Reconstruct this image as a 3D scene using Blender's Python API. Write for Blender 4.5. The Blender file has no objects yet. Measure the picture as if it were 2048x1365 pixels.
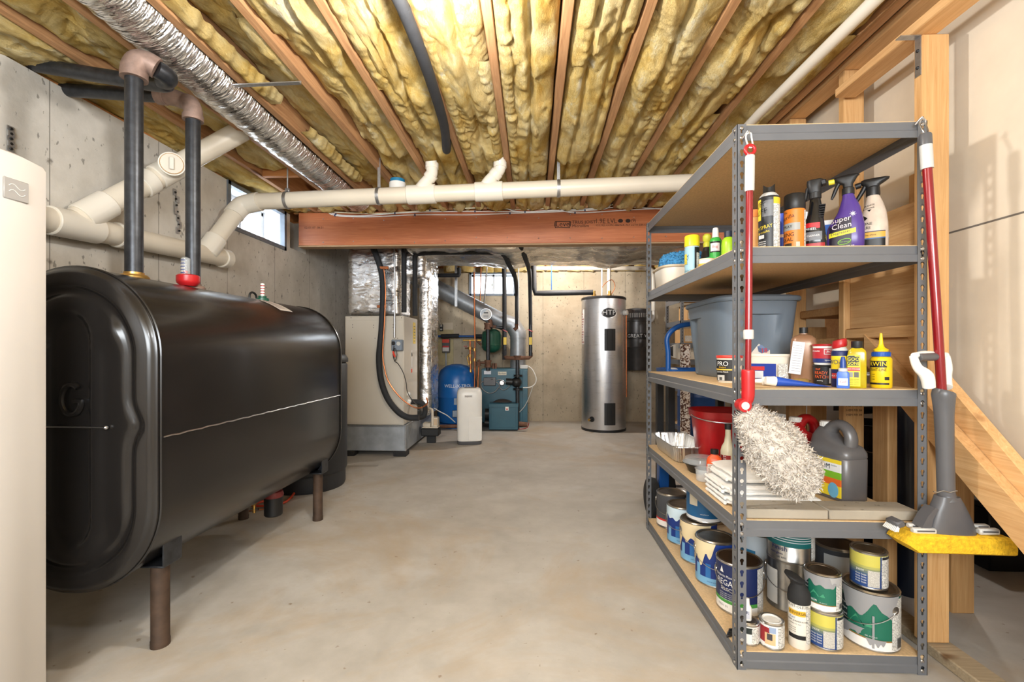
import bpy, bmesh, math, random
from mathutils import Vector, Matrix, noise as mnoise
random.seed(7)
SC = bpy.context.scene
COL = SC.collection
PI = math.pi
def R(d): return math.radians(d)

# ---------------------------------------------------------------- camera, world, lights, exposure
CAMZ, FPX, YAW, HOR = 1.07, 915.0, R(2.5), 700.0
cam = bpy.data.cameras.new('camera'); camo = bpy.data.objects.new('camera', cam); COL.objects.link(camo)
camo.location = (0, 0, CAMZ); camo.rotation_euler = (R(90), 0, YAW)
cam.sensor_width = 36.0; cam.lens = FPX * 36.0 / 2048.0
cam.shift_y = (HOR - 682.5) / 2048.0
cam.clip_start = 0.02
SC.camera = camo
SC.view_settings.view_transform = 'Standard'; SC.view_settings.look = 'None'
SC.view_settings.exposure = 0.28; SC.view_settings.gamma = 1.0; SC.view_settings.use_curve_mapping = False
w = bpy.data.worlds.new('world'); SC.world = w; w.use_nodes = True
w.node_tree.nodes['Background'].inputs[0].default_value = (0.86, 0.93, 1.0, 1)
w.node_tree.nodes['Background'].inputs[1].default_value = 9.0
SC.cycles.max_bounces = 6; SC.cycles.diffuse_bounces = 4; SC.cycles.glossy_bounces = 3; SC.cycles.transmission_bounces = 6; SC.cycles.transparent_max_bounces = 8
SC.cycles.caustics_reflective = False; SC.cycles.caustics_refractive = False
SC.cycles.sample_clamp_indirect = 6.0

def lamp(name, loc, watts, size, col=(1, 1, 1), kind='POINT', rot=(0, 0, 0), sy=None):
    l = bpy.data.lights.new(name, kind); l.energy = watts; l.color = col
    if kind == 'AREA':
        l.shape = 'RECTANGLE'; l.size = size; l.size_y = sy or size
    else:
        l.shadow_soft_size = size
    o = bpy.data.objects.new(name, l); COL.objects.link(o); o.location = loc; o.rotation_euler = rot
    return o
lamp('bulb_middle', (-0.28, 1.42, 2.06), 44, 0.05, (1.0, 0.97, 0.93))
lamp('fill_back', (0.45, 5.9, 2.25), 66, 0.05, (1.0, 0.96, 0.90))  # added lamp to brighten the back area, out of view behind the duct
lamp('fill_stair', (2.6, 3.3, 2.2), 30, 0.05, (1.0, 0.97, 0.92))  # added lamp to light the space under the stair, hidden by the drywall
lamp('flash_lamp', (-0.38, 0.30, 1.62), 18, 0.06, (0.94, 0.97, 1.0))
lamp('fill_behind', (-0.2, -1.7, 1.7), 128, 1.8, (0.90, 0.955, 1.0), 'AREA', (R(86), 0, 0), 0.9)  # added area fill behind the camera, general brightening, not a fixture

# ---------------------------------------------------------------- helpers
SN, CS = math.sin(YAW), math.cos(YAW)
def ray(px, py):
    u = px - 1024.0
    return Vector((-SN * FPX + CS * u, CS * FPX + SN * u, HOR - py))
def P(px, py, X=None, Y=None, Z=None):
    """a point of the real place seen at that pixel, on the plane X=, Y= or Z="""
    r = ray(px, py)
    if X is not None: t = X / r.x
    elif Y is not None: t = Y / r.y
    else: t = (Z - CAMZ) / r.z
    return Vector((r.x * t, r.y * t, CAMZ + r.z * t))

class MB:
    def __init__(s): s.v = []; s.f = []; s.m = []; s.mats = []
    def mi(s, m):
        if m not in s.mats: s.mats.append(m)
        return s.mats.index(m)
    def add(s, vs, fs, m):
        o = len(s.v); k = s.mi(m)
        s.v.extend([tuple(v) for v in vs])
        for f in fs: s.f.append(tuple(i + o for i in f)); s.m.append(k)
        return s
    def box(s, x0, x1, y0, y1, z0, z1, m, bev=0.0):
        return s.obox(((x0 + x1) / 2, (y0 + y1) / 2, (z0 + z1) / 2), (abs(x1 - x0), abs(y1 - y0), abs(z1 - z0)), m, None, bev)
    def obox(s, c, sz, m, rot=None, bev=0.0):
        h = [q / 2 for q in sz]; c = Vector(c)
        M = rot.to_matrix() if hasattr(rot, 'to_matrix') else rot
        if M is None: M = Matrix.Identity(3)
        bev = min(bev, min(h) * 0.95)
        if bev <= 0:
            vs = [c + M @ Vector((sx * h[0], sy * h[1], sz_ * h[2])) for sx in (-1, 1) for sy in (-1, 1) for sz_ in (-1, 1)]
            fs = [(0, 1, 3, 2), (4, 6, 7, 5), (0, 4, 5, 1), (2, 3, 7, 6), (0, 2, 6, 4), (1, 5, 7, 3)]
            return s.add(vs, fs, m)
        vs = []; idx = {}
        for sx in (-1, 1):
            for sy in (-1, 1):
                for sz_ in (-1, 1):
                    sg = (sx, sy, sz_)
                    for a in range(3):
                        p = Vector([sg[k] * (h[k] if k == a else h[k] - bev) for k in range(3)])
                        idx[(sg, a)] = len(vs); vs.append(c + M @ p)
        fs = []
        for a in range(3):
            b, d = (a + 1) % 3, (a + 2) % 3
            for sa in (-1, 1):
                q = []
                for sb, sd in ((-1, -1), (1, -1), (1, 1), (-1, 1)):
                    g = [0, 0, 0]; g[a] = sa; g[b] = sb; g[d] = sd; q.append(idx[(tuple(g), a)])
                fs.append(q)
            for sa in (-1, 1):
                for sb in (-1, 1):
                    q = []
                    for (sd, ax) in ((-1, a), (1, a), (1, b), (-1, b)):
                        g = [0, 0, 0]; g[a] = sa; g[b] = sb; g[d] = sd; q.append(idx[(tuple(g), ax)])
                    fs.append(q)
        for sx in (-1, 1):
            for sy in (-1, 1):
                for sz_ in (-1, 1):
                    fs.append([idx[((sx, sy, sz_), a)] for a in range(3)])
        return s.add(vs, fs, m)
    def loft(s, secs, m, caps=(True, True), close=True):
        n = len(secs[0]); vs = [p for q in secs for p in q]; fs = []
        for i in range(len(secs) - 1):
            for j in range(n if close else n - 1):
                k = (j + 1) % n
                fs.append((i * n + j, i * n + k, (i + 1) * n + k, (i + 1) * n + j))
        if caps[0]: fs.append(tuple(range(n - 1, -1, -1)))
        if caps[1]: fs.append(tuple((len(secs) - 1) * n + j for j in range(n)))
        return s.add(vs, fs, m)
    def tube(s, pts, r, m, n=10, caps=True, sm=0, closed=False):
        pts = [Vector(p) for p in pts]
        if sm: pts = smooth_path(pts, sm, closed)
        N = len(pts)
        rs = list(r) if isinstance(r, (list, tuple)) else [r] * N
        if len(rs) != N:
            q = []
            for i in range(N):
                t = i / (N - 1) * (len(rs) - 1); k = min(int(t), len(rs) - 2); q.append(rs[k] + (rs[k + 1] - rs[k]) * (t - k))
            rs = q
        secs = []; nrm = None
        for i in range(N):
            if closed: t = pts[(i + 1) % N] - pts[i - 1]
            else: t = pts[min(i + 1, N - 1)] - pts[max(i - 1, 0)]
            if t.length < 1e-9: t = Vector((0, 0, 1))
            t.normalize()
            if nrm is None:
                nrm = t.cross(Vector((0, 0, 1)))
                if nrm.length < 1e-3: nrm = t.cross(Vector((0, 1, 0)))
            nrm = (nrm - t * nrm.dot(t)); nrm.normalize(); b = t.cross(nrm)
            secs.append([pts[i] + (nrm * math.cos(2 * PI * j / n) + b * math.sin(2 * PI * j / n)) * rs[i] for j in range(n)])
        if closed:
            secs.append(secs[0]); caps = False
        return s.loft(secs, m, (caps, caps))
    def cyl(s, p0, p1, r0, m, n=20, r1=None, caps=True):
        return s.tube([p0, p1], [r0, r0 if r1 is None else r1], m, n, caps)
    def lathe(s, prof, m, n=28, o=(0, 0, 0), sx=1.0, sy=1.0, a0=0.0, a1=2 * PI):
        full = abs(a1 - a0 - 2 * PI) < 1e-6; k = n if full else n + 1
        secs = [[(o[0] + r * sx * math.cos(a0 + (a1 - a0) * j / n), o[1] + r * sy * math.sin(a0 + (a1 - a0) * j / n), o[2] + z) for j in range(k)] for r, z in prof]
        return s.loft(secs, m, (full and prof[0][0] > 1e-4, full and prof[-1][0] > 1e-4), full)
    def patch(s, r, d0, d1, z0, z1, m, n=None, sx=1.0, sy=1.0, o=(0, 0, 0), r1=None):
        """a piece of a cylinder wall; degrees, 0 = front (-Y), positive to the right"""
        n = n or max(2, int(abs(d1 - d0) / 7)); a = []; b = []
        for j in range(n + 1):
            t = R(d0 + (d1 - d0) * j / n) - PI / 2
            a.append((o[0] + r * sx * math.cos(t), o[1] + r * sy * math.sin(t), o[2] + z0))
            q = r if r1 is None else r1
            b.append((o[0] + q * sx * math.cos(t), o[1] + q * sy * math.sin(t), o[2] + z1))
        return s.loft([a, b], m, (False, False), False)
    def grid(s, fn, nu, nv, m):
        vs = [fn(i / nu, j / nv) for i in range(nu + 1) for j in range(nv + 1)]
        fs = [(i * (nv + 1) + j, (i + 1) * (nv + 1) + j, (i + 1) * (nv + 1) + j + 1, i * (nv + 1) + j + 1) for i in range(nu) for j in range(nv)]
        return s.add(vs, fs, m)
    def prism(s, out, d, m, fn):
        """extrude a 2D outline by d; fn(u, v, w) maps to 3D"""
        n = len(out)
        a = [fn(u, v, 0) for u, v in out]; b = [fn(u, v, d) for u, v in out]
        return s.loft([a, b], m)
    def text(s, st, size, m, fn, align='CENTER'):
        vs, fs = text_mesh(st, align)
        return s.add([fn(x * size, y * size) for x, y in vs], fs, m)
    def sphere(s, c, r, m, n=12, k=8, sz=1.0):
        return s.lathe([(max(1e-5, r * math.sin(PI * i / k)), -r * sz * math.cos(PI * i / k)) for i in range(k + 1)], m, n, c)

_tc = {}
def text_mesh(st, align):
    if (st, align) in _tc: return _tc[(st, align)]
    cu = bpy.data.curves.new('t', 'FONT'); cu.body = st; cu.size = 1.0; cu.align_x = align; cu.align_y = 'CENTER'; cu.resolution_u = 2; cu.fill_mode = 'FRONT'
    o = bpy.data.objects.new('t', cu); COL.objects.link(o)
    dg = bpy.context.evaluated_depsgraph_get(); me = bpy.data.meshes.new_from_object(o.evaluated_get(dg))
    r = ([(v.co.x, v.co.y) for v in me.vertices], [tuple(p.vertices) for p in me.polygons])
    bpy.data.objects.remove(o); bpy.data.meshes.remove(me); bpy.data.curves.remove(cu)
    _tc[(st, align)] = r
    return r

def smooth_path(p, k, closed=False):
    q = []; n = len(p)
    for i in range(n if closed else n - 1):
        a, b, c, d = (p[i - 1] if closed else p[max(i - 1, 0)]), p[i], p[(i + 1) % n], (p[(i + 2) % n] if closed else p[min(i + 2, n - 1)])
        for j in range(k):
            t = j / k
            q.append(0.5 * ((2 * b) + (c - a) * t + (2 * a - 5 * b + 4 * c - d) * t * t + (3 * b - a - 3 * c + d) * t ** 3))
    if not closed: q.append(p[-1])
    return q

def sec(cx, cy, z, a, b, p=2.0, n=28):
    out = []
    for j in range(n):
        t = 2 * PI * j / n; c, s_ = math.cos(t), math.sin(t)
        out.append((cx + a * math.copysign(abs(c) ** (2 / p), c), cy + b * math.copysign(abs(s_) ** (2 / p), s_), z))
    return out

def mesh_of(name, mb, off=(0, 0, 0), ang=38):
    me = bpy.data.meshes.new(name)
    vs = mb.v if not any(off) else [(v[0] - off[0], v[1] - off[1], v[2] - off[2]) for v in mb.v]
    me.from_pydata(vs, [], mb.f)
    for m in mb.mats: me.materials.append(m)
    me.polygons.foreach_set('material_index', mb.m)
    if len(mb.f) < 60000:
        bm = bmesh.new(); bm.from_mesh(me); bmesh.ops.recalc_face_normals(bm, faces=bm.faces); bm.to_mesh(me); bm.free()
    me.polygons.foreach_set('use_smooth', [True] * len(me.polygons))
    me.set_sharp_from_angle(angle=R(ang))
    return me
def _base(mb):
    xs = [v[0] for v in mb.v]; ys = [v[1] for v in mb.v]; zs = [v[2] for v in mb.v]
    return ((min(xs) + max(xs)) / 2, (min(ys) + max(ys)) / 2, min(zs))

def tag(o, label=None, cat=None, group=None, kind=None):
    if label: o['label'] = label
    if cat: o['category'] = cat
    if group: o['group'] = group
    if kind: o['kind'] = kind
    return o
def solo(name, mb, label, cat, group=None, kind=None, ang=38):
    b = _base(mb); o = bpy.data.objects.new(name, mesh_of(name, mb, b, ang)); o.location = b; COL.objects.link(o)
    return tag(o, label, cat, group, kind)
def thing(name, label, cat, loc, rz=0.0, group=None, face=False):
    """an Empty at the thing's base; face=True turns its front (-Y) to where we stand"""
    o = bpy.data.objects.new(name, None); o.empty_display_size = 0.05; COL.objects.link(o)
    o.location = loc
    if face: rz += math.atan2(-loc[1], -loc[0]) + PI / 2
    o.rotation_euler = (0, 0, rz)
    return tag(o, label, cat, group)
def part(name, mb, parent, world=False, label=None, kind=None, ang=38):
    off = (0, 0, 0)
    if world:
        off = parent.location; q = parent
        while q.parent: q = q.parent; off = Vector(off) + q.location
    o = bpy.data.objects.new(name, mesh_of(name, mb, off, ang)); COL.objects.link(o); o.parent = parent
    return tag(o, label, None, None, kind)
def struct(name, mb, parent=None, ang=38):
    o = bpy.data.objects.new(name, mesh_of(name, mb, (0, 0, 0), ang)); COL.objects.link(o)
    if parent: o.parent = parent
    else: o['kind'] = 'structure'
    return o
def fbm(x, y, z=0.0, o=3): return mnoise.fractal(Vector((x, y, z)), 1.0, 2.0, o)

# ---------------------------------------------------------------- materials
def lin(r, g, b):
    f = lambda c: (c / 255 / 12.92) if c <= 10.3 else ((c / 255 + 0.055) / 1.055) ** 2.4
    return (f(r), f(g), f(b), 1)
class NT:
    def __init__(s, name):
        s.mat = bpy.data.materials.new(name); s.mat.use_nodes = True; s.t = s.mat.node_tree; s.b = s.t.nodes['Principled BSDF']
        s.tc = s.t.nodes.new('ShaderNodeTexCoord')
    def n(s, ty, **k):
        x = s.t.nodes.new(ty)
        for a, v in k.items(): setattr(x, a, v)
        return x
    def l(s, a, b): s.t.links.new(a, b)
    def co(s, scale=(1, 1, 1), loc=(0, 0, 0), rot=(0, 0, 0)):
        m = s.n('ShaderNodeMapping'); s.l(s.tc.outputs['Object'], m.inputs[0])
        m.inputs['Scale'].default_value = scale; m.inputs['Location'].default_value = loc; m.inputs['Rotation'].default_value = rot
        return m.outputs[0]
    def noise(s, vec, scale=5, detail=4, rough=0.55, dist=0.0):
        x = s.n('ShaderNodeTexNoise'); s.l(vec, x.inputs['Vector'])
        x.inputs['Scale'].default_value = scale; x.inputs['Detail'].default_value = detail; x.inputs['Roughness'].default_value = rough; x.inputs['Distortion'].default_value = dist
        return x.outputs['Fac']
    def voro(s, vec, scale=5, feature='F1', out='Distance'):
        x = s.n('ShaderNodeTexVoronoi'); x.feature = feature; s.l(vec, x.inputs['Vector']); x.inputs['Scale'].default_value = scale
        return x.outputs[out]
    def ramp(s, fac, stops):
        x = s.n('ShaderNodeValToRGB'); s.l(fac, x.inputs[0]); e = x.color_ramp.elements
        while len(e) < len(stops): e.new(0.5)
        for i, (p, c) in enumerate(stops):
            e[i].position = p; e[i].color = c if len(c) == 4 else (*c, 1)
        return x.outputs[0]
    def mix(s, fac, a, b, mode='MIX'):
        x = s.n('ShaderNodeMix'); x.data_type = 'RGBA'; x.blend_type = mode
        for i, v in ((0, fac), (6, a), (7, b)):
            if isinstance(v, (int, float)): x.inputs[i].default_value = v
            elif isinstance(v, tuple): x.inputs[i].default_value = v
            else: s.l(v, x.inputs[i])
        return x.outputs[2]
    def math(s, op, a, b=0.0, c=0.0):
        x = s.n('ShaderNodeMath'); x.operation = op
        for i, v in enumerate((a, b, c)):
            if isinstance(v, (int, float)): x.inputs[i].default_value = v
            else: s.l(v, x.inputs[i])
        return x.outputs[0]
    def sep(s, vec):
        x = s.n('ShaderNodeSeparateXYZ'); s.l(vec, x.inputs[0]); return x.outputs
    def set(s, k, v):
        if isinstance(v, (int, float, tuple)): s.b.inputs[k].default_value = v
        else: s.l(v, s.b.inputs[k])
    def bump(s, h, strength=0.3, dist=0.01, prev=None):
        x = s.n('ShaderNodeBump'); s.l(h, x.inputs['Height']); x.inputs['Strength'].default_value = strength; x.inputs['Distance'].default_value = dist
        if prev is not None: s.l(prev, x.inputs['Normal'])
        s.l(x.outputs[0], s.b.inputs['Normal']); return x.outputs[0]
def simple(name, col, rough=0.5, metal=0.0, var=0.12, vs=18, bump=0.0, bs=60, bd=0.002, alpha=None, trans=0.0, ior=1.45, coat=0.0):
    t = NT(name)
    if len(col) == 3: col = lin(*col)
    if var:
        d = tuple(c * (1 - var) for c in col[:3]) + (1,); e = tuple(min(1, c * (1 + var * 0.6)) for c in col[:3]) + (1,)
        t.set('Base Color', t.ramp(t.noise(t.co(), vs, 4), [(0.3, d), (0.7, e)]))
    else: t.set('Base Color', col)
    t.set('Roughness', rough); t.set('Metallic', metal)
    if bump: t.bump(t.noise(t.co(), bs, 3), bump, bd)
    if trans: t.set('Transmission Weight', trans); t.set('IOR', ior)
    if alpha: t.set('Alpha', alpha)
    if coat: t.set('Coat Weight', coat); t.set('Coat Roughness', 0.1)
    return t.mat
_flat = {}
def F(r, g, b, rough=0.45, metal=0.0):
    k = (r, g, b, rough, metal)
    if k not in _flat: _flat[k] = simple('print_%d_%d_%d' % (r, g, b), (r, g, b), rough, metal, var=0.0)
    return _flat[k]

def wood(name, c1, c2, axis='Y', knots=True, rough=0.65, fine=1.0):
    t = NT(name); sc = {'X': (1.2, 26, 26), 'Y': (26, 1.2, 26), 'Z': (26, 26, 1.2)}[axis]
    sk = {'X': (2.2, 9, 9), 'Y': (9, 2.2, 9), 'Z': (9, 9, 2.2)}[axis]
    info = t.n('ShaderNodeObjectInfo')
    off = t.n('ShaderNodeVectorMath'); off.operation = 'ADD'; t.l(t.tc.outputs['Object'], off.inputs[0])
    rnd = t.math('MULTIPLY', info.outputs['Random'], 37.0); cb = t.n('ShaderNodeCombineXYZ')
    for i in range(3): t.l(rnd, cb.inputs[i])
    t.l(cb.outputs[0], off.inputs[1])
    def mp(s):
        m = t.n('ShaderNodeMapping'); t.l(off.outputs[0], m.inputs[0]); m.inputs['Scale'].default_value = s; return m.outputs[0]
    g = t.noise(mp(sc), 2.2 * fine, 5, 0.6, 1.6)
    col = t.ramp(g, [(0.25, c1), (0.52, tuple((a + b) / 2 for a, b in zip(c1, c2))), (0.75, c2)])
    big = t.noise(mp((1, 1, 1)), 1.7, 2)
    col = t.mix(0.35, col, t.ramp(big, [(0.3, (0.62, 0.58, 0.55, 1)), (0.7, (1.15, 1.15, 1.15, 1))]), 'MULTIPLY')
    if knots:
        v = t.voro(mp(sk), 0.55)
        k = t.ramp(v, [(0.0, (0.16, 0.08, 0.04, 1)), (0.07, (0.35, 0.2, 0.1, 1)), (0.12, (1, 1, 1, 1))])
        col = t.mix(0.85, col, k, 'MULTIPLY')
    tint = t.ramp(info.outputs['Random'], [(0, (0.86, 0.84, 0.82, 1)), (1, (1.08, 1.06, 1.04, 1))])
    col = t.mix(1.0, col, tint, 'MULTIPLY')
    t.set('Base Color', col); t.set('Roughness', rough); t.bump(g, 0.25, 0.003)
    return t.mat

def concrete(name, base, dark, axis=None, floor=False):
    t = NT(name); co = t.co()
    n1 = t.noise(co, 1.1, 5, 0.6); n2 = t.noise(co, 6, 6, 0.65); n3 = t.noise(co, 45, 4, 0.6)
    col = t.ramp(n1, [(0.32, dark), (0.62, base)])
    col = t.mix(0.45, col, t.ramp(n2, [(0.3, (0.66, 0.64, 0.6, 1)), (0.7, (1.12, 1.12, 1.12, 1))]), 'MULTIPLY')
    if floor:
        st = t.noise(t.co((1, 1, 1), (3, 1, 0)), 0.85, 6, 0.7, 1.2)
        col = t.mix(t.ramp(st, [(0.5, (0, 0, 0, 1)), (0.66, (0.75, 0.75, 0.75, 1))]), col, lin(176, 158, 134))
        st2 = t.noise(t.co((1, 1, 1), (9, 4, 2)), 1.3, 5, 0.6, 0.8)
        col = t.mix(t.ramp(st2, [(0.56, (0, 0, 0, 1)), (0.7, (0.6, 0.6, 0.6, 1))]), col, lin(196, 194, 190))
        sp = t.noise(t.co(), 28, 2, 0.5); col = t.mix(t.ramp(sp, [(0.71, (0, 0, 0, 1)), (0.76, (0.6, 0.6, 0.6, 1))]), col, lin(120, 95, 66))
        t.set('Roughness', t.ramp(n2, [(0.2, (0.5, 0.5, 0.5, 1)), (0.8, (0.75, 0.75, 0.75, 1))]))
        t.bump(t.math('ADD', n3, t.math('MULTIPLY', n2, 1.5)), 0.12, 0.004)
    else:
        pit = t.noise(t.co({'X': (1, 1, 0.55), 'Y': (1, 1, 0.55)}[axis]), 42, 3, 0.5)
        pm = t.ramp(pit, [(0.655, (0, 0, 0, 1)), (0.70, (0.6, 0.6, 0.6, 1))])
        col = t.mix(pm, col, lin(84, 80, 74))
        a = t.sep(co)[0 if axis == 'X' else 1]; z = t.sep(co)[2]
        fr = t.math('FRACT', t.math('ADD', t.math('DIVIDE', a, 0.61), 10.23))
        ln = t.math('LESS_THAN', t.math('ABSOLUTE', t.math('SUBTRACT', fr, 0.5)), 0.0045)
        zf = t.math('FRACT', t.math('ADD', t.math('DIVIDE', z, 0.46), 0.3))
        # stained form-tie marks on the joints
        da = t.math('MULTIPLY', t.math('SUBTRACT', fr, 0.5), 0.61); dz = t.math('MULTIPLY', t.math('SUBTRACT', zf, 0.5), 0.46)
        rr = t.math('SQRT', t.math('ADD', t.math('MULTIPLY', da, da), t.math('MULTIPLY', dz, dz)))
        rr = t.math('ADD', rr, t.math('MULTIPLY', t.math('SUBTRACT', n3, 0.5), 0.04))
        tie = t.ramp(rr, [(0.002, (0.75, 0.75, 0.75, 1)), (0.018, (0, 0, 0, 1))])
        lo = t.ramp(z, [(0.0, (0.55, 0.55, 0.55, 1)), (0.3, (0, 0, 0, 1))])
        col = t.mix(t.math('MULTIPLY', lo, n2), col, lin(150, 130, 100))
        col = t.mix(tie, col, lin(70, 58, 46))
        col = t.mix(t.math('MULTIPLY', ln, 0.6), col, lin(92, 86, 76))
        t.set('Roughness', 0.85)
        h = t.math('SUBTRACT', t.math('MULTIPLY', n3, 0.6), t.math('ADD', pm, ln))
        t.bump(h, 0.35, 0.004)
    t.set('Base Color', col)
    return t.mat

def foil(name, scale=14, rough=0.22, stretch=(1, 1, 1), strength=0.9, tint=(0.80, 0.80, 0.80, 1)):
    t = NT(name); t.set('Base Color', tint); t.set('Metallic', 1.0)
    a = t.noise(t.co(stretch), scale, 4, 0.6, 1.0); b = t.voro(t.co(stretch), scale * 2.2)
    sc = t.n('ShaderNodeTexChecker'); t.l(t.co(), sc.inputs[0]); sc.inputs['Scale'].default_value = 180
    t.set('Roughness', t.ramp(a, [(0.3, (rough * 0.7,) * 3 + (1,)), (0.7, (rough * 1.7,) * 3 + (1,))]))
    t.bump(t.math('ADD', a, t.math('MULTIPLY', b, 0.5)), strength, 0.012)
    return t.mat

def fiberglass(name):
    t = NT(name); info = t.n('ShaderNodeObjectInfo')
    n1 = t.noise(t.co((1.4, 0.5, 1)), 9, 7, 0.7, 0.8); n2 = t.noise(t.co((4, 1.0, 4)), 30, 6, 0.72, 2.6); n3 = t.noise(t.co((1, 1, 1)), 2.6, 3, 0.5)
    n4 = t.noise(t.co((1, 1, 1)), 110, 5, 0.75, 1.5)
    col = t.ramp(n1, [(0.30, lin(220, 174, 88)), (0.44, lin(235, 200, 118)), (0.58, lin(242, 217, 150)), (0.69, lin(249, 241, 216))])
    col = t.mix(t.ramp(n3, [(0.44, (0, 0, 0, 1)), (0.72, (0.6, 0.6, 0.6, 1))]), col, lin(246, 232, 190))
    col = t.mix(0.45, col, t.ramp(n2, [(0.32, (0.74, 0.66, 0.50, 1)), (0.62, (1.06, 1.06, 1.06, 1))]), 'MULTIPLY')
    t.set('Base Color', col); t.set('Roughness', 1.0)
    t.set('Specular IOR Level', 0.0)
    p = t.bump(n2, 0.9, 0.012); t.bump(n4, 0.9, 0.005, p)
    return t.mat

def print_mat(name, paper, ink, sx=240, sy=90, amount=0.5, axis='cyl'):
    """fine printed lines of small text, too small to read"""
    t = NT(name); co = t.sep(t.co())
    row = t.math('FRACT', t.math('MULTIPLY', co[2], sy))
    rowid = t.math('FLOOR', t.math('MULTIPLY', co[2], sy))
    on = t.math('LESS_THAN', row, 0.5)
    v = t.n('ShaderNodeCombineXYZ'); t.l(t.math('MULTIPLY', co[0], sx), v.inputs[0]); t.l(t.math('MULTIPLY', co[1], sx), v.inputs[1]); t.l(t.math('MULTIPLY', rowid, 3.7), v.inputs[2])
    nz = t.n('ShaderNodeTexNoise'); t.l(v.outputs[0], nz.inputs['Vector']); nz.inputs['Scale'].default_value = 1.0; nz.inputs['Detail'].default_value = 1.0
    wd = t.math('GREATER_THAN', nz.outputs['Fac'], 1 - amount - 0.05)
    t.set('Base Color', t.mix(t.math('MULTIPLY', t.math('MULTIPLY', on, wd), 0.8), lin(*paper), lin(*ink))); t.set('Roughness', 0.5)
    return t.mat

M = {}
M['floor'] = concrete('floor_concrete', lin(192, 187, 179), lin(172, 166, 157), floor=True)
M['wall_y'] = concrete('wall_concrete_side', lin(216, 211, 202), lin(192, 185, 174), 'Y')
M['wall_x'] = concrete('wall_concrete_back', lin(206, 194, 172), lin(180, 164, 140), 'X')
M['joist'] = wood('joist_wood', lin(164, 118, 80), lin(208, 164, 118), 'Y')
M['block'] = wood('blocking_wood', lin(190, 120, 62), lin(226, 164, 100), 'X')
M['pine_z'] = wood('pine_upright', lin(192, 144, 88), lin(224, 182, 128), 'Z')
M['pine_y'] = wood('pine_along', lin(198, 150, 96), lin(228, 188, 136), 'Y')
M['pine_x'] = wood('pine_across', lin(190, 138, 82), lin(226, 180, 124), 'X')
M['lvl'] = wood('laminated_beam', lin(178, 98, 58), lin(210, 134, 88), 'X', knots=False, rough=0.42)
M['lvl_edge'] = wood('beam_edge', lin(170, 138, 104), lin(206, 174, 136), 'X', knots=False)
M['treated'] = wood('weathered_wood', lin(158, 142, 116), lin(200, 184, 156), 'X')
M['glasswool'] = fiberglass('fiberglass')
M['drywall'] = simple('drywall_back', (222, 210, 190), 0.9, 0, 0.05, 8, 0.1, 300, 0.001)
M['subfloor'] = simple('subfloor', (150, 118, 80), 0.8)
M['tankblack'] = simple('tank_paint', (27, 25, 24), 0.26, 0.0, 0.2, 3, 0.04, 6, 0.004, coat=0.12)
M['black'] = simple('black_plastic', (26, 26, 27), 0.45, 0, 0.1)
M['blackrub'] = simple('black_rubber', (34, 34, 35), 0.8, 0, 0.15, 30)
M['foam'] = simple('black_foam_insulation', (40, 41, 44), 0.75, 0, 0.2, 20, 0.15, 60)
M['ironpipe'] = simple('black_iron_pipe', (60, 62, 66), 0.38, 0.6, 0.35, 30, 0.1, 80)
M['rust'] = simple('rusty_iron', (118, 84, 66), 0.75, 0.2, 0.35, 25, 0.3, 60)
M['rustleg'] = simple('rusted_leg', (78, 60, 47), 0.7, 0.3, 0.45, 14, 0.3, 50)
M['fitting'] = simple('iron_fitting', (146, 122, 110), 0.55, 0.4, 0.25, 30)
M['copper'] = simple('copper', (190, 118, 78), 0.38, 0.9, 0.3, 12)
M['brass'] = simple('brass', (200, 160, 90), 0.35, 0.9, 0.2, 20)
M['steel'] = simple('bright_steel', (196, 196, 198), 0.28, 1.0, 0.08, 40)
M['galv'] = simple('galvanised_sheet', (172, 178, 184), 0.45, 0.55, 0.22, 9, 0.03, 40)
M['strap'] = simple('galvanised_strap', (190, 192, 195), 0.35, 0.9, 0.15, 60)
M['pvc'] = simple('pvc_pipe', (222, 212, 194), 0.33, 0, 0.05, 4)
M['pvcj'] = simple('pvc_fitting', (228, 221, 207), 0.3, 0, 0.03, 4)
M['white'] = simple('white_enamel', (204, 198, 191), 0.42, 0, 0.02, 5, 0.06, 260, 0.001)
M['whitep'] = simple('white_plastic', (238, 236, 230), 0.35, 0, 0.03, 10)
M['cabinet'] = simple('painted_cabinet', (208, 200, 186), 0.42, 0, 0.04, 3)
M['foil'] = foil('foil_wrap', 10, 0.24, (0.6, 0.6, 1.5), 0.5, (0.93, 0.93, 0.94, 1)); M['foilflex'] = foil('foil_flex_duct', 10, 0.16, (1, 5, 1), 1.0); M['foilduct'] = foil('foil_duct_wrap', 7, 0.25, (0.6, 2, 2), 0.8, (0.74, 0.70, 0.64, 1))
M['foilpan'] = foil('foil_pan', 22, 0.33, (1, 1, 0.25), 0.3, (0.72, 0.71, 0.69, 1))
M['boilerblue'] = simple('boiler_paint', (38, 90, 108), 0.4, 0, 0.12, 6)
M['tankblue'] = simple('well_tank_blue', (24, 104, 182), 0.33, 0, 0.08, 6)
M['green'] = simple('dark_green_paint', (26, 86, 66), 0.35, 0, 0.1, 8)
M['brushed'] = None
M['rack'] = simple('rack_grey', (104, 106, 110), 0.42, 0.0, 0.06, 10)
M['particle'] = simple('particle_board', (214, 182, 138), 0.8, 0, 0.14, 120, 0.1, 200, 0.001)
M['totegrey'] = simple('tote_grey', (104, 116, 128), 0.42, 0, 0.04, 6)
M['red'] = simple('red_plastic', (180, 30, 34), 0.35, 0, 0.06)
M['redpole'] = simple('red_enamel_pole', (134, 17, 26), 0.25, 0.1, 0.08, 8, coat=0.4)
M['redbucket'] = simple('red_bucket', (164, 22, 26), 0.3, 0, 0.08)
M['greypl'] = simple('grey_plastic', (88, 88, 91), 0.35, 0, 0.05)
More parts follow.
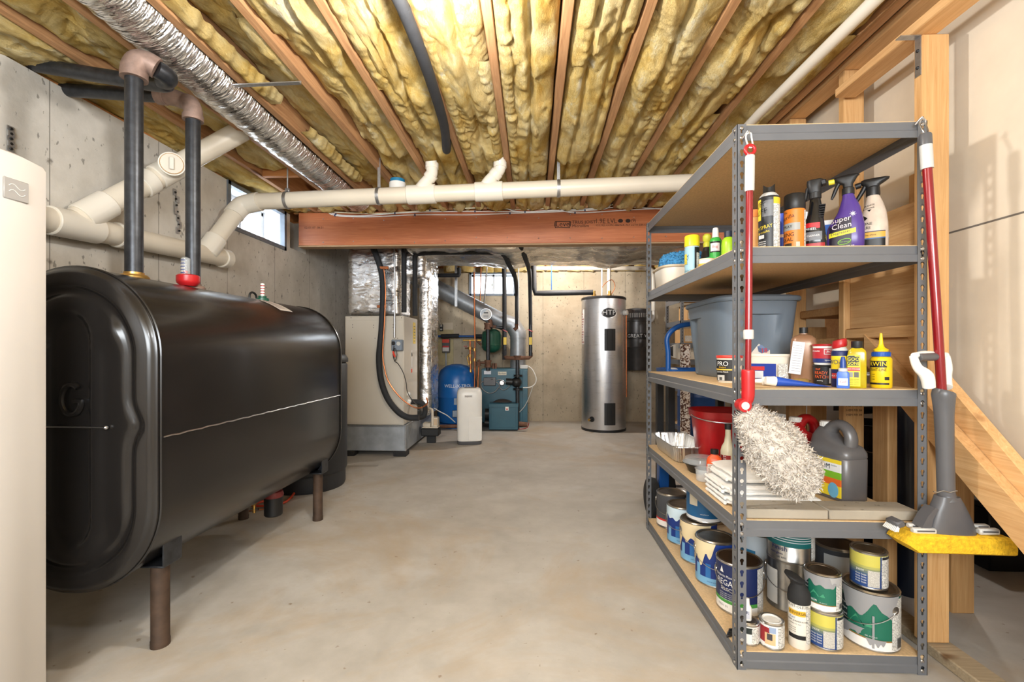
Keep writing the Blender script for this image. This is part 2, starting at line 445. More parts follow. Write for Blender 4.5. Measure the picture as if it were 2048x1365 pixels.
M['ltgrey'] = simple('light_grey_plastic', (200, 200, 196), 0.4, 0, 0.05)
M['paver'] = concrete('paver_concrete', lin(184, 178, 166), lin(150, 144, 132), 'X')
M['paver'].node_tree.nodes['Principled BSDF'].inputs['Roughness'].default_value = 0.9
M['towel'] = simple('towel_terry', (240, 238, 234), 0.95, 0, 0.05, 30, 0.6, 260, 0.003)
M['duster'] = simple('duster_cotton', (206, 197, 186), 0.95, 0, 0.2, 40, 0.3, 200, 0.003)
M['sponge'] = simple('yellow_sponge', (240, 190, 36), 0.9, 0, 0.28, 70, 0.9, 110, 0.004)
M['silver'] = simple('tin_can', (188, 186, 182), 0.28, 0.95, 0.12, 30)
M['lid'] = simple('tin_lid', (150, 138, 120), 0.32, 0.9, 0.25, 25)
M['clear'] = simple('clear_plastic', (232, 238, 240), 0.06, 0, 0, alpha=0.26)
M['glass'] = simple('window_glass', (240, 246, 250), 0.03, 0, 0, alpha=0.10)
M['fine'] = print_mat('fine_print', (226, 224, 218), (110, 108, 104), 260, 210, 0.5)
M['fine2'] = print_mat('fine_print_speckled', (214, 210, 202), (130, 126, 118), 700, 420, 0.55)
M['steelgrey'] = simple('galv_window', (128, 138, 150), 0.5, 0.5, 0.15, 20)
M['bluepl'] = simple('blue_plastic', (20, 80, 150), 0.35, 0, 0.08)
M['blue_fleece'] = simple('blue_fleece', (70, 146, 200), 0.95, 0, 0.4, 90, 0.9, 140, 0.006)
M['kraft'] = simple('cardboard', (200, 160, 110), 0.85, 0, 0.1, 12)
M['vinyl'] = simple('white_vinyl', (236, 238, 240), 0.45, 0, 0.02)
# ---------------------------------------------------------------- the room
XL, YB, XR, YF, ZJ = -2.20, 6.87, 3.35, -2.3, 2.324
m = MB(); m.box(XL - 0.3, XR, YF, YB + 0.3, -0.12, 0.0, M['floor']); floor = struct('floor', m)
# left wall with the window opening and the beam pocket
m = MB(); a, b, z0, z1 = 3.21, 3.99, 1.955, 2.30
m.box(XL - 0.25, XL, YF, a, 0, 2.30, M['wall_y']); m.box(XL - 0.25, XL, b, 4.07, 0, 2.30, M['wall_y'])
m.box(XL - 0.25, XL, a, b, 0, z0, M['wall_y']); m.box(XL - 0.25, XL, 4.07, 4.36, 0, 2.0, M['wall_y']); m.box(XL - 0.25, XL - 0.12, 4.07, 4.36, 2.0, 2.3, M['wall_y'])
m.box(XL - 0.25, XL, 4.36, YB, 0, 2.30, M['wall_y'])
wl = struct('wall_left', m)
m = MB(); m.box(XL - 0.14, XL - .02, YF, 3.2, 2.302, ZJ - 0.003, M['block']); m.box(XL - 0.14, XL, 4.38, YB, 2.302, ZJ - 0.003, M['block']); struct('sill_plate', m, wl)
m = MB(); m.box(XL - 0.25, XL - 0.135, YF, YB + .2, 2.30, 2.57, M['block']); struct('rim_board', m, wl)
for (px, y0, y1) in ((21, 258, 318), (350, 385, 462)):                   # strips of punched hanger strap left on the wall
    m = MB(); p = P(px, y0, X=XL + 0.006); q = P(px + (8 if px > 100 else 0), y1, X=XL + 0.006)
    for i in range(7):
        c = p.lerp(q, i / 6); m.obox((XL + 0.006 + 0.004 * (i % 2), c.y + 0.012 * math.sin(i * 1.7) * (px > 100), c.z), (0.003, 0.026, (p.z - q.z) / 6 + 0.002), M['strap'])
        m.cyl((XL + 0.007, c.y, c.z), (XL + 0.0125, c.y, c.z), 0.006, M['black'], 8)
    struct('hanger_strap', m, wl)
# back wall with its window
bx0, bx1, bz0, bz1 = P(939, 590, Y=YB).x, P(1032, 590, Y=YB).x, P(985, 592, Y=YB).z, P(985, 545, Y=YB).z
m = MB(); W = M['wall_x']
m.box(XL - 0.25, bx0, YB, YB + 0.25, 0, 2.30, W); m.box(bx1, XR, YB, YB + 0.25, 0, 2.30, W); m.box(bx0, bx1, YB, YB + 0.25, 0, bz0, W); m.box(bx0, bx1, YB, YB + 0.25, bz1, 2.30, W)
wb = struct('wall_back', m)
m = MB(); m.box(XL, XR, YB, YB + 0.14, 2.302, 2.34, M['block']); m.box(XL, XR, YB + 0.10, YB + 0.14, 2.34, 2.56, M['block']); struct('sill_plate', m, wb)
for i in range(16):
    x = -1.2 + i * 0.26 + random.uniform(-.06, .06); m = MB()
    s_ = [[(x + (0.11 + 0.05 * fbm(i, k)) * c_ * (1 - 0.12 * abs(k - 2)), YB - 0.05 - 0.05 * s__ + 0.02 * fbm(i, k, 3), 2.40 - 0.055 * k + 0.02 * fbm(c_, s__, i)) for c_, s__ in [(math.cos(q * PI / 6), math.sin(q * PI / 6)) for q in range(12)]] for k in range(4)]
    m.loft(s_, M['glasswool']); struct('insulation_tuft', m, wb)
# right outer wall, wall behind us
m = MB(); m.box(XR, XR + 0.12, YF, YB + 0.25, 0, 2.6, M['drywall']); wr2 = struct('wall_right_outer', m)
m = MB(); m.box(XR - 0.09, XR, 1.0, YB, 0.0, 0.038, M['pine_y']); struct('sole_plate', m, wr2)
m = MB(); m.box(XL - 0.3, XR + 0.12, YF - 0.1, YF, 0, 2.6, M['drywall']); struct('wall_front', m)

def window(name, axis, a0, a1, z0, z1, face, deep, label=None):
    """basement slider in a galvanised liner: two panes; axis is the wall's normal"""
    def bx(mb, u0, u1, w0, w1, d0, d1, mt, bev=0.0):
        if axis == 'X': mb.box(face - d1, face - d0, u0, u1, w0, w1, mt, bev)
        else: mb.box(u0, u1, face + d0, face + d1, w0, w1, mt, bev)
    m = MB(); G = M['steelgrey']; e = 0.03
    bx(m, a0 - .004, a0 + e, z0, z1, -.012, .03, G); bx(m, a1 - e, a1 + .004, z0, z1, -.012, .03, G); bx(m, a0, a1, z0, z0 + e, -.012, .03, G); bx(m, a0, a1, z1 - e, z1, -.012, .03, G)
    V = M['vinyl']; bx(m, a0, a0 + .012, z0, z1, .03, deep + .04, V); bx(m, a1 - .012, a1, z0, z1, .03, deep + .04, V); bx(m, a0, a1, z0, z0 + .012, .03, deep + .04, V); bx(m, a0, a1, z1 - .012, z1, .03, deep + .04, V)
    o = struct(name, m)
    mid = (a0 + a1) / 2
    for u0, u1, d in ((a0 + .015, mid + .02, deep - .03), (mid - .02, a1 - .015, deep)):
        m = MB(); t = .034
        bx(m, u0, u0 + t, z0 + .015, z1 - .015, d, d + .022, V, .003); bx(m, u1 - t, u1, z0 + .015, z1 - .015, d, d + .022, V, .003)
        bx(m, u0, u1, z0 + .015, z0 + .015 + t, d, d + .022, V, .003); bx(m, u0, u1, z1 - .015 - t, z1 - .015, d, d + .022, V, .003)
        struct('sash', m, o)
        m = MB(); bx(m, u0 + t, u1 - t, z0 + .015 + t, z1 - .015 - t, d + .008, d + .012, M['glass']); struct('pane', m, o)
    m = MB(); bx(m, mid - .03, mid - .01, (z0 + z1) / 2 - .02, (z0 + z1) / 2 + .02, deep - .045, deep - .03, M['ltgrey'], .003); struct('latch', m, o)
    return o
window('window_1', 'X', a, b, z0, z1, XL, .19)
w2 = window('window_2', 'Y', bx0, bx1, bz0, bz1, YB, .15)

# ceiling: deck, joists, insulation batts
m = MB(); m.box(XL - 0.3, XR + 0.12, YF, YB + 0.3, 2.56, 2.58, M['subfloor']); ceil = struct('ceiling', m)
JX = [-0.166 + 0.30 * k for k in range(-6, 12)]
for k, x in enumerate(JX):
    m = MB(); m.box(x - 0.0195, x + 0.0195, YF, 4.21, ZJ, 2.56, M['joist'], 0.003)
    o = struct('joist', m, ceil)
    if x < 1.9:
        m = MB(); m.box(x + 0.021, x + 0.059, 4.06, YB + 0.1, ZJ + .001, 2.56, M['joist'], 0.003); struct('joist', m, ceil)
for k in range(-1, len(JX) - 1):                                              # blocking over the beam
    x0 = XL if k < 0 else JX[k] + 0.0195
    if JX[k + 1] > 1.5: break
    m = MB(); m.box(x0, JX[k + 1] - 0.0195, 4.135, 4.172, ZJ + 0.002, 2.558, M['block']); struct('blocking', m, ceil)
m = MB(); m.box(JX[0] + .02, JX[1] - .02, 3.22, 3.26, ZJ - .001, 2.45, M['block'], .002); struct('blocking', m, ceil)

def batt(x0, x1, rec, seed, lobes=2, y0=YF, y1=4.12, full=0.035, tear=0.0, hole=None):
    ys = []; y = y0
    while y < y1:
        ys.append(y); y += 0.10 if y < 0.9 else 0.0135
    ys.append(y1)
    NU = 26; vs = []; W_ = x1 - x0
    for yy in ys:
        near = yy > 0.8
        uc = 0.22 * mnoise.noise(Vector((seed * 3.1, yy * 0.9, 0.3)))
        sag = 0.022 * mnoise.noise(Vector((seed * 1.7, yy * 1.6, 5.1))) + 0.012 * mnoise.noise(Vector((seed * 5.7, yy * 5.0, 1.1)))
        for i in range(NU + 1):
            u = -1 + 2 * i / NU; x = x0 + W_ * i / NU
            bul = full * (1 - abs(u) ** 5)
            if lobes == 2: bul -= 0.040 * math.exp(-((u - uc) / 0.11) ** 2) - 0.012 * math.cos(PI * (u - uc))
            elif lobes == 3: bul -= 0.028 * math.exp(-((u - uc - .38) / 0.09) ** 2) + 0.028 * math.exp(-((u - uc + .38) / 0.09) ** 2)
            z = ZJ + rec - bul + sag
            if near:
                q = mnoise.fractal(Vector((x * 4.5 + seed, yy * 2.1, seed)), 1.0, 2.0, 4)
                r = abs(mnoise.noise(Vector((x * 9 + seed * 2 + 1.2 * q, yy * 2.2 + 1.2 * q, 2.0)))) + 0.25 * abs(mnoise.noise(Vector((x * 17 + q, yy * 9 + 3 * q, seed))))
                z += 0.034 * q + 0.030 * (0.36 - r) + 0.003 * mnoise.noise(Vector((x * 60, yy * 30 + 3 * q, seed)))
                if tear:
                    tt = mnoise.noise(Vector((x * 5 + seed, yy * 2.4, 9.0)))
                    if tt > 0.12: z += min(0.05, tear * (tt - 0.12) * 3) + 0.012 * mnoise.noise(Vector((x * 40, yy * 40, 1)))
                z -= 0.012 * max(0, mnoise.noise(Vector((seed * 9 + u * 1.0, yy * 7, 4)))) * abs(u) ** 3
            if abs(u) > 0.98: z += 0.05
            vs.append((x, yy, min(z, 2.55)))
    n = NU + 1; fs = []
    for j in range(len(ys) - 1):
        for i in range(NU):
            fs.append((j * n + i, j * n + i + 1, (j + 1) * n + i + 1, (j + 1) * n + i))
    L = len(vs); vs += [(x0, y1, 2.555), (x1, y1, 2.555)]
    fs.append(tuple(range((len(ys) - 1) * n, len(ys) * n)) + (L + 1, L))
    m = MB(); m.add(vs, fs, M['glasswool'])
    o = struct('insulation_batt', m, ceil, ang=70)
    return o
edges = [XL] + JX
prm = {0: (.012, 1, .02, .03), 1: (.055, 1, .03, .09), 2: (.055, 2, .035, .07), 3: (.10, 1, .02, .0), 4: (.045, 2, .03, .05), 5: (.035, 2, .035, .10), 6: (.03, 2, .035, .03), 7: (.03, 2, .035, .0), 8: (.025, 3, .035, .0), 9: (.03, 2, .04, .03), 10: (.03, 2, .035, .05), 11: (.05, 1, .03, .0)}
for i in range(12):
    rec, lo, fu, te = prm.get(i, (.02, 1, .03, 0))
    batt(edges[i] + (-.13 if i == 0 else .0205), edges[i + 1] - .0205, rec, i * 1.37 + 2.1, lo, full=fu, tear=te, y1=3.2 if i == 1 else 4.12)
# ragged pale lips where the batts were cut against the joists
def lip(x, y0, y1, dx, drop, seed):
    vs = []; fs = []; n = int((y1 - y0) / 0.012)
    for j in range(n + 1):
        y = y0 + (y1 - y0) * j / n; f = 0.5 + 0.5 * mnoise.noise(Vector((seed, y * 3, 0))) + 0.5 * mnoise.noise(Vector((seed, y * 22, 3)))
        e = min(1, j / 12, (n - j) / 12); d = drop * max(0.03, f) * e
        for i, (ax, az) in enumerate(((0.0, 0.05), (0.12, -0.2), (0.30, -0.75), (0.62, -1.0), (0.95, -0.6), (1.1, 0.3), (1.2, 0.7))):
            k = 0.006 * mnoise.noise(Vector((y * 30, i * 2.0, seed)))
            vs.append((x + dx * (ax * (0.6 + 0.4 * f) + k), y, ZJ + 0.012 + (d * az if az < 0 else az * 0.05) + k))
    for j in range(n):
        for i in range(6): fs.append((j * 7 + i, j * 7 + i + 1, (j + 1) * 7 + i + 1, (j + 1) * 7 + i))
    m = MB(); m.add(vs, fs, M['glasswool']); struct('batt_lip', m, ceil, ang=80)
for (k, y0, y1, side, dr) in ((1, 1.2, 2.0, 1, .035), (2, 1.6, 2.3, 1, .05), (2, 2.6, 3.4, 1, .03), (4, 1.3, 2.2, 1, .03), (5, 1.5, 3.2, 1, .03), (6, 2.0, 3.9, -1, .05), (6, 1.5, 3.7, 1, .035), (9, 1.6, 3.6, -1, .03), (10, 1.5, 2.4, -1, .045), (10, 2.5, 3.9, -1, .04), (11, 1.9, 3.3, -1, .03), (3, 1.7, 2.1, -1, .03)):
    lip(JX[k] + side * .021, y0, y1, side * .07, dr, k * 2.3 + y0)
for i in range(22):                                                           # loose tufts hanging over the beam
    x = -1.85 + i * 0.152 + random.uniform(-.05, .05)
    m = MB(); rr = random.uniform(.035, .07); dz = random.uniform(.02, .055)
    def fn(u, v, x=x, rr=rr, dz=dz, i=i):
        t = 2 * PI * u; ph = PI * v; q = 1 + 0.35 * fbm(3 * math.cos(t) + i, 3 * math.sin(t), 3 * v)
        return (x + rr * q * math.cos(t) * math.sin(ph), 4.04 + 0.06 * q * math.sin(t) * math.sin(ph), ZJ + .025 - dz * q * -math.cos(ph))
    m.grid(fn, 12, 8, M['glasswool']); struct('insulation_tuft', m, ceil)

# laminated beam
bt = thing('laminated_beam', 'long reddish laminated timber beam stamped with black lettering, across the ceiling', 'beam', (-0.2, 4.13, 2.02))
m = MB(); m.box(-2.13, 1.78, 4.09, 4.135, 2.022, 2.321, M['lvl'], .003); m.box(-2.13, 1.78, 4.137, 4.182, 2.022, 2.321, M['lvl'], .003); part('beam_ply', m, bt, True)
m = MB(); m.box(-2.13, 1.78, 4.086, 4.185, 2.008, 2.0215, M['lvl_edge'], .002); part('beam_underside', m, bt, True)
INK = F(52, 30, 20, .7)
m = MB(); yb = 4.0885
def bt_(px, py, st, size, al='LEFT', sk=1.0):
    c = P(px, py, Y=yb); m.text(st, size, INK, lambda x, y: (c.x + x * sk, yb, c.z + y), al)
def frame_(px0, py0, px1, py1, t=.005):
    p, q = P(px0, py0, Y=yb), P(px1, py1, Y=yb)
    for x0, x1, za, zb in ((p.x, q.x, p.z - t, p.z), (p.x, q.x, q.z, q.z + t), (p.x, p.x + t, q.z, p.z), (q.x - t, q.x, q.z, p.z)): m.box(x0, x1, yb - .0005, yb, za, zb, INK)
frame_(1110, 443, 1140, 456); bt_(1108, 449, 'iLevel', .066); bt_(1144, 445, 'TRUS JOIST', .040, sk=1.05); bt_(1144, 452.5, 'Microllam', .036, sk=1.05)
bt_(1190, 443, '1.9E LVL', .060, sk=.9); bt_(1192, 451, 'ICC 925 CCMC-08675-R  PLY LGTH ESR-1387', .024, sk=1.0); bt_(1262, 441.5, '(9)', .04)
bt_(609, 456, '02-01-07  06:21', .028)
for px in (1241, 1256):
    c = P(px, 442, Y=yb); m.lathe([(.0001, 0), (.017, .0005), (.012, .001), (.0001, .001)], INK, 14); 
    nv = 14 * 4
    m.v[-nv:] = [(c.x + v[0] * 1.3, yb - abs(v[2]), c.z + v[1]) for v in m.v[-nv:]]
part('stamped_lettering', m, bt, True)
m = MB(); nl = random.Random(3)
for i in range(26):
    x = -1.9 + (i // 2) * 0.28; z = 2.06 + (i % 2) * 0.2 + nl.uniform(-.02, .02); m.sphere((x, 4.088, z), .005, M['steel'], 8, 5)
part('nail_head', m, bt, True, kind='stuff')

# stud wall under the stair on the right: drywall back, studs, plates
XS0, XS1, XD = 1.388, 1.477, 1.535
def yz(px, py, X): p = P(px, py, X=X); return p.y, p.z
m = MB()
pl = [(YF, 0.012), (0.82, 0.012), (2.055, 1.249), (2.7, 1.249), (2.7, 2.56), (YF, 2.56)]
m.prism(pl, 0.013, M['drywall'], lambda u, v, w_: (XD + w_, u, v)); wr = struct('wall_right', m)
m = MB(); m.box(XD - .0015, XD, 0.4, 2.7, 1.497, 1.503, F(110, 104, 96, .8)); struct('panel_seam', m, wr)
def lum(name, x0, x1, y0, y1, z0, z1, mt, par=wr, bev=.004):
    m = MB(); m.box(x0, x1, y0, y1, z0, z1, mt, bev); return struct(name, m, par)
PZ, PY, PX = M['pine_z'], M['pine_y'], M['pine_x']
def dz_(y): return 0.793 + 0.845 * (y - 1.571)                                # top edge line of the sloping plate
lum('stud', 1.370, 1.462, 1.667, 1.706, 0.0395, 2.18, PZ); lum('stud', XS0, XS1, 2.10, 2.138, .0395, 2.318, PZ); lum('stud', XS0, XS1, 2.53, 2.57, .0395, 2.318, PZ); lum('stud', XS0, XS1, 2.93, 2.97, .0395, 2.318, PZ)
lum('stud', 1.405, 1.443, 1.87, 1.955, .0395, 1.03, PZ)
lum('stud', 1.52, 1.61, 2.30, 2.34, .0, 1.2, PZ); lum('stud', 1.60, 1.69, 2.70, 2.74, .0, 1.2, PZ)
lum('stud', 1.70, 1.79, 1.93, 1.97, .0, 1.0, PZ)
lum('top_plate', XS0, XS1, 0.2, 3.3, 2.3195, 2.358, PY); lum('sole_plate', XS0, XS1, 0.2, 3.0, 0.0, 0.038, M['treated'])
m = MB(); p0, p1 = 0.68, 1.975                                                # the sloping 2x4 on edge and the stair stringer behind it
m.loft([[(1.387, y, dz_(y)), (1.425, y, dz_(y)), (1.425, y, dz_(y) - .117), (1.387, y, dz_(y) - .117)] for y in (p0, p1)], M['pine_y']); struct('sloping_plate', m, wr)
f_ = lambda y: .946 + 1.0 * (y - 1.634)
m = MB(); m.loft([[(1.4275, y, f_(y)), (1.465, y, f_(y)), (1.465, y, f_(y) - .19), (1.4275, y, f_(y) - .19)] for y in (.86, 1.98)], M['pine_y']); struct('stair_stringer', m, wr)
lum('rim_board', 1.412, 1.45, 1.708, 2.098, 1.16, 1.62, PY); lum('cleat', 1.392, 1.411, 1.708, 2.098, 1.118, 1.162, PY)
lum('rim_board', 1.46, 1.50, 2.14, 2.528, 1.40, 1.62, PX); lum('tread', 1.44, 1.8, 2.14, 2.528, 1.235, 1.275, PX); lum('riser', 1.80, 1.82, 2.14, 2.9, .95, 1.6, PX); lum('tread', 1.44, 1.8, 2.14, 2.528, 1.095, 1.125, PX)
lum('backing_board', 1.49, 1.53, 1.80, 1.88, 1.21, 1.76, PZ)
lum('overhead_board', 1.335, 1.424, 0.45, 2.08, 2.1805, 2.219, PY)
m = MB(); m.box(1.3672, 1.3698, 1.672, 1.697, 2.04, 2.178, M['strap']); m.box(1.30, 1.3698, 1.672, 1.697, 2.1775, 2.1803, M['strap']); 
for z in (2.07, 2.13): m.sphere((1.367, 1.684, z), .006, M['black'], 8, 5)
struct('corner_bracket', m, wr)
m = MB(); c = Vector((1.385, 1.43, 2.1795))
for i, st in enumerate(('HEM-FIR  S-DRY', 'STUD  2X4  108', 'KD-HT  MILL 84')):
    m.text(st, .022, INK, lambda x, y, i=i: (c.x + y + .024 - .024 * i, c.y + x, c.z), 'CENTER')
struct('stamped_lettering', m, wr)
m = MB()
for i in range(3): m.text('HEM FIR 84', .014, INK, lambda x, y, i=i: (1.432 + x, 2.0992, .82 - i * .02 + y))
struct('stamped_lettering', m, wr)
# ---------------------------------------------------------------- white freezer, oil tank and the pipes on the left
f0 = P(85, 335, Z=1.617); fx = -1.429
fr = thing('upright_freezer', 'white upright freezer with a rounded door, cut off by the left edge', 'freezer', (-1.83, 0.93, 0))
m = MB(); m.box(-2.16, -1.50, .55, 1.30, .03, 1.60, M['white'], .012); part('body', m, fr, True)
m = MB(); n_ = 10
secs = []
for z, ins in ((.05, .012), (.062, 0), (1.60, 0), (1.612, .006), (1.617, .018)):
    pr = [(-1.495, .55 + ins), (-1.495, 1.305 - ins)]
    for k in range(n_ + 1):
        t = k / n_; y = 1.305 - ins - t * (.755 - 2 * ins); e = min(t, 1 - t) * 2
        pr.append((fx - .022 * (1 - min(1, e * 9)) ** 2 - ins * .6, y, ))
    secs.append([(x, y, z) for x, y in pr])
m.loft(secs, M['white']); part('door', m, fr, True)
m = MB(); c = P(32, 381, X=fx + .001); m.obox((fx + .0015, c.y, c.z), (.005, .062, .058), F(150, 146, 141, .4), None, .002); part('badge', m, fr, True, 'grey square badge')
m = MB()
for k in (-1, 1): m.tube([(fx + .0045, c.y - .02 + .04 * i / 8, c.z + k * .008 + .006 * math.sin(i / 8 * 2 * PI)) for i in range(9)], .0012, M['ltgrey'], 6)
part('badge_relief', m, fr, True)
for x in (-2.1, -1.6):
    for y in (.6, 1.25): m = MB(); m.cyl((x, y, 0), (x, y, .032), .02, M['black'], 12); part('foot', m, fr, True)

TX, TR, TH, TC = -1.545, .30, .249, .801
TY0, TY1 = 1.452, 2.965
def obr(inset, y, n=72, bump=None):
    r = TR - inset; q = []
    for j in range(n):
        t = 2 * PI * j / n; c, s_ = math.cos(t), math.sin(t)
        # spread points along arcs and straights
        u = j / n
        per = 2 * PI * TR + 4 * TH; d = u * per
        if d < PI * TR: a = d / TR; x, z = math.cos(a), math.sin(a); q.append((TX + r * x, y, TC + TH + r * z)); continue
        d -= PI * TR
        if d < 2 * TH: q.append((TX - r, y, TC + TH - d)); continue
        d -= 2 * TH
        if d < PI * TR: a = PI + d / TR; q.append((TX + r * math.cos(a), y, TC - TH + r * math.sin(a))); continue
        d -= PI * TR; q.append((TX + r, y, TC - TH + d))
    return q
tk = thing('oil_tank', 'big black oval steel oil tank standing on four pipe legs by the left wall', 'tank', (TX, 2.2, 0))
def face_y(p, inset):
    x, z = p[0] - TX, p[2] - TC
    ss = lambda a, b, v: max(0, min(1, (v - a) / (b - a))) ** 2 * (3 - 2 * max(0, min(1, (v - a) / (b - a))))
    kink = .030 * math.exp(-((z - .02) / .045) ** 2)
    g = inset + kink * (1 if x > 0 else 1)
    y = .018 * (1 - ss(0, .03, inset)) ** 2
    y += -.004 * ss(.03, .05, inset)
    y += .016 * ss(.058, .078, g) - .008 * ss(.088, .108, g)
    hz = max(0, abs(z) - .30); rr = math.hypot(x, hz * .8)
    y += .006 * ss(.14, .10, rr) * -1 + .022 * (1 - ss(.062, .088, rr))
    for bx_, bz_, a_, w_ in ((.155, .33, -.012, .05), (-.12, -.36, .010, .06), (.15, -.36, .010, .06), (-.15, .34, -.012, .05)):
        y += a_ * math.exp(-((x - bx_) ** 2 + (z - bz_) ** 2) / w_ ** 2)
    return y
m = MB(); secs = []
ins = [0, .004, .010, .018, .028, .04, .052, .06, .066, .072, .078, .086, .094, .102, .110, .122, .136, .15, .165, .18, .195, .208, .22, .23, .24, .25, .262, .275, .288, .2985]
for d in ins: secs.append([(p[0], TY0 + face_y(p, d), p[2]) for p in obr(d, 0, 144)])
m.loft([[(p[0], TY0 + .032, p[2]) for p in obr(0, 0, 144)]] + secs, M['tankblack'], (False, True)); part('end_cap', m, tk, True, ang=60)
m = MB()
sec_ = [(TY0 + .033, .0), (TY1 - .035, .0), (TY1 - .015, .006), (TY1 - .004, .022), (TY1, .05), (TY1, .2)]
m.loft([obr(d, y, 144) for y, d in sec_], M['tankblack'], (False, True)); part('shell', m, tk, True, ang=50)
m = MB()
for y in (TY0 + .031, TY1 - .034): m.tube(obr(-.0015, y, 120), .0045, M['tankblack'], 6, closed=True)
m.tube([(TX + TR + .001, TY0 + .04 + 1.43 * i / 40, .775 + .0015 * math.sin(i * 2.3)) for i in range(41)], .0028, M['steel'], 6)
part('weld_seam', m, tk, True, 'bright weld bead')
m = MB(); c = P(142, 800, Y=TY0 + .012)
m.tube([(c.x + .036 * math.cos(R(a)), TY0 + .014, c.z + .05 * math.sin(R(a))) for a in range(50, 331, 14)] + [(c.x + .034, TY0 + .014, c.z - .006), (c.x + .008, TY0 + .014, c.z - .006)], .009, M['tankblack'], 8, sm=2)
part('embossed_letter', m, tk, True)
m = MB(); a_, b_ = P(60, 854, Y=TY0 - .004), P(212, 856, Y=TY0 - .004); m.tube([a_, b_], .0028, M['steel'], 8); m.sphere(b_, .007, M['steel'], 8, 6); part('tie_wire', m, tk, True)
for (x, y) in ((-1.345, 1.60), (-1.345, 2.82), (-1.825, 1.60), (-1.825, 2.82)):
    s_ = 1 if x > TX else -1
    m = MB(); m.tube([(x, y, 0.0), (x, y, .022), (x, y, .025), (x, y, .30)], [.0305, .0305, .029, .029], M['rustleg'], 20); lg = part('leg', m, tk, True)
    m = MB(); zt = TC - TH - math.sqrt(max(0, TR ** 2 - (x - TX) ** 2))
    m.box(x - .045, x + .045, y - .04, y + .04, .296, .303, M['ironpipe'], .002)
    zo = TC - TH - math.sqrt(max(1e-4, TR ** 2 - (abs(x + s_ * .04 - TX)) ** 2))
    m.prism([(-.045, .30), (.045, .30), (.045, zo - .003 + .02), (-.045, zt - .06)], .006, M['ironpipe'], lambda u, v, w_, x=x, s_=s_, y=y: (x + s_ * u, y + .034 + w_, v))
    m.box(x + s_ * .040, x + s_ * .046, y - .04, y + .045, .30, zo + .045, M['ironpipe'], .001)
    part('leg_bracket', m, tk, True)
tz = TC + TH + TR
m = MB(); m.tube([(TX - .02, 2.47, tz - .004), (TX - .02, 2.475, tz + .03), (TX - .02, 2.50, tz + .042), (TX - .02, 2.53, tz + .03), (TX - .02, 2.54, tz - .004)], .006, M['black'], 8, sm=4)
c = P(466, 595, X=TX)
part('lifting_loop', m, tk, True)
def on_shell(ang, y, off=.0012): a = R(ang); return (TX + (TR + off) * math.cos(a), y, TC + TH + (TR + off) * math.sin(a))
m = MB(); m.grid(lambda u, v: on_shell(76 - 25 * v, 2.36 + .13 * u + .05 * v), 4, 8, F(226, 218, 208))
lb = part('sticker', m, tk, True, 'white warning sticker')
m = MB()
for i in range(9): m.grid(lambda u, v, i=i: on_shell(74 - 2.3 * i - .8 * v, 2.376 + .09 * u + .0048 * i, .002), 4, 1, F(150, 130, 120))
part('sticker_print', m, lb, True)
c = P(525, 602, X=TX); m = MB(); m.lathe([(.0001, 0), (.035, 0), (.035, .02), (.022, .024), (.022, .034), (.0001, .034)], M['green'], 18, (TX, c.y, tz - .006)); m.lathe([(.011, .03), (.011, .105), (.0001, .108)], M['whitep'], 12, (TX, c.y, tz - .006))
for i in range(4): m.lathe([(.0116, .045 + .015 * i), (.0116, .05 + .015 * i)], F(170, 40, 40), 12, (TX, c.y, tz - .006))
part('float_gauge', m, tk, True)

m = MB(); p1, p2 = P(268, 548, X=TX), P(386, 577, X=TX)
def ironrun(name, base, topz, pts, label):
    t = thing(name, label, 'pipe', (base.x, base.y, tz))
    m = MB(); m.cyl((base.x, base.y, tz + .012), (base.x, base.y, topz - .03), .0295, M['ironpipe'], 24); part('riser', m, t, True)
    m = MB(); m.lathe([(.0001, 0), (.048, 0), (.05, .012), (.044, .02), (.033, .022), (.033, .03), (.0001, .03)], M['brass'] if name == 'fill_pipe' else M['fitting'], 20, (base.x, base.y, tz - .010)); part('flange', m, t, True)
    return t
# fill pipe: elbow, short nipple back, run to the wall
e1 = P(278, 130, X=TX + .01); zt1 = e1.z
t = ironrun('fill_pipe', p1, zt1, None, 'nearer black iron pipe rising from the oil tank with a rusty elbow at its top')
m = MB(); b = p1
m.tube([(b.x, b.y, zt1 - .055), (b.x, b.y, zt1 - .02), (b.x + .012, b.y + .012, zt1 + .012), (b.x + .035, b.y + .03, zt1 + .015), (b.x + .055, b.y + .045, zt1 + .005)], [.042, .042, .043, .043, .042], M['fitting'], 20, sm=4); m.cyl((b.x, b.y, zt1 - .062), (b.x, b.y, zt1 - .035), .045, M['fitting'], 20); part('elbow', m, t, True, 'rusty elbow')
m = MB(); w1 = P(60, 128, X=XL - .02)
m.tube([(b.x + .05, b.y + .043, zt1 + .005), (b.x + .06, b.y + .09, zt1), (b.x + .02, b.y + .12, zt1 + .0), (b.x - .06, b.y + .15, zt1 + .01), (XL - .02, w1.y, w1.z - .0)], [.034, .036, .034, .03, .03], M['ironpipe'], 18, sm=4); part('horizontal_run', m, t, True)
e2 = P(382, 215, X=TX); zt2 = e2.z
t = ironrun('vent_pipe', p2, zt2, None, 'farther black iron pipe rising from the oil tank with two rusty elbows')
b = p2; m = MB(); q0 = (b.x, b.y, zt2)
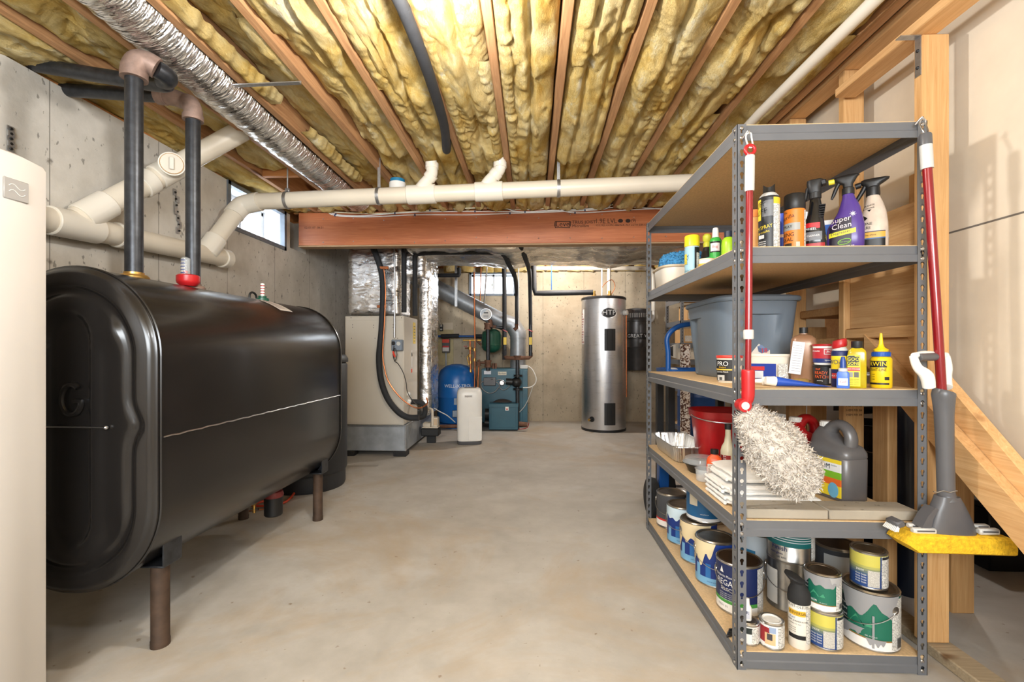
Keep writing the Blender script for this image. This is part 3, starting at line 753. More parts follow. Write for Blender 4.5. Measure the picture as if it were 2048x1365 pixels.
m.tube([(b.x, b.y, zt2 - .05), (b.x, b.y, zt2 - .012), (b.x - .02, b.y + .01, zt2 + .028), (b.x - .055, b.y + .02, zt2 + .045), (b.x - .10, b.y + .01, zt2 + .06), (b.x - .15, b.y, zt2 + .062)], [.038, .038, .038, .036, .036, .036], M['fitting'], 18, sm=4); m.cyl((b.x, b.y, zt2 - .055), (b.x, b.y, zt2 - .03), .042, M['fitting'], 18); m.cyl((b.x - .13, b.y, zt2 + .062), (b.x - .165, b.y - .004, zt2 + .064), .040, M['fitting'], 18); part('elbow', m, t, True, 'pair of rusty elbows')
w2_ = P(128, 180, X=XL - .02)
m = MB(); m.tube([(b.x - .15, b.y, zt2 + .062), (XL - .02, w2_.y, w2_.z)], .0295, M['ironpipe'], 18); part('horizontal_run', m, t, True)
# red tank gauge beside the vent pipe
c = P(378, 572, X=TX); gx = c.x + .02; gy = p2.y - .055
g = thing('tank_gauge', 'red oil gauge with a clear calibrated vial on top of the black tank', 'gauge', (gx, gy, tz))
m = MB(); m.lathe([(.0001, 0), (.028, 0), (.042, .012), (.045, .022), (.045, .045), (.038, .05), (.0001, .05)], M['red'], 20, (gx, gy, tz + .002)); part('base', m, g, True)
m = MB(); m.lathe([(.018, .05), (.018, .125), (.012, .13), (.0001, .13)], M['clear'], 16, (gx - .012, gy, tz)); part('vial', m, g, True)
m = MB()
for i in range(5): m.patch(.0184, -60, 30, .058 + .014 * i, .062 + .014 * i, F(60, 70, 120), o=(gx - .012, gy, tz))
m.lathe([(.0001, .06), (.009, .06), (.009, .07), (.0001, .07)], M['red'], 12, (gx - .012, gy, tz)); part('float', m, g, True)

# PVC drain on the left wall and its run below the joists
PR = .0555
wx = XL + .075
def wp(px, py): return P(px, py, X=wx)
d = thing('pvc_drain_pipe', 'thick white plastic drain pipe along the left wall, turning up and across below the joists', 'pipe', (wx, 2.6, 1.6))
A0, A1 = wp(60, 432), wp(452, 518)
m = MB(); m.cyl(A0 - (A1 - A0) * .25, A1, PR, M['pvc'], 28); part('wall_run', m, d, True)
def sleeve(name, a, b, r=PR + .009, lab=None, par=d, mt=None):
    m = MB(); a, b = Vector(a), Vector(b); u = (b - a).normalized() * .004
    m.tube([a, a + u, b - u, b], [r - .004, r, r, r - .004], mt or M['pvcj'], 28); return part(name, m, par, True, lab)
def lp(a, b, t): return Vector(a).lerp(Vector(b), t)
sleeve('end_cap', lp(A0, A1, .955), lp(A0, A1, 1.008)); sleeve('coupling', lp(A0, A1, .32), lp(A0, A1, .37)); sleeve('wye', lp(A0, A1, .06), lp(A0, A1, .24))
# branch 1 into the ceiling with its clean-out
B0 = wp(155, 440); CO = P(345, 338, X=wx + .13); B1 = P(473, 268, Z=2.325)
dirb = (CO - B0).normalized()
m = MB(); m.cyl(B0, CO, PR, M['pvc'], 28); m.cyl(CO, B1 + (B1 - CO) * .10, PR, M['pvc'], 28); part('branch', m, d, True)
sleeve('wye', B0 + dirb * .02, B0 + dirb * .17); sleeve('coupling', lp(B0, CO, .62), lp(B0, CO, .75)); sleeve('cleanout_tee', lp(B0, CO, .80), lp(CO, B1, .10), PR + .008)
ca = CO + Vector((.045, -.055, -.01)); cb = CO + Vector((.09, -.115, -.02))
m = MB(); m.tube([CO, ca, cb], [PR, PR + .004, PR + .004], M['pvcj'], 28); co_ = part('cleanout', m, d, True)
nrm = (cb - ca).normalized(); rot = nrm.to_track_quat('Z', 'Y')
m = MB(); m.cyl(cb, cb + nrm * .008, PR - .006, M['pvc'], 28); m.obox(cb + nrm * .014, (.020, .062, .016), M['pvcj'], rot, .002)
m.tube([cb + rot @ Vector((.051 * math.cos(k * PI / 12), .051 * math.sin(k * PI / 12), .006)) for k in range(24)], .002, M['kraft'], 6, closed=True); part('cleanout_plug', m, co_, True)
# branch 2: wye, diagonal, elbow, long run
YP = 3.1
R0, R1 = P(505, 404, Y=YP), P(1372, 366, Y=YP)
W0 = wp(412, 506); E = P(484, 408, Y=YP)
dirc = (E - W0).normalized(); dru = (R1 - R0).normalized()
m = MB(); m.cyl(W0, E - dirc * .06, PR, M['pvc'], 28); part('diagonal', m, d, True)
sleeve('wye', W0, W0 + dirc * .13)
m = MB(); m.tube([E - dirc * .11, E - dirc * .07, E - dirc * .02 + dru * .015, E + dru * .06 - dirc * .0, R0 + dru * .05], PR + .008, M['pvcj'], 28, sm=5); part('elbow', m, d, True)
RF = R1 + dru * 1.2
m = MB(); m.cyl(R0, RF, PR, M['pvc'], 28); part('long_run', m, d, True)
def run(px): k = (P(px, 380, Y=YP).x - R0.x) / dru.x; return R0 + dru * k
sleeve('coupling', run(815), run(872)); sleeve('coupling', run(950), run(1006))
for (pa, pts, r) in ((835, [(835, 385), (845, 372), (862, 352), (864, 338), (862, 322)], .038), (965, [(965, 380), (978, 362), (992, 348), (1000, 336), (999, 312)], .038)):
    m = MB(); q = [P(px, py, Y=YP - .02 * i) for i, (px, py) in enumerate(pts)]; m.tube(q, r, M['pvcj'], 22, sm=5)
    br = part('branch_fitting', m, d, True)
    m = MB(); m.cyl(lp(q[0], q[2], .85), lp(q[0], q[2], 1.12), r + .006, M['pvcj'], 22); m.cyl(q[3], q[3] + Vector((0, 0, .035)), r + .006, M['pvcj'], 22); part('coupling', m, br, True)
c = P(795, 368, Y=YP + .16); m = MB(); m.cyl(c - Vector((0, 0, .10)), c + Vector((0, 0, .005)), .058, M['whitep'], 24); m.cyl(c + Vector((0, 0, .005)), c + Vector((0, 0, .03)), .052, F(30, 120, 160), 24)
solo('capped_vent', m, 'short white vent fitting with a blue top behind the white drain pipe', 'pipe fitting')
for i, px in enumerate((575, 758, 1117, 664)):
    if i == 3: continue
    c = run(px); m = MB()
    m.tube([c + Vector((0, (PR + .003) * math.cos(k * PI / 12), (PR + .003) * math.sin(k * PI / 12))) for k in range(24)], .0025, M['strap'], 6, closed=True)
    m.loft([[c + Vector((x, (PR + .003) * math.cos(k * PI / 14 ), (PR + .003) * math.sin(k * PI / 14))) for k in range(28)] for x in (-.011, .011)], M['strap'], (False, False))
    top = Vector((min(JX, key=lambda q: abs(q - c.x)), c.y, ZJ + .03))
    if i == 0: m.cyl(c + Vector((0, 0, PR)), (c.x, c.y, ZJ + .06), .005, M['strap'], 8); m.obox(c + Vector((0, 0, PR + .012)), (.03, .02, .03), M['strap'], None, .003)
    else:
        tp = Vector((c.x, c.y, ZJ + .06)); 
        m.obox((c + Vector((0, 0, PR)) + tp) / 2, (.020, .002, (tp.z - c.z - PR) + .01), M['strap'])
    solo('pipe_hanger', m, ('metal rod hanger on the white drain pipe near the left window', 'metal strap hanger on the white drain pipe left of its two branches', 'metal strap hanger on the white drain pipe right of its two branches')[i], 'pipe hanger', 'strap hangers on the drain pipe')

# foil flex duct in its joist bay, black insulated line along a joist
xd = (JX[2] + JX[1]) / 2
xd = -1.505 + .0
fd = thing('flexible_duct', 'silver foil flexible duct hanging between ceiling joists above the tank', 'duct', (xd, 2.5, 2.28))
m = MB(); N = 150; secs = []
for i in range(N + 1):
    y = .3 + 3.62 * i / N; z = 2.375 + .012 * math.sin(y * 2.1); xx = xd + .01 * math.sin(y * 1.5)
    rr = .120 + .0045 * math.sin(i * 2.4) + .004 * mnoise.noise(Vector((y * 6, 1, 2)))
    if i > N - 6: rr *= .92
    secs.append([(xx + (rr + .006 * mnoise.noise(Vector((math.cos(2 * PI * j / 28) * 2, y * 9, math.sin(2 * PI * j / 28) * 2)))) * math.cos(2 * PI * j / 28), y, z + rr * math.sin(2 * PI * j / 28)) for j in range(28)])
m.loft(secs, M['foilflex']); part('foil_sleeve', m, fd, True)
for (pa, pb) in (((468, 172), (600, 166)),):
    a, b = P(*pa, Z=2.262), P(*pb, Z=2.262); m = MB(); m.obox((a + b) / 2, ((b - a).length, .022, .003), M['strap'], Matrix.Rotation(math.atan2(b.y - a.y, b.x - a.x), 3, 'Z')); m.obox((a + b) / 2 + Vector((0, .011, .008)), ((b - a).length, .002, .016), M['strap'], Matrix.Rotation(math.atan2(b.y - a.y, b.x - a.x), 3, 'Z')); part('support_bar', m, fd, True)
q = [P(780, -40, Z=2.29), P(808, 20, Z=2.29), P(858, 150, Z=2.29), P(888, 250, Z=2.29), P(893, 300, Z=2.27), P(893, 322, Z=2.25)]
q[-1] = q[-2] + Vector((0.0, .02, .10)); q.insert(0, q[0] + (q[0] - q[1]).normalized() * 1.6)
m = MB(); m.tube(q, .025, M['foam'], 16, sm=6)
solo('insulated_pipe', m, 'black foam covered pipe running along a ceiling joist between yellow insulation', 'pipe')
q = [P(1770, -20, Z=2.29), P(1520, 226, Z=2.29), P(1440, 312, Z=2.29), P(1300, 455, Z=2.29)]; q.insert(0, q[0] + (q[0] - q[1]).normalized() * 1.8)
m = MB(); m.tube(q, .024, M['pvcj'], 20); solo('pvc_pipe', m, 'slim white plastic pipe along the ceiling above the grey shelf rack', 'pipe')

# cables clipped along the beam
for i, (pts, colr, rad) in enumerate((
    ([(640, 415), (664, 424), (760, 427), (860, 421), (960, 416), (1060, 419), (1150, 412), (1220, 410), (1280, 407), (1320, 411)], (238, 232, 200), .0055),
    ([(650, 417), (672, 429), (720, 432), (790, 427), (850, 424), (950, 423), (1050, 424), (1120, 421), (1200, 417), (1250, 414), (1300, 417), (1330, 419)], (240, 240, 240), .005),
    ([(648, 417), (670, 431), (740, 434), (830, 430), (940, 430), (1020, 427), (1110, 424), (1170, 421), (1210, 418), (1222, 408), (1224, 398)], (244, 244, 244), .005),
    ([(1006, 398), (1010, 410), (1020, 420), (1050, 424), (1110, 421), (1150, 426), (1200, 424), (1260, 420), (1330, 417)], (236, 236, 238), .0048))):
    m = MB(); q = [P(px, py, Y=4.083 - .004 * i) for px, py in pts]; m.tube(q, rad, F(*colr), 8, sm=6)
    cb_ = thing('electric_cable', ('cream cable stapled highest along the top of the reddish beam', 'thin white cable weaving along the top of the reddish beam', 'white cable that bends up into the ceiling at the right of the beam', 'white cable that drops onto the beam from behind the drain pipe')[i], 'cable', q[0], 0, 'cables along the reddish beam')
    part('sheath', m, cb_, True)
    for j in range(1, len(q) - 1, 2):
        m = MB(); m.obox(q[j], (.012, .012, .018), F(24, 50, 96), None, .002); part('staple', m, cb_, True)

# black drum, oil filter and hose under the tank
dx, dy = -1.77, 3.55
t = thing('black_drum', 'black plastic drum on the floor beyond the far end of the oil tank', 'drum', (dx, dy, 0))
m = MB(); m.lathe([(.0001, 0), (.27, 0), (.278, .02), (.278, .12), (.284, .125), (.29, .14), (.292, .95), (.28, .97), (.0001, .97)], simple('drum_plastic', (40, 42, 46), .5, 0, .1, 6), 48); part('barrel', m, t)
m = MB(); m.lathe([(.0001, .972), (.298, .972), (.298, 1.0), (.28, 1.03), (.0001, 1.04)], M['black'], 48); part('drum_lid', m, t)
c = P(592, 990, X=TX); fx_, fy_ = TX + .03, 2.62
t = thing('oil_filter', 'small black oil filter canister with a red cap under the tank', 'filter', (fx_, fy_, .10))
m = MB(); m.lathe([(.0001, 0), (.045, 0), (.05, .006), (.05, .11), (.0001, .11)], M['black'], 20); part('canister', m, t)
m = MB(); m.lathe([(.052, .108), (.056, .118), (.05, .14), (.03, .15), (.0001, .152)], simple('dull_red', (126, 46, 46), .45), 20); part('cap', m, t)
m = MB(); m.cyl((-.0, 0, .15), (0, 0, .17), .012, M['brass'], 10); m.cyl((-.085, -.05, .03), (-.085, -.05, .17), .009, M['brass'], 10); m.sphere((-.085, -.05, .09), .018, M['brass'], 10, 6); m.cyl((-.11, -.05, .05), (-.06, -.05, .05), .006, M['steel'], 8); part('valve', m, t)
q = [P(590, 985, Z=.02), P(572, 1004, Z=.012), P(540, 1012, Z=.012), P(505, 1012, Z=.012), P(520, 1005, Z=.012), P(535, 1000, Z=.012), P(530, 993, Z=.012), P(500, 992, Z=.012)]
m = MB(); m.tube(q, .008, F(214, 78, 48), 8, sm=8); solo('orange_oil_line', m, 'orange tube lying on the floor under the oil tank', 'tube')
q = [P(585, 996, Z=.006), P(540, 1016, Z=.006), P(490, 1024, Z=.006), P(470, 1028, Z=.006)]
m = MB(); m.tube(q, .004, M['copper'], 8, sm=6); solo('copper_oil_line', m, 'thin copper line on the floor beside the orange tube', 'tube')
# ---------------------------------------------------------------- air handler, ducts, boiler, well tank, water heater
YFU = 4.55
xl, xr = P(690, 700, Y=YFU).x, P(808, 700, Y=YFU).x
zb, zt = P(750, 851, Y=YFU).z, P(750, 632, Y=YFU).z
ah = thing('air_handler', 'tall beige air handler cabinet on a galvanised base beside the oil tank', 'air handler', ((xl + xr) / 2, 4.85, 0))
m = MB(); m.box(xl, xr, YFU, 5.09, zb + .002, zt, M['cabinet'], .006); cab = part('cabinet', m, ah, True)
m = MB(); zz = P(750, 641, Y=YFU).z; m.box(xl + .01, xr - .01, YFU - .003, YFU, zb + .02, zz - .003, M['cabinet'], .001); m.box(xl + .01, xr - .01, YFU - .003, YFU, zz, zt - .01, M['cabinet'], .001); part('front_panel', m, ah, True)
m = MB()
for px, py in ((702, 636), (703, 677), (750, 677), (795, 677), (803, 636), (747, 651), (747, 656), (705, 650), (705, 655), (786, 650), (786, 655)): 
    c = P(px, py, Y=YFU - .004); m.sphere(c, .004, M['black'], 6, 4)
part('panel_screws', m, ah, True, kind='stuff')
xb0, xb1, yb0, yb1 = xl - .02, xr + .02, YFU - .02, 5.74
m = MB(); m.box(xb0, xb1, yb0, yb1, .055, zb, M['galv'], .002); part('base_plenum', m, ah, True, 'galvanised sheet metal base')
m = MB()
for x in (xb0, xb1): m.box(x - .008, x + .008, yb0 - .003, yb0 + .012, .055, zb + .004, M['strap'], .001)
m.box(xb0, xb1, yb0 - .004, yb0, zb - .012, zb + .004, M['strap'], .001); m.box(xb1, xb1 + .004, yb0, yb1, zb - .010, zb + .004, M['strap'], .001); part('base_flange', m, ah, True)
for x in (xb0 + .05, xb1 - .065):
    for y in (yb0 + .05, yb1 - .08): m = MB(); m.box(x - .055, x + .075, y - .06, y + .06, 0, .053, M['blackrub'], .004); part('rubber_pad', m, ah, True)
# plenum wrapped in foil
def foilbox(name, x0, x1, y0, y1, z0, z1, mt, par, amp=.012, fr=9.0, lab=None, rounding=.05, res=.025, sag=None):
    m = MB()
    def disp(p, nrm):
        q = mnoise.fractal(Vector(p) * fr, 1.0, 2.0, 3); w_ = abs(mnoise.noise(Vector((p[0] * 5 + p[2] * 9, p[1] * 6, p[2] * 5 - p[0] * 7))))
        return Vector(p) + Vector(nrm) * (amp * (q + .9 * (.4 - w_)))
    cx, cy, cz = (x0 + x1) / 2, (y0 + y1) / 2, (z0 + z1) / 2; hx, hy, hz = (x1 - x0) / 2, (y1 - y0) / 2, (z1 - z0) / 2
    def rnd(p):
        q = Vector((p[0] - cx, p[1] - cy, p[2] - cz)); o = Vector()
        for k, h in enumerate((hx, hy, hz)):
            r = min(rounding, h); o[k] = max(-h + r, min(h - r, q[k]))
        d = q - o
        r = min(rounding, hx, hy, hz)
        if d.length > 1e-6: d = d.normalized() * min(d.length, r); nn = d.normalized()
        else: nn = Vector((0, 0, 1))
        p2 = Vector((cx, cy, cz)) + o + d
        if sag: p2.z += sag(p2)
        return disp(p2, nn)
    for a, s_ in ((0, -1), (0, 1), (1, -1), (1, 1), (2, -1), (2, 1)):
        b, c = (a + 1) % 3, (a + 2) % 3; lo = (x0, y0, z0); hi = (x1, y1, z1)
        nb, nc = max(2, int((hi[b] - lo[b]) / res)), max(2, int((hi[c] - lo[c]) / res))
        def fn(u, v):
            p = [0, 0, 0]; p[a] = lo[a] if s_ < 0 else hi[a]; p[b] = lo[b] + (hi[b] - lo[b]) * u; p[c] = lo[c] + (hi[c] - lo[c]) * v
            return rnd(p)
        m.grid(fn, nb, nc, mt)
    return part(name, m, par, True, lab, ang=70)
pln = thing('foil_plenum', 'crinkled foil wrapped duct box rising from the beige air handler', 'duct', ((xl + xr) / 2, 4.83, zt))
foilbox('foil_wrap', xl + .0, xr - .06, 4.60, 5.06, zt + .003, 2.36, M['foil'], pln, .008, 6)
rd = thing('foil_return_duct', 'narrow silver foil duct standing on the galvanised base behind the air handler', 'duct', (-1.25, 5.3, zb))
foilbox('foil_wrap', P(838, 700, Y=5.2).x, P(861, 700, Y=5.2).x, 5.18, 5.66, zb + .004, 2.10, M['foil'], rd, .008, 14)
foilbox('foil_transition', -1.40, -1.17, 4.95, 5.66, 1.86, 2.34, M['foil'], rd, .012, 10)
hd = thing('foil_trunk_duct', 'long horizontal foil wrapped duct below the far ceiling', 'duct', (.3, 5.1, 2.1))
sg = lambda p: .018 * math.sin(p.x * 5.2) + .012 * math.sin(p.x * 11 + 1) - (.03 * max(0, 1 - abs(p.y - 5.1) / .25))
foilbox('foil_wrap', -1.30, 2.1, 4.56, 5.60, 2.075, 2.35, M['foilduct'], hd, .012, 6, None, .09, .03, sg)
m = MB(); lt = F(40, 42, 60, .5)
for px in (1064, 1072):
    c = P(px, 515, Z=2.045); m.text('OPEN FACE', .05, lt, lambda x, y, c=c: (c.x - y, c.y + x, 2.046 - .012))
part('printed_marks', m, hd, True)
# refrigerant lines on the air handler
YR = YFU - .05
def pl(pts, Y, dy=0.0): return [P(px, py, Y=Y + dy * i) for i, (px, py) in enumerate(pts)]
m = MB(); m.tube(pl([(742, 488), (752, 510), (763, 545), (766, 580), (765, 620), (763, 660), (760, 690), (758, 720), (762, 760), (774, 795), (794, 822), (815, 835), (838, 836)], YR, -.004), .030, M['foam'], 14, sm=5)
rl = thing('refrigerant_line', 'thick black insulated line curving down the front of the air handler', 'pipe', P(766, 600, Y=YR)); part('insulation_sleeve', m, rl, True)
m = MB(); m.tube(pl([(768, 540), (771, 580), (769, 640), (766, 690), (766, 720), (776, 762), (800, 795), (828, 815), (845, 815), (855, 805), (852, 795)], YR - .04), .0065, M['copper'], 8, sm=5); part('copper_tube', m, rl, True, 'thin bare copper tube')
m = MB()
for px, py in ((769, 537), (764, 614)): c = P(px, py, Y=YR - .0); m.box(c.x - .04, c.x + .05, c.y - .036, c.y - .02, c.z - .014, c.z + .014, M['copper'], .003)
part('copper_clips', m, rl, True, kind='stuff')
m = MB(); m.tube(pl([(835, 836), (848, 832), (850, 815), (842, 806), (825, 804), (816, 804)], 4.78), .028, M['foam'], 12, sm=4); solo('insulated_stub', m, 'black foam covered pipe stub entering the side of the air handler', 'pipe')
for (px, yy, z0, z1, nm, lb_) in ((808, 4.58, 493, 625, 'insulated_riser', 'black insulated pipe standing on the front right of the foil plenum'), (830, 4.74, 502, 632, 'insulated_riser', 'black insulated pipe behind the first, at the right edge of the air handler')):
    m = MB(); a_, b_ = P(px, z1, Y=yy), P(px, z0 - 12, Y=yy)
    if px == 830:
        m.tube([a_, P(830, 525, Y=yy), P(831, 512, Y=yy), P(840, 507, Y=yy), P(900, 505, Y=yy), P(985, 505, Y=yy), P(1006, 508, Y=yy), P(1018, 530, Y=yy + .25), P(1030, 555, Y=yy + .6), P(1033, 580, Y=yy + 1.2), P(1033, 610, Y=yy + 1.3), P(1033, 648, Y=yy + 1.3)], [.026] * 9 + [.024, .022, .022], M['foam'], 14, sm=4)
    else: m.tube([a_, b_], .027, M['foam'], 14)
    solo(nm, m, lb_, 'pipe')
m = MB(); m.tube([P(1040, 488, Y=4.5), P(1050, 515, Y=4.9), P(1058, 540, Y=5.4), P(1060, 570, Y=5.9), P(1061, 640, Y=6.0), P(1061, 672, Y=6.0)], [.026, .026, .026, .026, .024, .024], M['foam'], 14, sm=5); solo('insulated_riser', m, 'black insulated pipe dropping from the foil duct to the right arm of the boiler', 'pipe')
m = MB(); m.tube(pl([(788, 490), (790, 560), (789, 676)], YR + .02), .010, M['strap'], 10); solo('metal_conduit', m, 'thin metal conduit down to the grey electrical box on the air handler', 'conduit')
eb = thing('electrical_box', 'grey metal electrical box with a plugged black cord on the air handler', 'electrical box', P(797, 702, Y=YFU - .004))
m = MB(); c = P(797, 691, Y=YFU); m.box(c.x - .055, c.x + .055, YFU - .06, YFU - .004, c.z - .055, c.z + .055, M['steelgrey'], .006); part('box', m, eb, True)
m = MB(); m.lathe([(.0001, 0), (.02, 0), (.02, .006), (.0001, .006)], M['ltgrey'], 14); 
m.v = [(c.x + v[0] + .018, YFU - .061 - v[2], c.z + v[1] + .015) for v in m.v]; part('outlet', m, eb, True)
m = MB(); m.obox((c.x - .03, YFU - .075, c.z + .02), (.03, .03, .035), M['black'], None, .006)
m.tube(pl([(788, 692), (786, 710), (790, 722), (794, 710), (790, 697), (787, 705), (789, 722), (796, 728), (806, 745), (812, 765), (815, 785), (824, 800), (835, 812)], YFU - .07, -.002), .004, M['black'], 8, sm=5); part('power_cord', m, eb, True, 'black cord')
m = MB(); a_ = P(788, 709, Y=YFU - .085); m.obox(a_, (.018, .004, .06), F(220, 62, 36), Matrix.Rotation(R(-20), 3, 'Y')); part('cord_tag', m, eb, True, 'orange tag')
m = MB(); xs = xr + .0015
def side(py, y, w_, h_, mt, name, lab):
    z = P(822, py, X=xr).z; m = MB(); m.box(xs - .001, xs + .001, y - w_, y + w_, z - h_, z + h_, mt); return part(name, m, ah, True, lab)
side(666, 4.95, .05, .115, F(240, 206, 30), 'yellow_label', 'yellow energy label'); side(710, 4.85, .02, .02, F(240, 238, 232), 'small_label', 'small white label'); side(742, 4.84, .02, .02, F(232, 84, 50), 'orange_sticker', 'orange sticker'); side(718, 4.845, .018, .09, F(232, 230, 224), 'paper_strip', 'white paper strip')
m = MB()
for i in range(6): z = P(822, 652 + i * 6, X=xr).z; m.box(xs + .001, xs + .0018, 4.92, 4.98, z - .004, z + .003, F(40, 36, 20))
part('label_print', m, ah, True, kind='stuff')
for py in (788, 803, 806): 
    z = P(820, py, Y=4.7).z; m = MB(); m.lathe([(.0001, 0), (.02, 0), (.02, .02), (.012, .03), (.0001, .03)], M['whitep'], 12); m.v = [(xr + v[2], 4.68 + v[0] + (.03 if py == 803 else 0), z + v[1]) for v in m.v]; part('drain_stub', m, ah, True)
# condensate pump
cp = P(864, 868, Z=.18)
t = thing('condensate_pump', 'beige and black condensate pump beside the galvanised base', 'pump', (-1.145, 5.15, .10))
m = MB(); m.box(-.10, .10, -.07, .07, 0, .085, M['black'], .008); part('reservoir', m, t)
m = MB(); m.box(-.09, .09, -.06, .06, .087, .10, M['pvc'], .003); m.box(-.085, .005, -.055, .055, .10, .145, M['pvc'], .006); m.box(.01, .085, -.05, .05, .10, .205, M['pvc'], .006); part('motor_housing', m, t)
m = MB()
for i in range(5): m.box(.02 + i * .013, .026 + i * .013, -.0515, -.05, .12, .19, M['kraft'])
part('vent_slots', m, t, kind='stuff')
m = MB(); m.tube([(.03, -.065, .12), (.03, -.065, .27), (.02, -.06, .30), (-.03, -.02, .30), (-.06, 0, .24)], .014, M['pvc'], 12, sm=3); part('discharge_pipe', m, t)
m = MB(); m.box(-.06, .04, .04, .09, -.10, -.001, M['black'], .003); part('bracket', m, t)
m = MB(); q = [P(862, 590, Y=5.25), P(862, 700, Y=5.25), P(861, 770, Y=5.25), P(861, 815, Y=5.25)]; m.tube(q, .009, M['pvcj'], 10); solo('condensate_pipe', m, 'thin white vertical pipe along the foil return duct', 'pipe')
m = MB(); q = [P(857, 660, Y=5.22), P(857, 740, Y=5.22), P(856, 800, Y=5.22), P(852, 818, Y=5.1)]; m.tube(q, .008, M['copper'], 10); solo('copper_line', m, 'copper tube running down beside the thin white pipe', 'pipe')
m = MB(); q = [P(868, 817, Y=5.3), P(880, 824, Y=5.4), P(895, 832, Y=5.5), P(910, 845, Y=5.7)]; m.tube(q, .006, M['whitep'], 8, sm=4); solo('drain_hose', m, 'thin white hose running from the condensate pump to the blue tank', 'hose')

# boiler
YBO = 6.30
bx0_, bx1_ = P(963, 800, Y=YBO).x, P(1055, 800, Y=YBO).x; bzt = P(1000, 738, Y=YBO).z
bo = thing('boiler', 'teal blue oil boiler with a burner box on its front', 'boiler', ((bx0_ + bx1_) / 2, 6.5, 0))
m = MB(); m.box(bx0_, bx1_, YBO, 6.82, .06, bzt, M['boilerblue'], .008); part('jacket', m, bo, True)
m = MB(); m.box(bx0_ + .02, bx1_ - .02, YBO + .02, 6.8, 0, .058, M['black'], .003); part('plinth', m, bo, True)
m = MB(); m.box(bx0_ + .0, bx1_ - .075, YBO - .006, YBO - .001, .25, bzt - .015, M['boilerblue'], .002); m.box(bx1_ - .070, bx1_, YBO - .006, YBO - .001, .08, bzt - .015, M['boilerblue'], .002); part('front_panel', m, bo, True)
ux0, ux1, uz0, uz1 = P(978, 850, Y=5.98).x, P(1036, 850, Y=5.98).x, P(1000, 860, Y=5.98).z, P(1000, 809, Y=5.98).z
m = MB(); m.box(ux0, ux1, 5.98, 6.22, max(.02, uz0), uz1, M['boilerblue'], .004); m.box(ux0 + .03, ux1 - .03, 5.976, 5.98, uz0 + .03, uz1 - .05, M['boilerblue'], .001); m.box(ux0 - .004, ux1 + .004, 5.975, 6.225, uz1 - .04, uz1 + .003, M['boilerblue'], .002); bc = part('burner_cover', m, bo, True)
m = MB(); c = P(1014, 818, Y=5.974); m.box(c.x - .022, c.x + .022, 5.973, 5.976, c.z - .025, c.z + .025, F(238, 236, 232)); m.lathe([(.0001, 0), (.011, 0), (.0001, .002)], F(206, 40, 40), 12); m.v[-36:] = [(c.x + v[0], 5.9725 - v[2], c.z - .006 + v[1]) for v in m.v[-36:]]; part('switch_label', m, bc, True, 'white label with a red dot')
m = MB(); ex = (bx0_ + bx1_) / 2 + .0; c = P(1005, 812, Y=6.2); m.lathe([(.0001, -.17), (.17, -.17), (.19, -.10), (.19, .0), (.12, .05), (.0001, .06)], simple('burner_black', (52, 44, 42), .4, .3, .2), 24); m.v = [(c.x + v[0], 6.18 - v[2] * .6, c.z - .06 + v[1] * .8) for v in m.v]; part('burner_door', m, bo, True)
m = MB(); c = P(975, 828, Y=6.1); m.cyl((c.x - .03, 6.1, c.z), (c.x + .07, 6.1, c.z), .07, M['black'], 16); m.cyl((c.x - .035, 6.1, c.z - .12), (c.x + .06, 6.1, c.z - .12), .045, M['black'], 14); part('burner_motor', m, bo, True)
def lbl(name, px0, px1, py0, py1, Y, mt, par, lab=None, th=.002):
    a, b = P(px0, py0, Y=Y), P(px1, py1, Y=Y); m = MB(); m.box(a.x, b.x, Y - th, Y, b.z, a.z, mt); return part(name, m, par, True, lab)
l1 = lbl('data_label', 968, 982, 742, 749, YBO - .007, F(214, 218, 226), bo, 'pale data label')
l2 = lbl('name_plate', 996, 1013, 744, 751, YBO - .007, F(216, 210, 190), bo, 'cream name plate')
m = MB(); c = P(1004.5, 747.5, Y=YBO - .0105); m.text('Burnham', .036, F(40, 40, 46), lambda x, y: (c.x + x * .75, c.y, c.z + y)); part('lettering', m, l2, True)
a, b = P(968, 755, Y=YBO), P(992, 771, Y=YBO); m = MB(); m.box(a.x, b.x, YBO - .07, YBO - .008, b.z, a.z, M['greypl'], .005); m.box(a.x + .10, a.x + .13, YBO - .0715, YBO - .07, a.z - .03, a.z - .018, M['black']); part('control_box', m, bo, True)
c = P(1004, 766, Y=YBO - .01); m = MB(); m.lathe([(.0001, 0), (.04, 0), (.04, .03), (.03, .04), (.0001, .04)], M['steel'], 16); m.v = [(c.x + v[0], YBO - .01 - v[2], c.z + v[1]) for v in m.v]; part('gauge', m, bo, True)
m = MB()
for pts in ([(992, 762), (1000, 760), (1008, 764), (1018, 772)], [(992, 764), (998, 770), (1000, 776), (1006, 781), (1013, 778), (1020, 772)], [(968, 762), (962, 768), (966, 780), (978, 787), (990, 784), (998, 774)]): m.tube(pl(pts, YBO - .05), .006, M['strap'], 8, sm=4)
part('armoured_cable', m, bo, True, kind='stuff')
m = MB(); m.tube(pl([(1057, 733), (1065, 740), (1072, 756), (1070, 768), (1060, 775), (1046, 776)], YBO - .03), .007, M['whitep'], 8, sm=4); part('white_cable', m, bo, True, 'white looping cable')
m = MB(); m.tube(pl([(1066, 772), (1060, 790), (1050, 812), (1036, 828)], YBO - .1), .005, M['ltgrey'], 8, sm=4); part('grey_cable', m, bo, True)
m = MB(); c = P(1047, 735, Y=YBO + .05); m.box(c.x - .05, c.x + .06, YBO, YBO + .10, bzt + .001, bzt + .05, M['ltgrey'], .004); part('junction_box', m, bo, True)
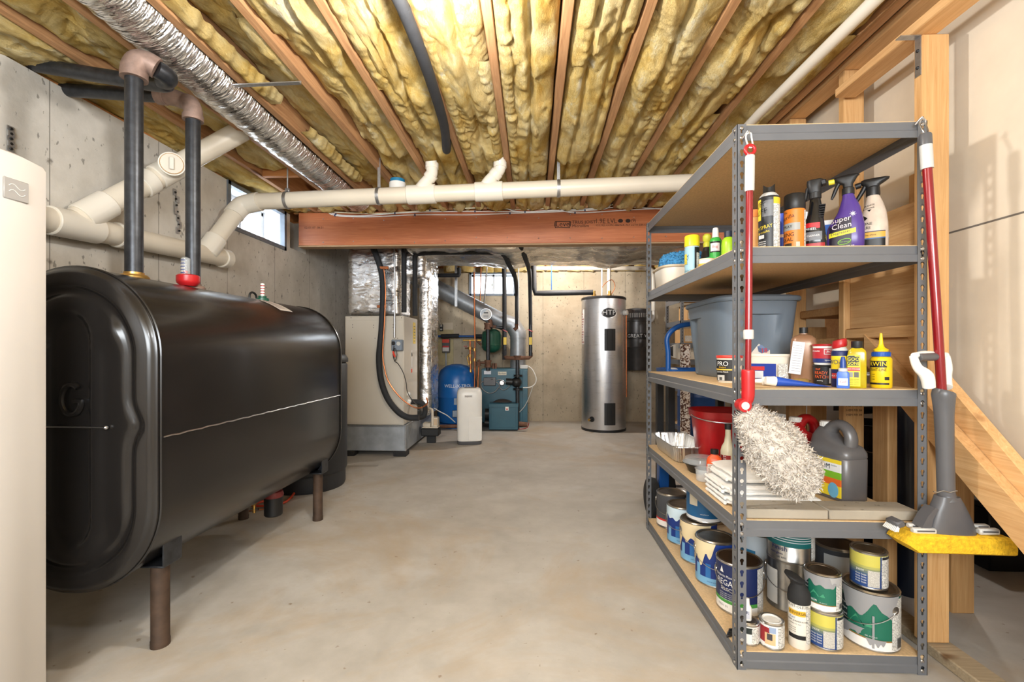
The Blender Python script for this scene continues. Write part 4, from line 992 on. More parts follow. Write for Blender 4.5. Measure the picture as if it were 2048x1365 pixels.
# boiler piping: black iron
def iron(pts, Y, r, name, lab=None, mt=None, par=bo, sm=0): m = MB(); m.tube(pl(pts, Y), r, mt or M['ironpipe'], 14, sm=sm); return part(name, m, par, True, lab)
def fit(px, py, Y, r, h, name='pipe_fitting', par=bo, mt=None):
    c = P(px, py, Y=Y); m = MB(); m.cyl(c - Vector((0, 0, h)), c + Vector((0, 0, h)), r, mt or M['rust'], 14); m.cyl(c - Vector((0, 0, h)), c - Vector((0, 0, h * .5)), r * 1.15, mt or M['rust'], 14); m.cyl(c + Vector((0, 0, h * .5)), c + Vector((0, 0, h)), r * 1.15, mt or M['rust'], 14); return part(name, m, par, True)
YP_ = 6.20
iron([(976, 742), (976, 645)], YP_, .026, 'supply_riser'); fit(976, 728, YP_, .042, .05); fit(975, 653, YP_, .042, .045); iron([(980, 640), (982, 655)], YP_, .03, 'supply_elbow', mt=M['rust'])
iron([(976, 653), (1008, 656)], YP_, .022, 'supply_branch'); fit(989, 654, YP_, .03, .018); iron([(976, 726), (960, 726), (957, 720)], YP_, .02, 'bypass', mt=M['rust']); fit(957, 728, YP_, .03, .03)
iron([(1008, 530), (1009, 590), (1009, 720)], YP_ - .05, .030, 'left_zone_riser', mt=M['foam']); iron([(1010, 655), (1010, 700)], YP_ - .06, .022, 'left_valve', mt=M['ironpipe']); lbl('yellow_tag', 1007, 1013, 675, 690, YP_ - .085, F(236, 200, 40), bo, 'yellow valve tag', .004)
iron([(1061, 650), (1061, 712)], 6.0, .024, 'right_valve'); lbl('yellow_tag', 1058, 1064, 675, 690, 5.97, F(236, 200, 40), bo, 'yellow valve tag', .004)
for px, Y in ((1010, YP_ - .06), (1061, 6.0)): m = MB(); c = P(px, 662, Y=Y - .03); m.obox(c, (.07, .012, .012), M['red'], Matrix.Rotation(R(25), 3, 'Y'), .003); part('valve_handle', m, bo, True, 'red valve handle')
iron([(1010, 712), (1012, 716), (1030, 717), (1058, 716), (1062, 712), (1062, 706)], YP_ - .1, .026, 'return_header', mt=M['rust']); fit(1035, 716, YP_ - .1, .046, .03)
iron([(1035, 720), (1035, 858)], YP_ - .1, .026, 'return_drop'); fit(1036, 752, YP_ - .1, .055, .012, mt=M['black']); fit(1036, 779, YP_ - .1, .06, .012, mt=M['black'])
c = P(1033, 765, Y=YP_ - .1); m = MB(); m.sphere(c, .07, M['black'], 16, 10); m.cyl((c.x - .14, c.y, c.z + .01), (c.x, c.y, c.z + .0), .045, M['black'], 14); part('circulator_pump', m, bo, True, 'black circulator pump')
for px in (986, 991): iron([(px, 738), (px, 727)], YP_ + .15, .018, 'relief_valve', mt=M['rust'])
iron([(1038, 848), (1055, 850)], YP_ - .2, .03, 'drain_valve', mt=M['rust'])
m = MB(); m.tube(pl([(1058, 846), (1054, 856), (1040, 859), (1030, 858)], 6.05), .005, M['redbucket'], 8, sm=4); part('red_wire', m, bo, True)
# right riser beyond
m = MB(); m.tube([P(1033, 606, Y=6.3), P(1033, 656, Y=6.3)], .022, M['foam'], 12); m.tube([P(1033, 648, Y=6.3), P(1033, 656, Y=6.3), P(1028, 660, Y=6.3)], .026, M['rust'], 12)
solo('pipe_drop', m, 'short black pipe ending in a rusty elbow right of the flue', 'pipe')
# flue with draft regulator
YFL = 6.55
fl = thing('flue_pipe', 'galvanised flue pipe slanting down to the boiler with a round white draft regulator', 'flue', P(1035, 700, Y=YFL))
F0, F1, F2 = P(825, 552, Y=YFL), P(1006, 644, Y=YFL), P(1036, 668, Y=YFL); F3 = P(1036, 738, Y=YFL)
m = MB(); m.cyl(F0, F1, .118, M['galv'], 28); part('slanted_run', m, fl, True)
u = (F1 - F0).normalized(); m = MB(); m.tube([F1 - u * .02, F1 + u * .03, (F1 + F2) / 2 + Vector((.03, 0, .05)), F2 + Vector((0, 0, .0)), F2 - Vector((0, 0, .06))], .121, M['galv'], 24); part('elbow', m, fl, True, ang=20)
m = MB(); m.cyl(F2 - Vector((0, 0, .05)), F3, .112, M['galv'], 28); part('drop', m, fl, True)
for k in (.16, .62): 
    c = F0.lerp(F1, k); m = MB(); m.cyl(c - u * .012, c + u * .012, .1215, M['galv'], 28); part('seam_band', m, fl, True)
m = MB(); c = P(912, 595, Y=YFL - .13); m.box(c.x - .018, c.x + .018, c.y - .003, c.y, c.z - .13, c.z + .62, M['strap']); part('hanger_strap', m, fl, True)
cd = P(972, 629, Y=6.36)
m = MB(); m.cyl(cd, cd + Vector((-.02, .16, .02)), .075, M['galv'], 24); rg = part('draft_regulator', m, fl, True)
m = MB(); m.cyl(cd + Vector((0, -.006, 0)), cd + Vector((0, .004, 0)), .082, M['whitep'], 28); dsc = part('disc', m, rg, True, 'white round plate')
m = MB(); m.box(cd.x - .03, cd.x + .03, cd.y - .009, cd.y - .0065, cd.z + .01, cd.z + .028, F(40, 40, 44)); 
for i in range(4): m.box(cd.x - .035, cd.x + .035, cd.y - .009, cd.y - .0065, cd.z - .014 - i * .010, cd.z - .009 - i * .010, F(150, 150, 154))
m.tube([cd + Vector((.079 * math.cos(k * PI / 14), -.008, .079 * math.sin(k * PI / 14))) for k in range(28)], .004, M['steel'], 6, closed=True)
m.v = m.v; part('plate_print', m, rg, True, kind='stuff')
# green expansion tank
c = P(983, 683, Y=6.5)
t = thing('expansion_tank', 'dark green expansion tank hanging beside the boiler pipes', 'tank', (c.x, 6.5, P(983, 706, Y=6.5).z))
m = MB(); m.lathe([(.0001, 0), (.06, .005), (.12, .04), (.14, .08), (.14, .10), (.143, .105), (.14, .11), (.14, .25), (.125, .30), (.07, .335), (.0001, .345)], M['green'], 32); part('shell', m, t)
m = MB(); m.patch(.1415, -48, 8, .11, .19, F(206, 212, 206)); part('label', m, t, 'pale label')
m = MB(); m.cyl((0, 0, .34), (0, 0, .40), .016, M['rust'], 10); part('nipple', m, t)
# well tank
c = P(913, 800, Y=6.35); zt_ = P(913, 729, Y=6.2).z
t = thing('well_tank', 'bright blue pressure tank with white lettering left of the boiler', 'tank', (c.x, 6.38, 0), face=True)
rw = .272
m = MB(); m.lathe([(.0001, .05), (.2, .05), (.25, .07), (rw, .12), (rw, .40), (rw + .004, .405), (rw, .41), (rw, .60), (.262, .68), (.225, .76), (.15, .815), (.07, .838), (.0001, .842)], M['tankblue'], 48); m.v = [(v[0], v[1], v[2] * zt_ / .842) for v in m.v]; part('shell', m, t)
m = MB(); m.lathe([(.0001, 0), (.24, 0), (.24, .055), (.0001, .055)], M['tankblue'], 40); part('base_ring', m, t)
m = MB()
def cyt(m, st, size, mt, r, a, z, sx=1.0, al='CENTER', sy=1.0): m.text(st, size, mt, lambda x, y: (r * math.sin(R(a) + x * sx / r), -r * math.cos(R(a) + x * sx / r), z + y * sy), al)
cyt(m, 'WELL-X-TROL', .062, F(236, 240, 244), rw + .002, 4, .60 * zt_ / .842 * .93); cyt(m, 'AMTROL', .03, F(236, 240, 244), rw + .002, 22, .525 * zt_ / .842 * .93); part('lettering', m, t)
m = MB(); m.patch(rw + .002, -8, 40, .33, .42, M['steelgrey']); part('data_plate', m, t, False, 'grey data plate')
m = MB(); m.tube([(-.30, -.30, .05), (.28, -.36, .05)], .024, M['rust'], 12); m.tube([(.05, -.34, .05), (.05, -.34, .14)], .016, M['brass'], 10); part('pipe_manifold', m, t)
m = MB(); m.cyl((.10, -.36, .12), (.10, -.40, .12), .045, M['steel'], 20); m.cyl((.10, -.4005, .12), (.10, -.403, .12), .038, F(240, 240, 236), 20); gq = part('pressure_gauge', m, t)
m = MB(); m.obox((.10, -.404, .125), (.004, .002, .04), M['black'], Matrix.Rotation(R(30), 3, 'Y')); part('needle', m, gq)
m = MB(); m.box(-.06, .04, -.335, -.29, .17, .26, M['steelgrey'], .006); part('pressure_switch', m, t)
# softer piping between well tank and boiler
wp_ = thing('water_feed_pipes', 'brass and copper water feed pipes standing between the blue tank and the green tank', 'pipe', P(938, 770, Y=6.25))
for pts, r, mt in (([(941, 785), (941, 740), (940, 680)], .014, M['copper']), ([(948, 545), (950, 700), (949, 790)], .011, M['copper']), ([(958, 728), (956, 760), (956, 800)], .012, M['copper']), ([(926, 681), (945, 681), (962, 681)], .014, M['brass']), ([(930, 697), (945, 697)], .012, M['rust']), ([(952, 680), (958, 686), (962, 690)], .016, M['rust']), ([(938, 730), (934, 715), (942, 705)], .009, M['brass'])):
    m = MB(); m.tube(pl(pts, 6.28), r, mt, 10); part('pipe', m, wp_, True)
for px, py in ((941, 725), (940, 712), (941, 742), (940, 697), (949, 700), (949, 720)): fit(px, py, 6.28, .022, .018, 'valve_body', wp_, M['brass'])
m = MB(); c = P(931, 693, Y=6.25); m.obox(c, (.05, .012, .012), M['red'], None, .003); part('valve_handle', m, wp_, True, 'red valve handle')
# wall mounted electrics
eb2 = thing('switch_box', 'grey switch box with red warning labels on a wall board above the blue tank', 'switch', P(891, 690, Y=YB - .06))
a, b = P(868, 660, Y=YB - .002), P(907, 731, Y=YB - .002); m = MB(); m.box(a.x, b.x, YB - .022, YB - .002, b.z, a.z, simple('board_paint', (196, 182, 140), .7)); part('backing_board', m, eb2, True)
a, b = P(884, 678, Y=YB - .1), P(899, 706, Y=YB - .1); m = MB(); m.box(a.x, b.x, YB - .10, YB - .023, b.z, a.z, M['greypl'], .006); bxp = part('box', m, eb2, True)
lbl('red_label', 884.5, 898.5, 679, 686, YB - .1005, F(232, 70, 40), bxp, 'red upper label'); lbl('warning_label', 885, 898, 692, 703, YB - .1005, F(226, 222, 218), bxp, 'red and white label'); lbl('red_band', 885, 898, 692, 695.5, YB - .103, F(206, 52, 52), bxp)
m = MB(); m.cyl(P(892, 706, Y=YB - .06), P(892, 745, Y=YB - .06), .014, M['galv'], 10); part('conduit', m, eb2, True)
ob = thing('wall_outlet', 'white outlet plate on the back wall above the blue water line', 'outlet', P(888, 668, Y=YB - .02))
a, b = P(885, 646, Y=YB - .004), P(906, 670, Y=YB - .004); m = MB(); m.box(a.x, b.x, YB - .012, YB - .002, b.z, a.z, M['drywall'], .002); part('plate', m, ob, True)
m = MB(); c = P(883, 656, Y=YB - .03); m.box(c.x - .028, c.x + .022, YB - .04, YB - .013, c.z - .05, c.z + .05, M['black'], .004); part('plug', m, ob, True)
m = MB()
for k in (-.026, .026): m.box(c.x - .018, c.x + .012, YB - .0415, YB - .04, c.z + k - .012, c.z + k + .012, M['ltgrey'], .003)
part('socket_face', m, ob, True)
for i, pts in enumerate(([(868, 540), (872, 560), (872, 610), (868, 640), (872, 655)], [(876, 538), (877, 600), (878, 640), (884, 652)], [(871, 536), (875, 545), (875, 620), (872, 650), (868, 652)])):
    m = MB(); m.tube(pl(pts, YB - .02 - .02 * i), .007, M['drywall'], 8, sm=4); solo('electric_cable', m, ('leftmost of three beige cables down the back wall by the flue', 'rightmost of three beige cables down the back wall, ending at the plug', 'middle of three beige cables down the back wall with a loop')[i], 'cable', 'beige cables on the back wall')
bl = thing('water_line', 'blue water line with a black foam sleeve along the back wall', 'pipe', P(905, 673, Y=6.7))
m = MB(); m.tube(pl([(850, 673), (955, 673)], 6.7), .016, M['bluepl'], 12); part('blue_pipe', m, bl, True)
m = MB(); m.tube(pl([(882, 673), (918, 672)], 6.7), .030, M['foam'], 12); part('foam_sleeve', m, bl, True); m = MB(); m.tube(pl([(948, 673), (966, 673)], 6.7), .030, M['foam'], 12); part('foam_sleeve', m, bl, True)
m = MB(); m.tube(pl([(846, 551), (912, 551), (918, 549), (918, 536)], 6.0), .027, M['foam'], 12, sm=3); solo('insulated_pipe', m, 'short black insulated pipe with an upturned end above the slanted flue', 'pipe')
m = MB(); m.tube(pl([(962, 535), (960, 610)], 6.6), .008, M['copper'], 8); solo('copper_riser', m, 'thin copper riser in front of the left pane of the far window', 'pipe')
m = MB(); m.tube(pl([(974, 535), (968, 612)], 6.5), .011, M['strap'], 8); solo('metal_strap', m, 'thin slanted metal strap holding the flue below the far window', 'strap')
m = MB(); m.tube(pl([(1037, 533), (1038, 740)], 6.6), .008, M['ltgrey'], 8); solo('conduit_riser', m, 'thin grey conduit rising right of the far window', 'conduit')
m = MB(); m.tube(pl([(861, 532), (860, 560), (857, 588)], 5.3), .006, M['copper'], 8); solo('copper_stub', m, 'thin copper tube bending down beside the top of the foil return duct', 'pipe')

# dehumidifier
c = P(937, 880, Z=0.0); dh = thing('dehumidifier', 'white floor standing dehumidifier in front of the blue tank', 'dehumidifier', (P(938, 800, Y=5.2).x, 5.24, 0), R(8))
m = MB(); secs = []
for z, ins, p in ((.04, .004, 5), (.06, 0, 5), (.50, 0, 5), (.57, .0, 5), (.60, .006, 5), (.622, .018, 5), (.632, .04, 4)):
    secs.append([(x, y, z - max(0, (y - .02)) * .0) for x, y, z in sec(0, 0, z, .142 - ins, .135 - ins, p, 40)])
m.loft(secs, M['whitep']); part('housing', m, dh)
m = MB(); m.loft([sec(0, 0, z, .142 - i_, .135 - i_, 5, 40) for z, i_ in ((0, .006), (.006, .002), (.036, .002), (.039, .006))], M['greypl']); part('base', m, dh)
m = MB(); m.box(-.01, .137, -.1368, -.134, .05, .315, M['whitep'], .001); m.box(.125, .1435, -.10, .10, .275, .30, M['greypl'], .003); part('water_bucket', m, dh)
m = MB(); m.box(-.055, .03, -.1367, -.134, .535, .56, M['ltgrey'], .002); part('vent', m, dh)
m = MB(); m.text('hygienic', .024, F(120, 90, 70), lambda x, y: (-.012 + x, -.1369, .548 + y)); part('lettering', m, dh)
m = MB(); m.box(-.06, .08, -.05, .03, .6325, .636, M['greypl'], .001); part('control_panel', m, dh)

# water heater
cw = P(1207, 700, Y=6.22); rh = .292
wh = thing('water_heater', 'tall brushed stainless water heater with two black panels and an oval emblem', 'water heater', (cw.x, 6.22, 0), face=True)
t_ = NT('brushed_steel'); t_.set('Base Color', lin(206, 206, 208)); t_.set('Metallic', 1.0); nz = t_.noise(t_.co((1, 1, 60)), 6, 4, .6); t_.set('Roughness', t_.ramp(nz, [(.3, (.26, .26, .26, 1)), (.7, (.38, .38, .38, 1))])); t_.set('Anisotropic', .6); M['brushed'] = t_.mat
hz = P(1207, 592, Y=5.93).z
m = MB(); m.lathe([(rh, .03), (rh, hz - .03)], M['brushed'], 64); part('jacket', m, wh)
m = MB(); m.lathe([(.0001, 0), (rh + .004, 0), (rh + .006, .03), (rh, .032)], M['black'], 64); part('base_ring', m, wh)
m = MB(); m.lathe([(rh + .005, hz - .032), (rh + .006, hz - .005), (rh - .01, hz + .006), (.0001, hz + .012)], M['black'], 64); part('top_cap', m, wh)
for z0, z1 in ((P(1207, 702, Y=5.93).z, P(1207, 658, Y=5.93).z), (P(1207, 851, Y=5.93).z, P(1207, 807, Y=5.93).z)):
    m = MB(); m.patch(rh + .006, 2, 30, z0, z1, M['black'], 8); m.patch(rh + .009, 9, 11, z0 + .01, z1 - .01, M['blackrub'], 2); m.patch(rh + .009, 21, 23, z0 + .01, z1 - .01, M['blackrub'], 2)
    for a0, a1, za, zb_ in ((2, 30, z0, z0 + .006), (2, 30, z1 - .006, z1), (2, 3.4, z0, z1), (28.6, 30, z0, z1)): m.patch(rh + .009, a0, a1, za, zb_, M['black'], 6)
    part('access_panel', m, wh)
ze = P(1207, 626, Y=5.93).z
m = MB(); N = 40; ring = [(math.cos(2 * PI * k / N), math.sin(2 * PI * k / N)) for k in range(N)]
def cyp(r, a, z): return (r * math.sin(a), -r * math.cos(a), z)
def oval(m, rr, sc, mt, a_c): 
    vs = [cyp(rr, R(a_c), ze)] + [cyp(rr, R(a_c) + .105 * sc * c / rh, ze + .066 * sc * s_) for c, s_ in ring]; m.add(vs, [(0, k + 1, (k + 1) % N + 1) for k in range(N)], mt)
oval(m, rh + .003, 1.0, M['steel'], 14); oval(m, rh + .0045, .9, M['black'], 14); em = part('emblem', m, wh, False, 'black oval emblem')
m = MB(); cyt(m, 'HTP', .092, F(240, 240, 240), rh + .007, 14, ze + .002, 1.1); part('lettering', m, em)
m = MB(); m.patch(rh + .002, -78, -58, hz - .62, hz - .16, F(214, 208, 204)); wl_ = part('warning_label', m, wh, False, 'white side label')
m = MB()
for i in range(12): m.patch(rh + .003, -76, -60 - (i * 7 % 9), hz - .6 + i * .034, hz - .585 + i * .034, F(170, 120, 116), 3)
part('label_print', m, wh, kind='stuff')
m = MB(); c_ = cyp(rh, R(62), hz - .21)
m.lathe([(.0001, 0), (.034, 0), (.038, .01), (.034, .05), (.028, .055), (.0001, .055)], M['whitep'], 20); ax = Matrix.Rotation(R(62), 3, 'Z') @ Matrix.Rotation(R(90), 3, 'X')
m.v = [tuple(Vector(c_) + ax @ Vector(v)) for v in m.v]; part('relief_port', m, wh, False, 'white side fitting')
c_ = cyp(rh, R(-30), .165); m = MB(); ax = Matrix.Rotation(R(-30), 3, 'Z') @ Matrix.Rotation(R(90), 3, 'X')
m.lathe([(.0001, 0), (.036, 0), (.036, .008), (.014, .012), (.014, .05), (.02, .052), (.02, .064), (.0001, .064)], M['black'], 18); m.v = [tuple(Vector(c_) + ax @ Vector(v)) for v in m.v]; k0 = len(m.v)
m.lathe([(.010, .05), (.016, .066), (.016, .082), (.0001, .084)], M['brass'], 12); m.v[k0:] = [tuple(Vector(c_) + ax @ Vector(v)) for v in m.v[k0:]]; part('drain_valve', m, wh, False, 'brass drain valve')
m = MB(); m.tube([cyp(rh + .02, R(70), hz - .24), cyp(rh + .02, R(72), .45)], .010, M['copper'], 10); part('overflow_tube', m, wh, False, 'copper overflow tube')
for px in (1188, 1219): m = MB(); c = P(px, 588, Y=6.22); m.cyl((c.x, 6.22, hz + .012), (c.x, 6.22, hz + .10), .02, M['brass'], 12); m.cyl((c.x, 6.22, hz + .03), (c.x, 6.22, hz + .055), .03, M['brass'], 8); part('nipple', m, wh, False) if False else solo('brass_nipple', m, 'brass fitting on the water heater top, ' + ('left one' if px == 1188 else 'right one under the white pipe'), 'pipe fitting', 'brass nipples on the water heater')
m = MB(); m.tube([P(1067, 525, Y=6.1), P(1068, 575, Y=6.1), P(1071, 587, Y=6.1), P(1090, 587, Y=6.1), P(1186, 585, Y=6.1)], [.036, .036, .036, .036, .036], M['foam'], 16); solo('insulated_pipe', m, 'grey foam covered pipe bending to the top of the stainless water heater', 'pipe')
m = MB(); m.cyl(P(1071, 580, Y=6.05), P(1071, 590, Y=6.05), .04, M['blackrub'], 12); m.cyl(P(1097, 583, Y=6.055), P(1097, 591, Y=6.055), .038, M['black'], 12); solo('pipe_tape', m, 'black tape wrap at the bend of the grey foam covered pipe', 'tape') if False else None
for i, (px, r, mt, lb_) in enumerate(((1204, .012, 'ltgrey', 'thin white conduit above the water heater, left one'), (1218, .026, 'pvcj', 'thicker white pipe above the water heater, right one'), (1103, .006, 'bluepl', 'thin blue rod hanging from the foil duct above the grey insulated pipe'))):
    m = MB(); m.tube([P(px, 525, Y=6.35 if i < 2 else 6.1), P(px, 598 if i < 2 else 580, Y=6.35 if i < 2 else 6.1)], r, M[mt], 12); solo(('white_conduit', 'white_pipe', 'hanger_rod')[i], m, lb_, 'pipe')
m = MB(); m.tube(pl([(1072, 537), (1285, 537), (1300, 538), (1306, 542), (1307, 560), (1307, 622)], 6.78), .032, M['pvcj'], 14); m.tube(pl([(1307, 622), (1307, 636), (1302, 643), (1295, 645)], 6.78), .022, M['whitep'], 12, sm=3); solo('vacuum_pipe', m, 'white plastic pipe along the top of the back wall, turning down at the right', 'pipe')
m = MB(); m.tube(pl([(1204, 575), (1212, 566), (1224, 560), (1230, 574), (1222, 590)], 6.22), .005, M['copper'], 8, sm=4); solo('copper_loop', m, 'thin copper loop above the water heater', 'tube')
# wall mounted vacuum canister
cv = P(1271, 690, Y=6.6)
cvn = thing('vacuum_canister', 'dark grey metal vacuum canister on the back wall beside the water heater', 'vacuum', (cv.x + .02, 6.62, P(1270, 742, Y=6.4).z), face=True)
zc = P(1270, 615, Y=6.4).z - P(1270, 742, Y=6.4).z
mtc = simple('canister_metal', (84, 84, 86), .35, .6, .2, 10)
m = MB(); m.lathe([(.0001, 0), (.17, 0), (.178, .02), (.178, zc * .36), (.184, zc * .37), (.178, zc * .385), (.178, zc * .78), (.186, zc * .79), (.186, zc * .82), (.18, zc * .83), (.18, zc * .93), (.165, zc * .96), (.165, zc * .985), (.12, zc), (.0001, zc)], mtc, 40); part('body', m, cvn)
m = MB(); m.patch(.187, -70, 70, zc * .5, zc * .60, M['black'], 14); cyt(m, 'GREAT', .07, F(236, 236, 236), .1885, -8, zc * .55); cyt(m, 'VAC', .06, F(236, 236, 236), .1885, 52, zc * .55); part('name_band', m, cvn)
m = MB()
for k in range(16): m.patch(.1815, -60 + k * 8, -57 + k * 8, zc * .845, zc * .915, M['ltgrey'], 1)
part('vent_slots', m, cvn, kind='stuff')
# ---------------------------------------------------------------- grey shelf rack
RX0, RX1, RY0, RY1 = .685, 1.297, 1.56, 2.78
ZT = [.057, .498, .937, 1.413, 1.822]
ZS = [z + .0035 for z in ZT]
rk = thing('shelf_rack', 'grey steel boltless shelf rack with keyhole posts and five particle board shelves', 'shelving', ((RX0 + RX1) / 2, (RY0 + RY1) / 2, 0))
def keyhole():
    o = []
    for k in range(15): a = R(-50 + 280 * k / 14); o.append((.0068 * math.cos(a), .004 + .0068 * math.sin(a)))
    o += [(-.0036, -.006), (-.0036, -.0105), (0, -.0118), (.0036, -.0105), (.0036, -.006)]
    return o
KH = keyhole()
def flange(m, w_, fn, mt):
    """one perforated flange: u across 0..w_, v up; fn(u, v, depth)"""
    n = len(KH); p = .038; cnt = 48
    for i in range(cnt):
        vc = p * (i + .5); uc = w_ * .52; vs = []
        rect = []
        for (a, b) in KH:
            # project from the hole centre to the cell border
            tx = ((w_ - uc) / a) if a > 1e-6 else ((-uc) / a if a < -1e-6 else 1e9); ty = (p / 2 / b) if b > 1e-6 else (-p / 2 / b if b < -1e-6 else 1e9)
            t = min(tx, ty); rect.append((a * t, b * t))
        # make sure the cell corners are corners
        for cx_, cy_ in ((w_ - uc, p / 2), (-uc, p / 2), (-uc, -p / 2), (w_ - uc, -p / 2)):
            k = min(range(n), key=lambda q: (rect[q][0] - cx_) ** 2 + (rect[q][1] - cy_) ** 2); rect[k] = (cx_, cy_)
        for d in (0, .0018):
            vs += [fn(uc + a, vc + b, d) for a, b in rect]; vs += [fn(uc + a, vc + b, d) for a, b in KH]
        fs = []
        for j in range(n):
            k = (j + 1) % n
            fs += [(j, k, n + k, n + j), (2 * n + k, 2 * n + j, 3 * n + j, 3 * n + k), (n + j, n + k, 3 * n + k, 3 * n + j)]
        m.add(vs, fs, mt)
    H_ = p * cnt
    m.add([fn(0, 0, 0), fn(0, H_, 0), fn(0, H_, .0018), fn(0, 0, .0018)], [(0, 1, 2, 3)], mt); m.add([fn(w_, 0, 0), fn(w_, H_, 0), fn(w_, H_, .0018), fn(w_, 0, .0018)], [(0, 1, 2, 3)], mt)
    m.add([fn(0, H_, 0), fn(w_, H_, 0), fn(w_, H_, .0018), fn(0, H_, .0018)], [(0, 1, 2, 3)], mt)
rvm = MB(); rvm.lathe([(.0001, .0032), (.004, .0026), (.0062, 0)], M['steel'], 12); rv_mesh = None
for sx in (0, 1):
    for sy in (0, 1):
        x0 = RX0 if sx == 0 else RX1; y0 = RY0 if sy == 0 else RY1; dx_ = 1 if sx == 0 else -1; dy_ = 1 if sy == 0 else -1
        m = MB()
        flange(m, .030, lambda u, v, d: (x0 + dx_ * u, y0 + dy_ * d, v), M['rack'])
        flange(m, .038, lambda u, v, d: (x0 + dx_ * d, y0 + dy_ * u, v), M['rack'])
        po = part('post', m, rk, True)
        if sx == 1 and sy == 1: continue
        for z in ZT:
            for dz in (-.011, -.043):
                for ax_ in (0, 1):
                    if ax_ == 1 and sx == 1 or ax_ == 0 and sy == 1: continue
                    if rv_mesh is None: rv_mesh = mesh_of('rivet', rvm)
                    o = bpy.data.objects.new('rivet', rv_mesh); COL.objects.link(o); o.parent = po
                    base = Vector(rk.location)
                    if ax_ == 0: o.location = Vector((x0 + dx_ * .0156, y0 - .0002, z + dz)) - base; o.rotation_euler = (R(90), 0, 0)
                    else: o.location = Vector((x0 - .0002, y0 + dy_ * .02, z + dz)) - base; o.rotation_euler = (0, R(-90), 0)
prof = [(0, -.053), (0, -.030), (.0035, -.026), (.0035, 0), (.016, 0), (.016, -.002), (.006, -.0022), (.0055, -.026), (.002, -.030), (.002, -.053)]
for i, z in enumerate(ZT):
    for s_, a, b in (('x', RY0, 1), ('x', RY1, -1), ('y', RX0, 1), ('y', RX1, -1)):
        m = MB(); e = .002
        if s_ == 'x': m.loft([[(x, a + b * (e + d), z + h) for d, h in prof] for x in (RX0 + .0185, RX1 - .0185)], M['rack'])
        else: m.loft([[(a + b * (e + d), y, z + h) for d, h in prof] for y in (RY0 + .012, RY1 - .012)], M['rack'])
        part('rail', m, rk, True)
    m = MB(); m.box(RX0 + .006, RX1 - .006, RY0 + .006, RY1 - .006, z - .012, z + .003, M['particle'], .001); part('shelf_board', m, rk, True)

# ---------------------------------------------------------------- helpers for cans and bottles
def at(px, Y): return P(px, 700, Y=Y).x
def put(name, label, cat, px, Y, z, group=None, rz=0.0): return thing(name, label, cat, (at(px, Y), Y, z), rz, group, True)
def ctext(m, st, size, mt, r, deg, z, sx=1.0, sy=1.0, al='CENTER', rot=0.0, ov=1.0):
    cr, sr = math.cos(R(rot)), math.sin(R(rot))
    def fn(x, y):
        x, y = x * sx, y * sy; x, y = x * cr - y * sr, x * sr + y * cr
        a = R(deg) + x / r
        return (r * math.sin(a), -r * ov * math.cos(a), z + y)
    m.text(st, size, mt, fn, al)
def drip(m, r, d0, d1, zt_, zb_, seed, mt, jag=.5):
    n = 26; a = []; b = []; rnd = random.Random(seed)
    for j in range(n + 1):
        u = j / n; t = R(d0 + (d1 - d0) * u) - PI / 2; e = min(1, u * 6, (1 - u) * 6)
        k = 0.55 + .45 * mnoise.noise(Vector((seed * 3.3, u * 6, 0))) + jag * .5 * mnoise.noise(Vector((seed, u * 26, 4)))
        a.append((r * math.cos(t), r * math.sin(t), zt_)); b.append((r * math.cos(t), r * math.sin(t), zt_ - (zt_ - zb_) * max(.03, min(1, k * e))))
    m.loft([a, b], mt, (False, False), False)
def paint_can(name, label, px, Y, z, r, h, art, group, lid='lid', bail=None, rim='silver', rz=0.0, body='silver', extra=None):
    t = put(name, label, 'can', px, Y, z, group, rz)
    m = MB(); m.lathe([(.0001, .003), (r - .004, .003), (r - .004, 0), (r, .001), (r, .006), (r - .0015, .008), (r - .0015, h - .009), (r, h - .008), (r + .0005, h - .003), (r - .002, h), (r - .006, h - .001), (r - .009, h - .004)], M[body], 40); part('body', m, t)
    m = MB(); m.lathe([(r - .008, h - .0035), (r - .010, h - .0005), (r - .014, h - .002), (r - .017, h - .007), (r - .022, h - .0075), (.0001, h - .007)], M[lid] if isinstance(lid, str) else lid, 36); li = part('lid', m, t)
    m = MB(); art(m, r - .0007, h); part('label', m, t, ang=30)
    if extra: m = MB(); extra(m, r, h); part('paint_drips', m, t)
    if bail is not None:
        z0, sg_ = h * .74, bail
        for k in (-1, 1):
            m = MB(); a = R(90 * k); m.lathe([(.0001, 0), (.014, 0), (.014, .003), (.007, .006), (.0001, .007)], M['silver'], 14); q = Matrix.Rotation(R(90 * k + sg_), 3, 'Z') @ Matrix.Rotation(R(90), 3, 'X')
            p = Vector((r * math.sin(R(90 * k + sg_)), -r * math.cos(R(90 * k + sg_)), z0)); m.v = [tuple(p + q @ Vector(v)) for v in m.v]; part('bail_ear', m, t)
        m = MB(); m.tube([((r + .006) * math.sin(R(90 + sg_ - 180 * i / 18)), -(r + .006) * math.cos(R(90 + sg_ - 180 * i / 18)), z0 - .062 * math.sin(PI * i / 18) ** .8) for i in range(19)], .0016, M['steel'], 6); part('bail_handle', m, t)
    return t, li
def lidlabel(li, r, h, w_=.035, d=.028, col=(206, 206, 204)):
    m = MB(); m.obox((.01, .0, h - .0060), (w_ * 1.6, d * 1.6, .0012), F(*col), Matrix.Rotation(R(-18), 3, 'Z')); s_ = part('lid_sticker', m, li.parent, False, 'paper sticker on the lid')
def band(m, r, z0, z1, mt, d0=-180, d1=180): m.patch(r, d0, d1, z0, z1, mt, max(3, int((d1 - d0) / 8)))
WH = F(236, 236, 234); BK = F(26, 26, 28); NV = F(24, 38, 84)

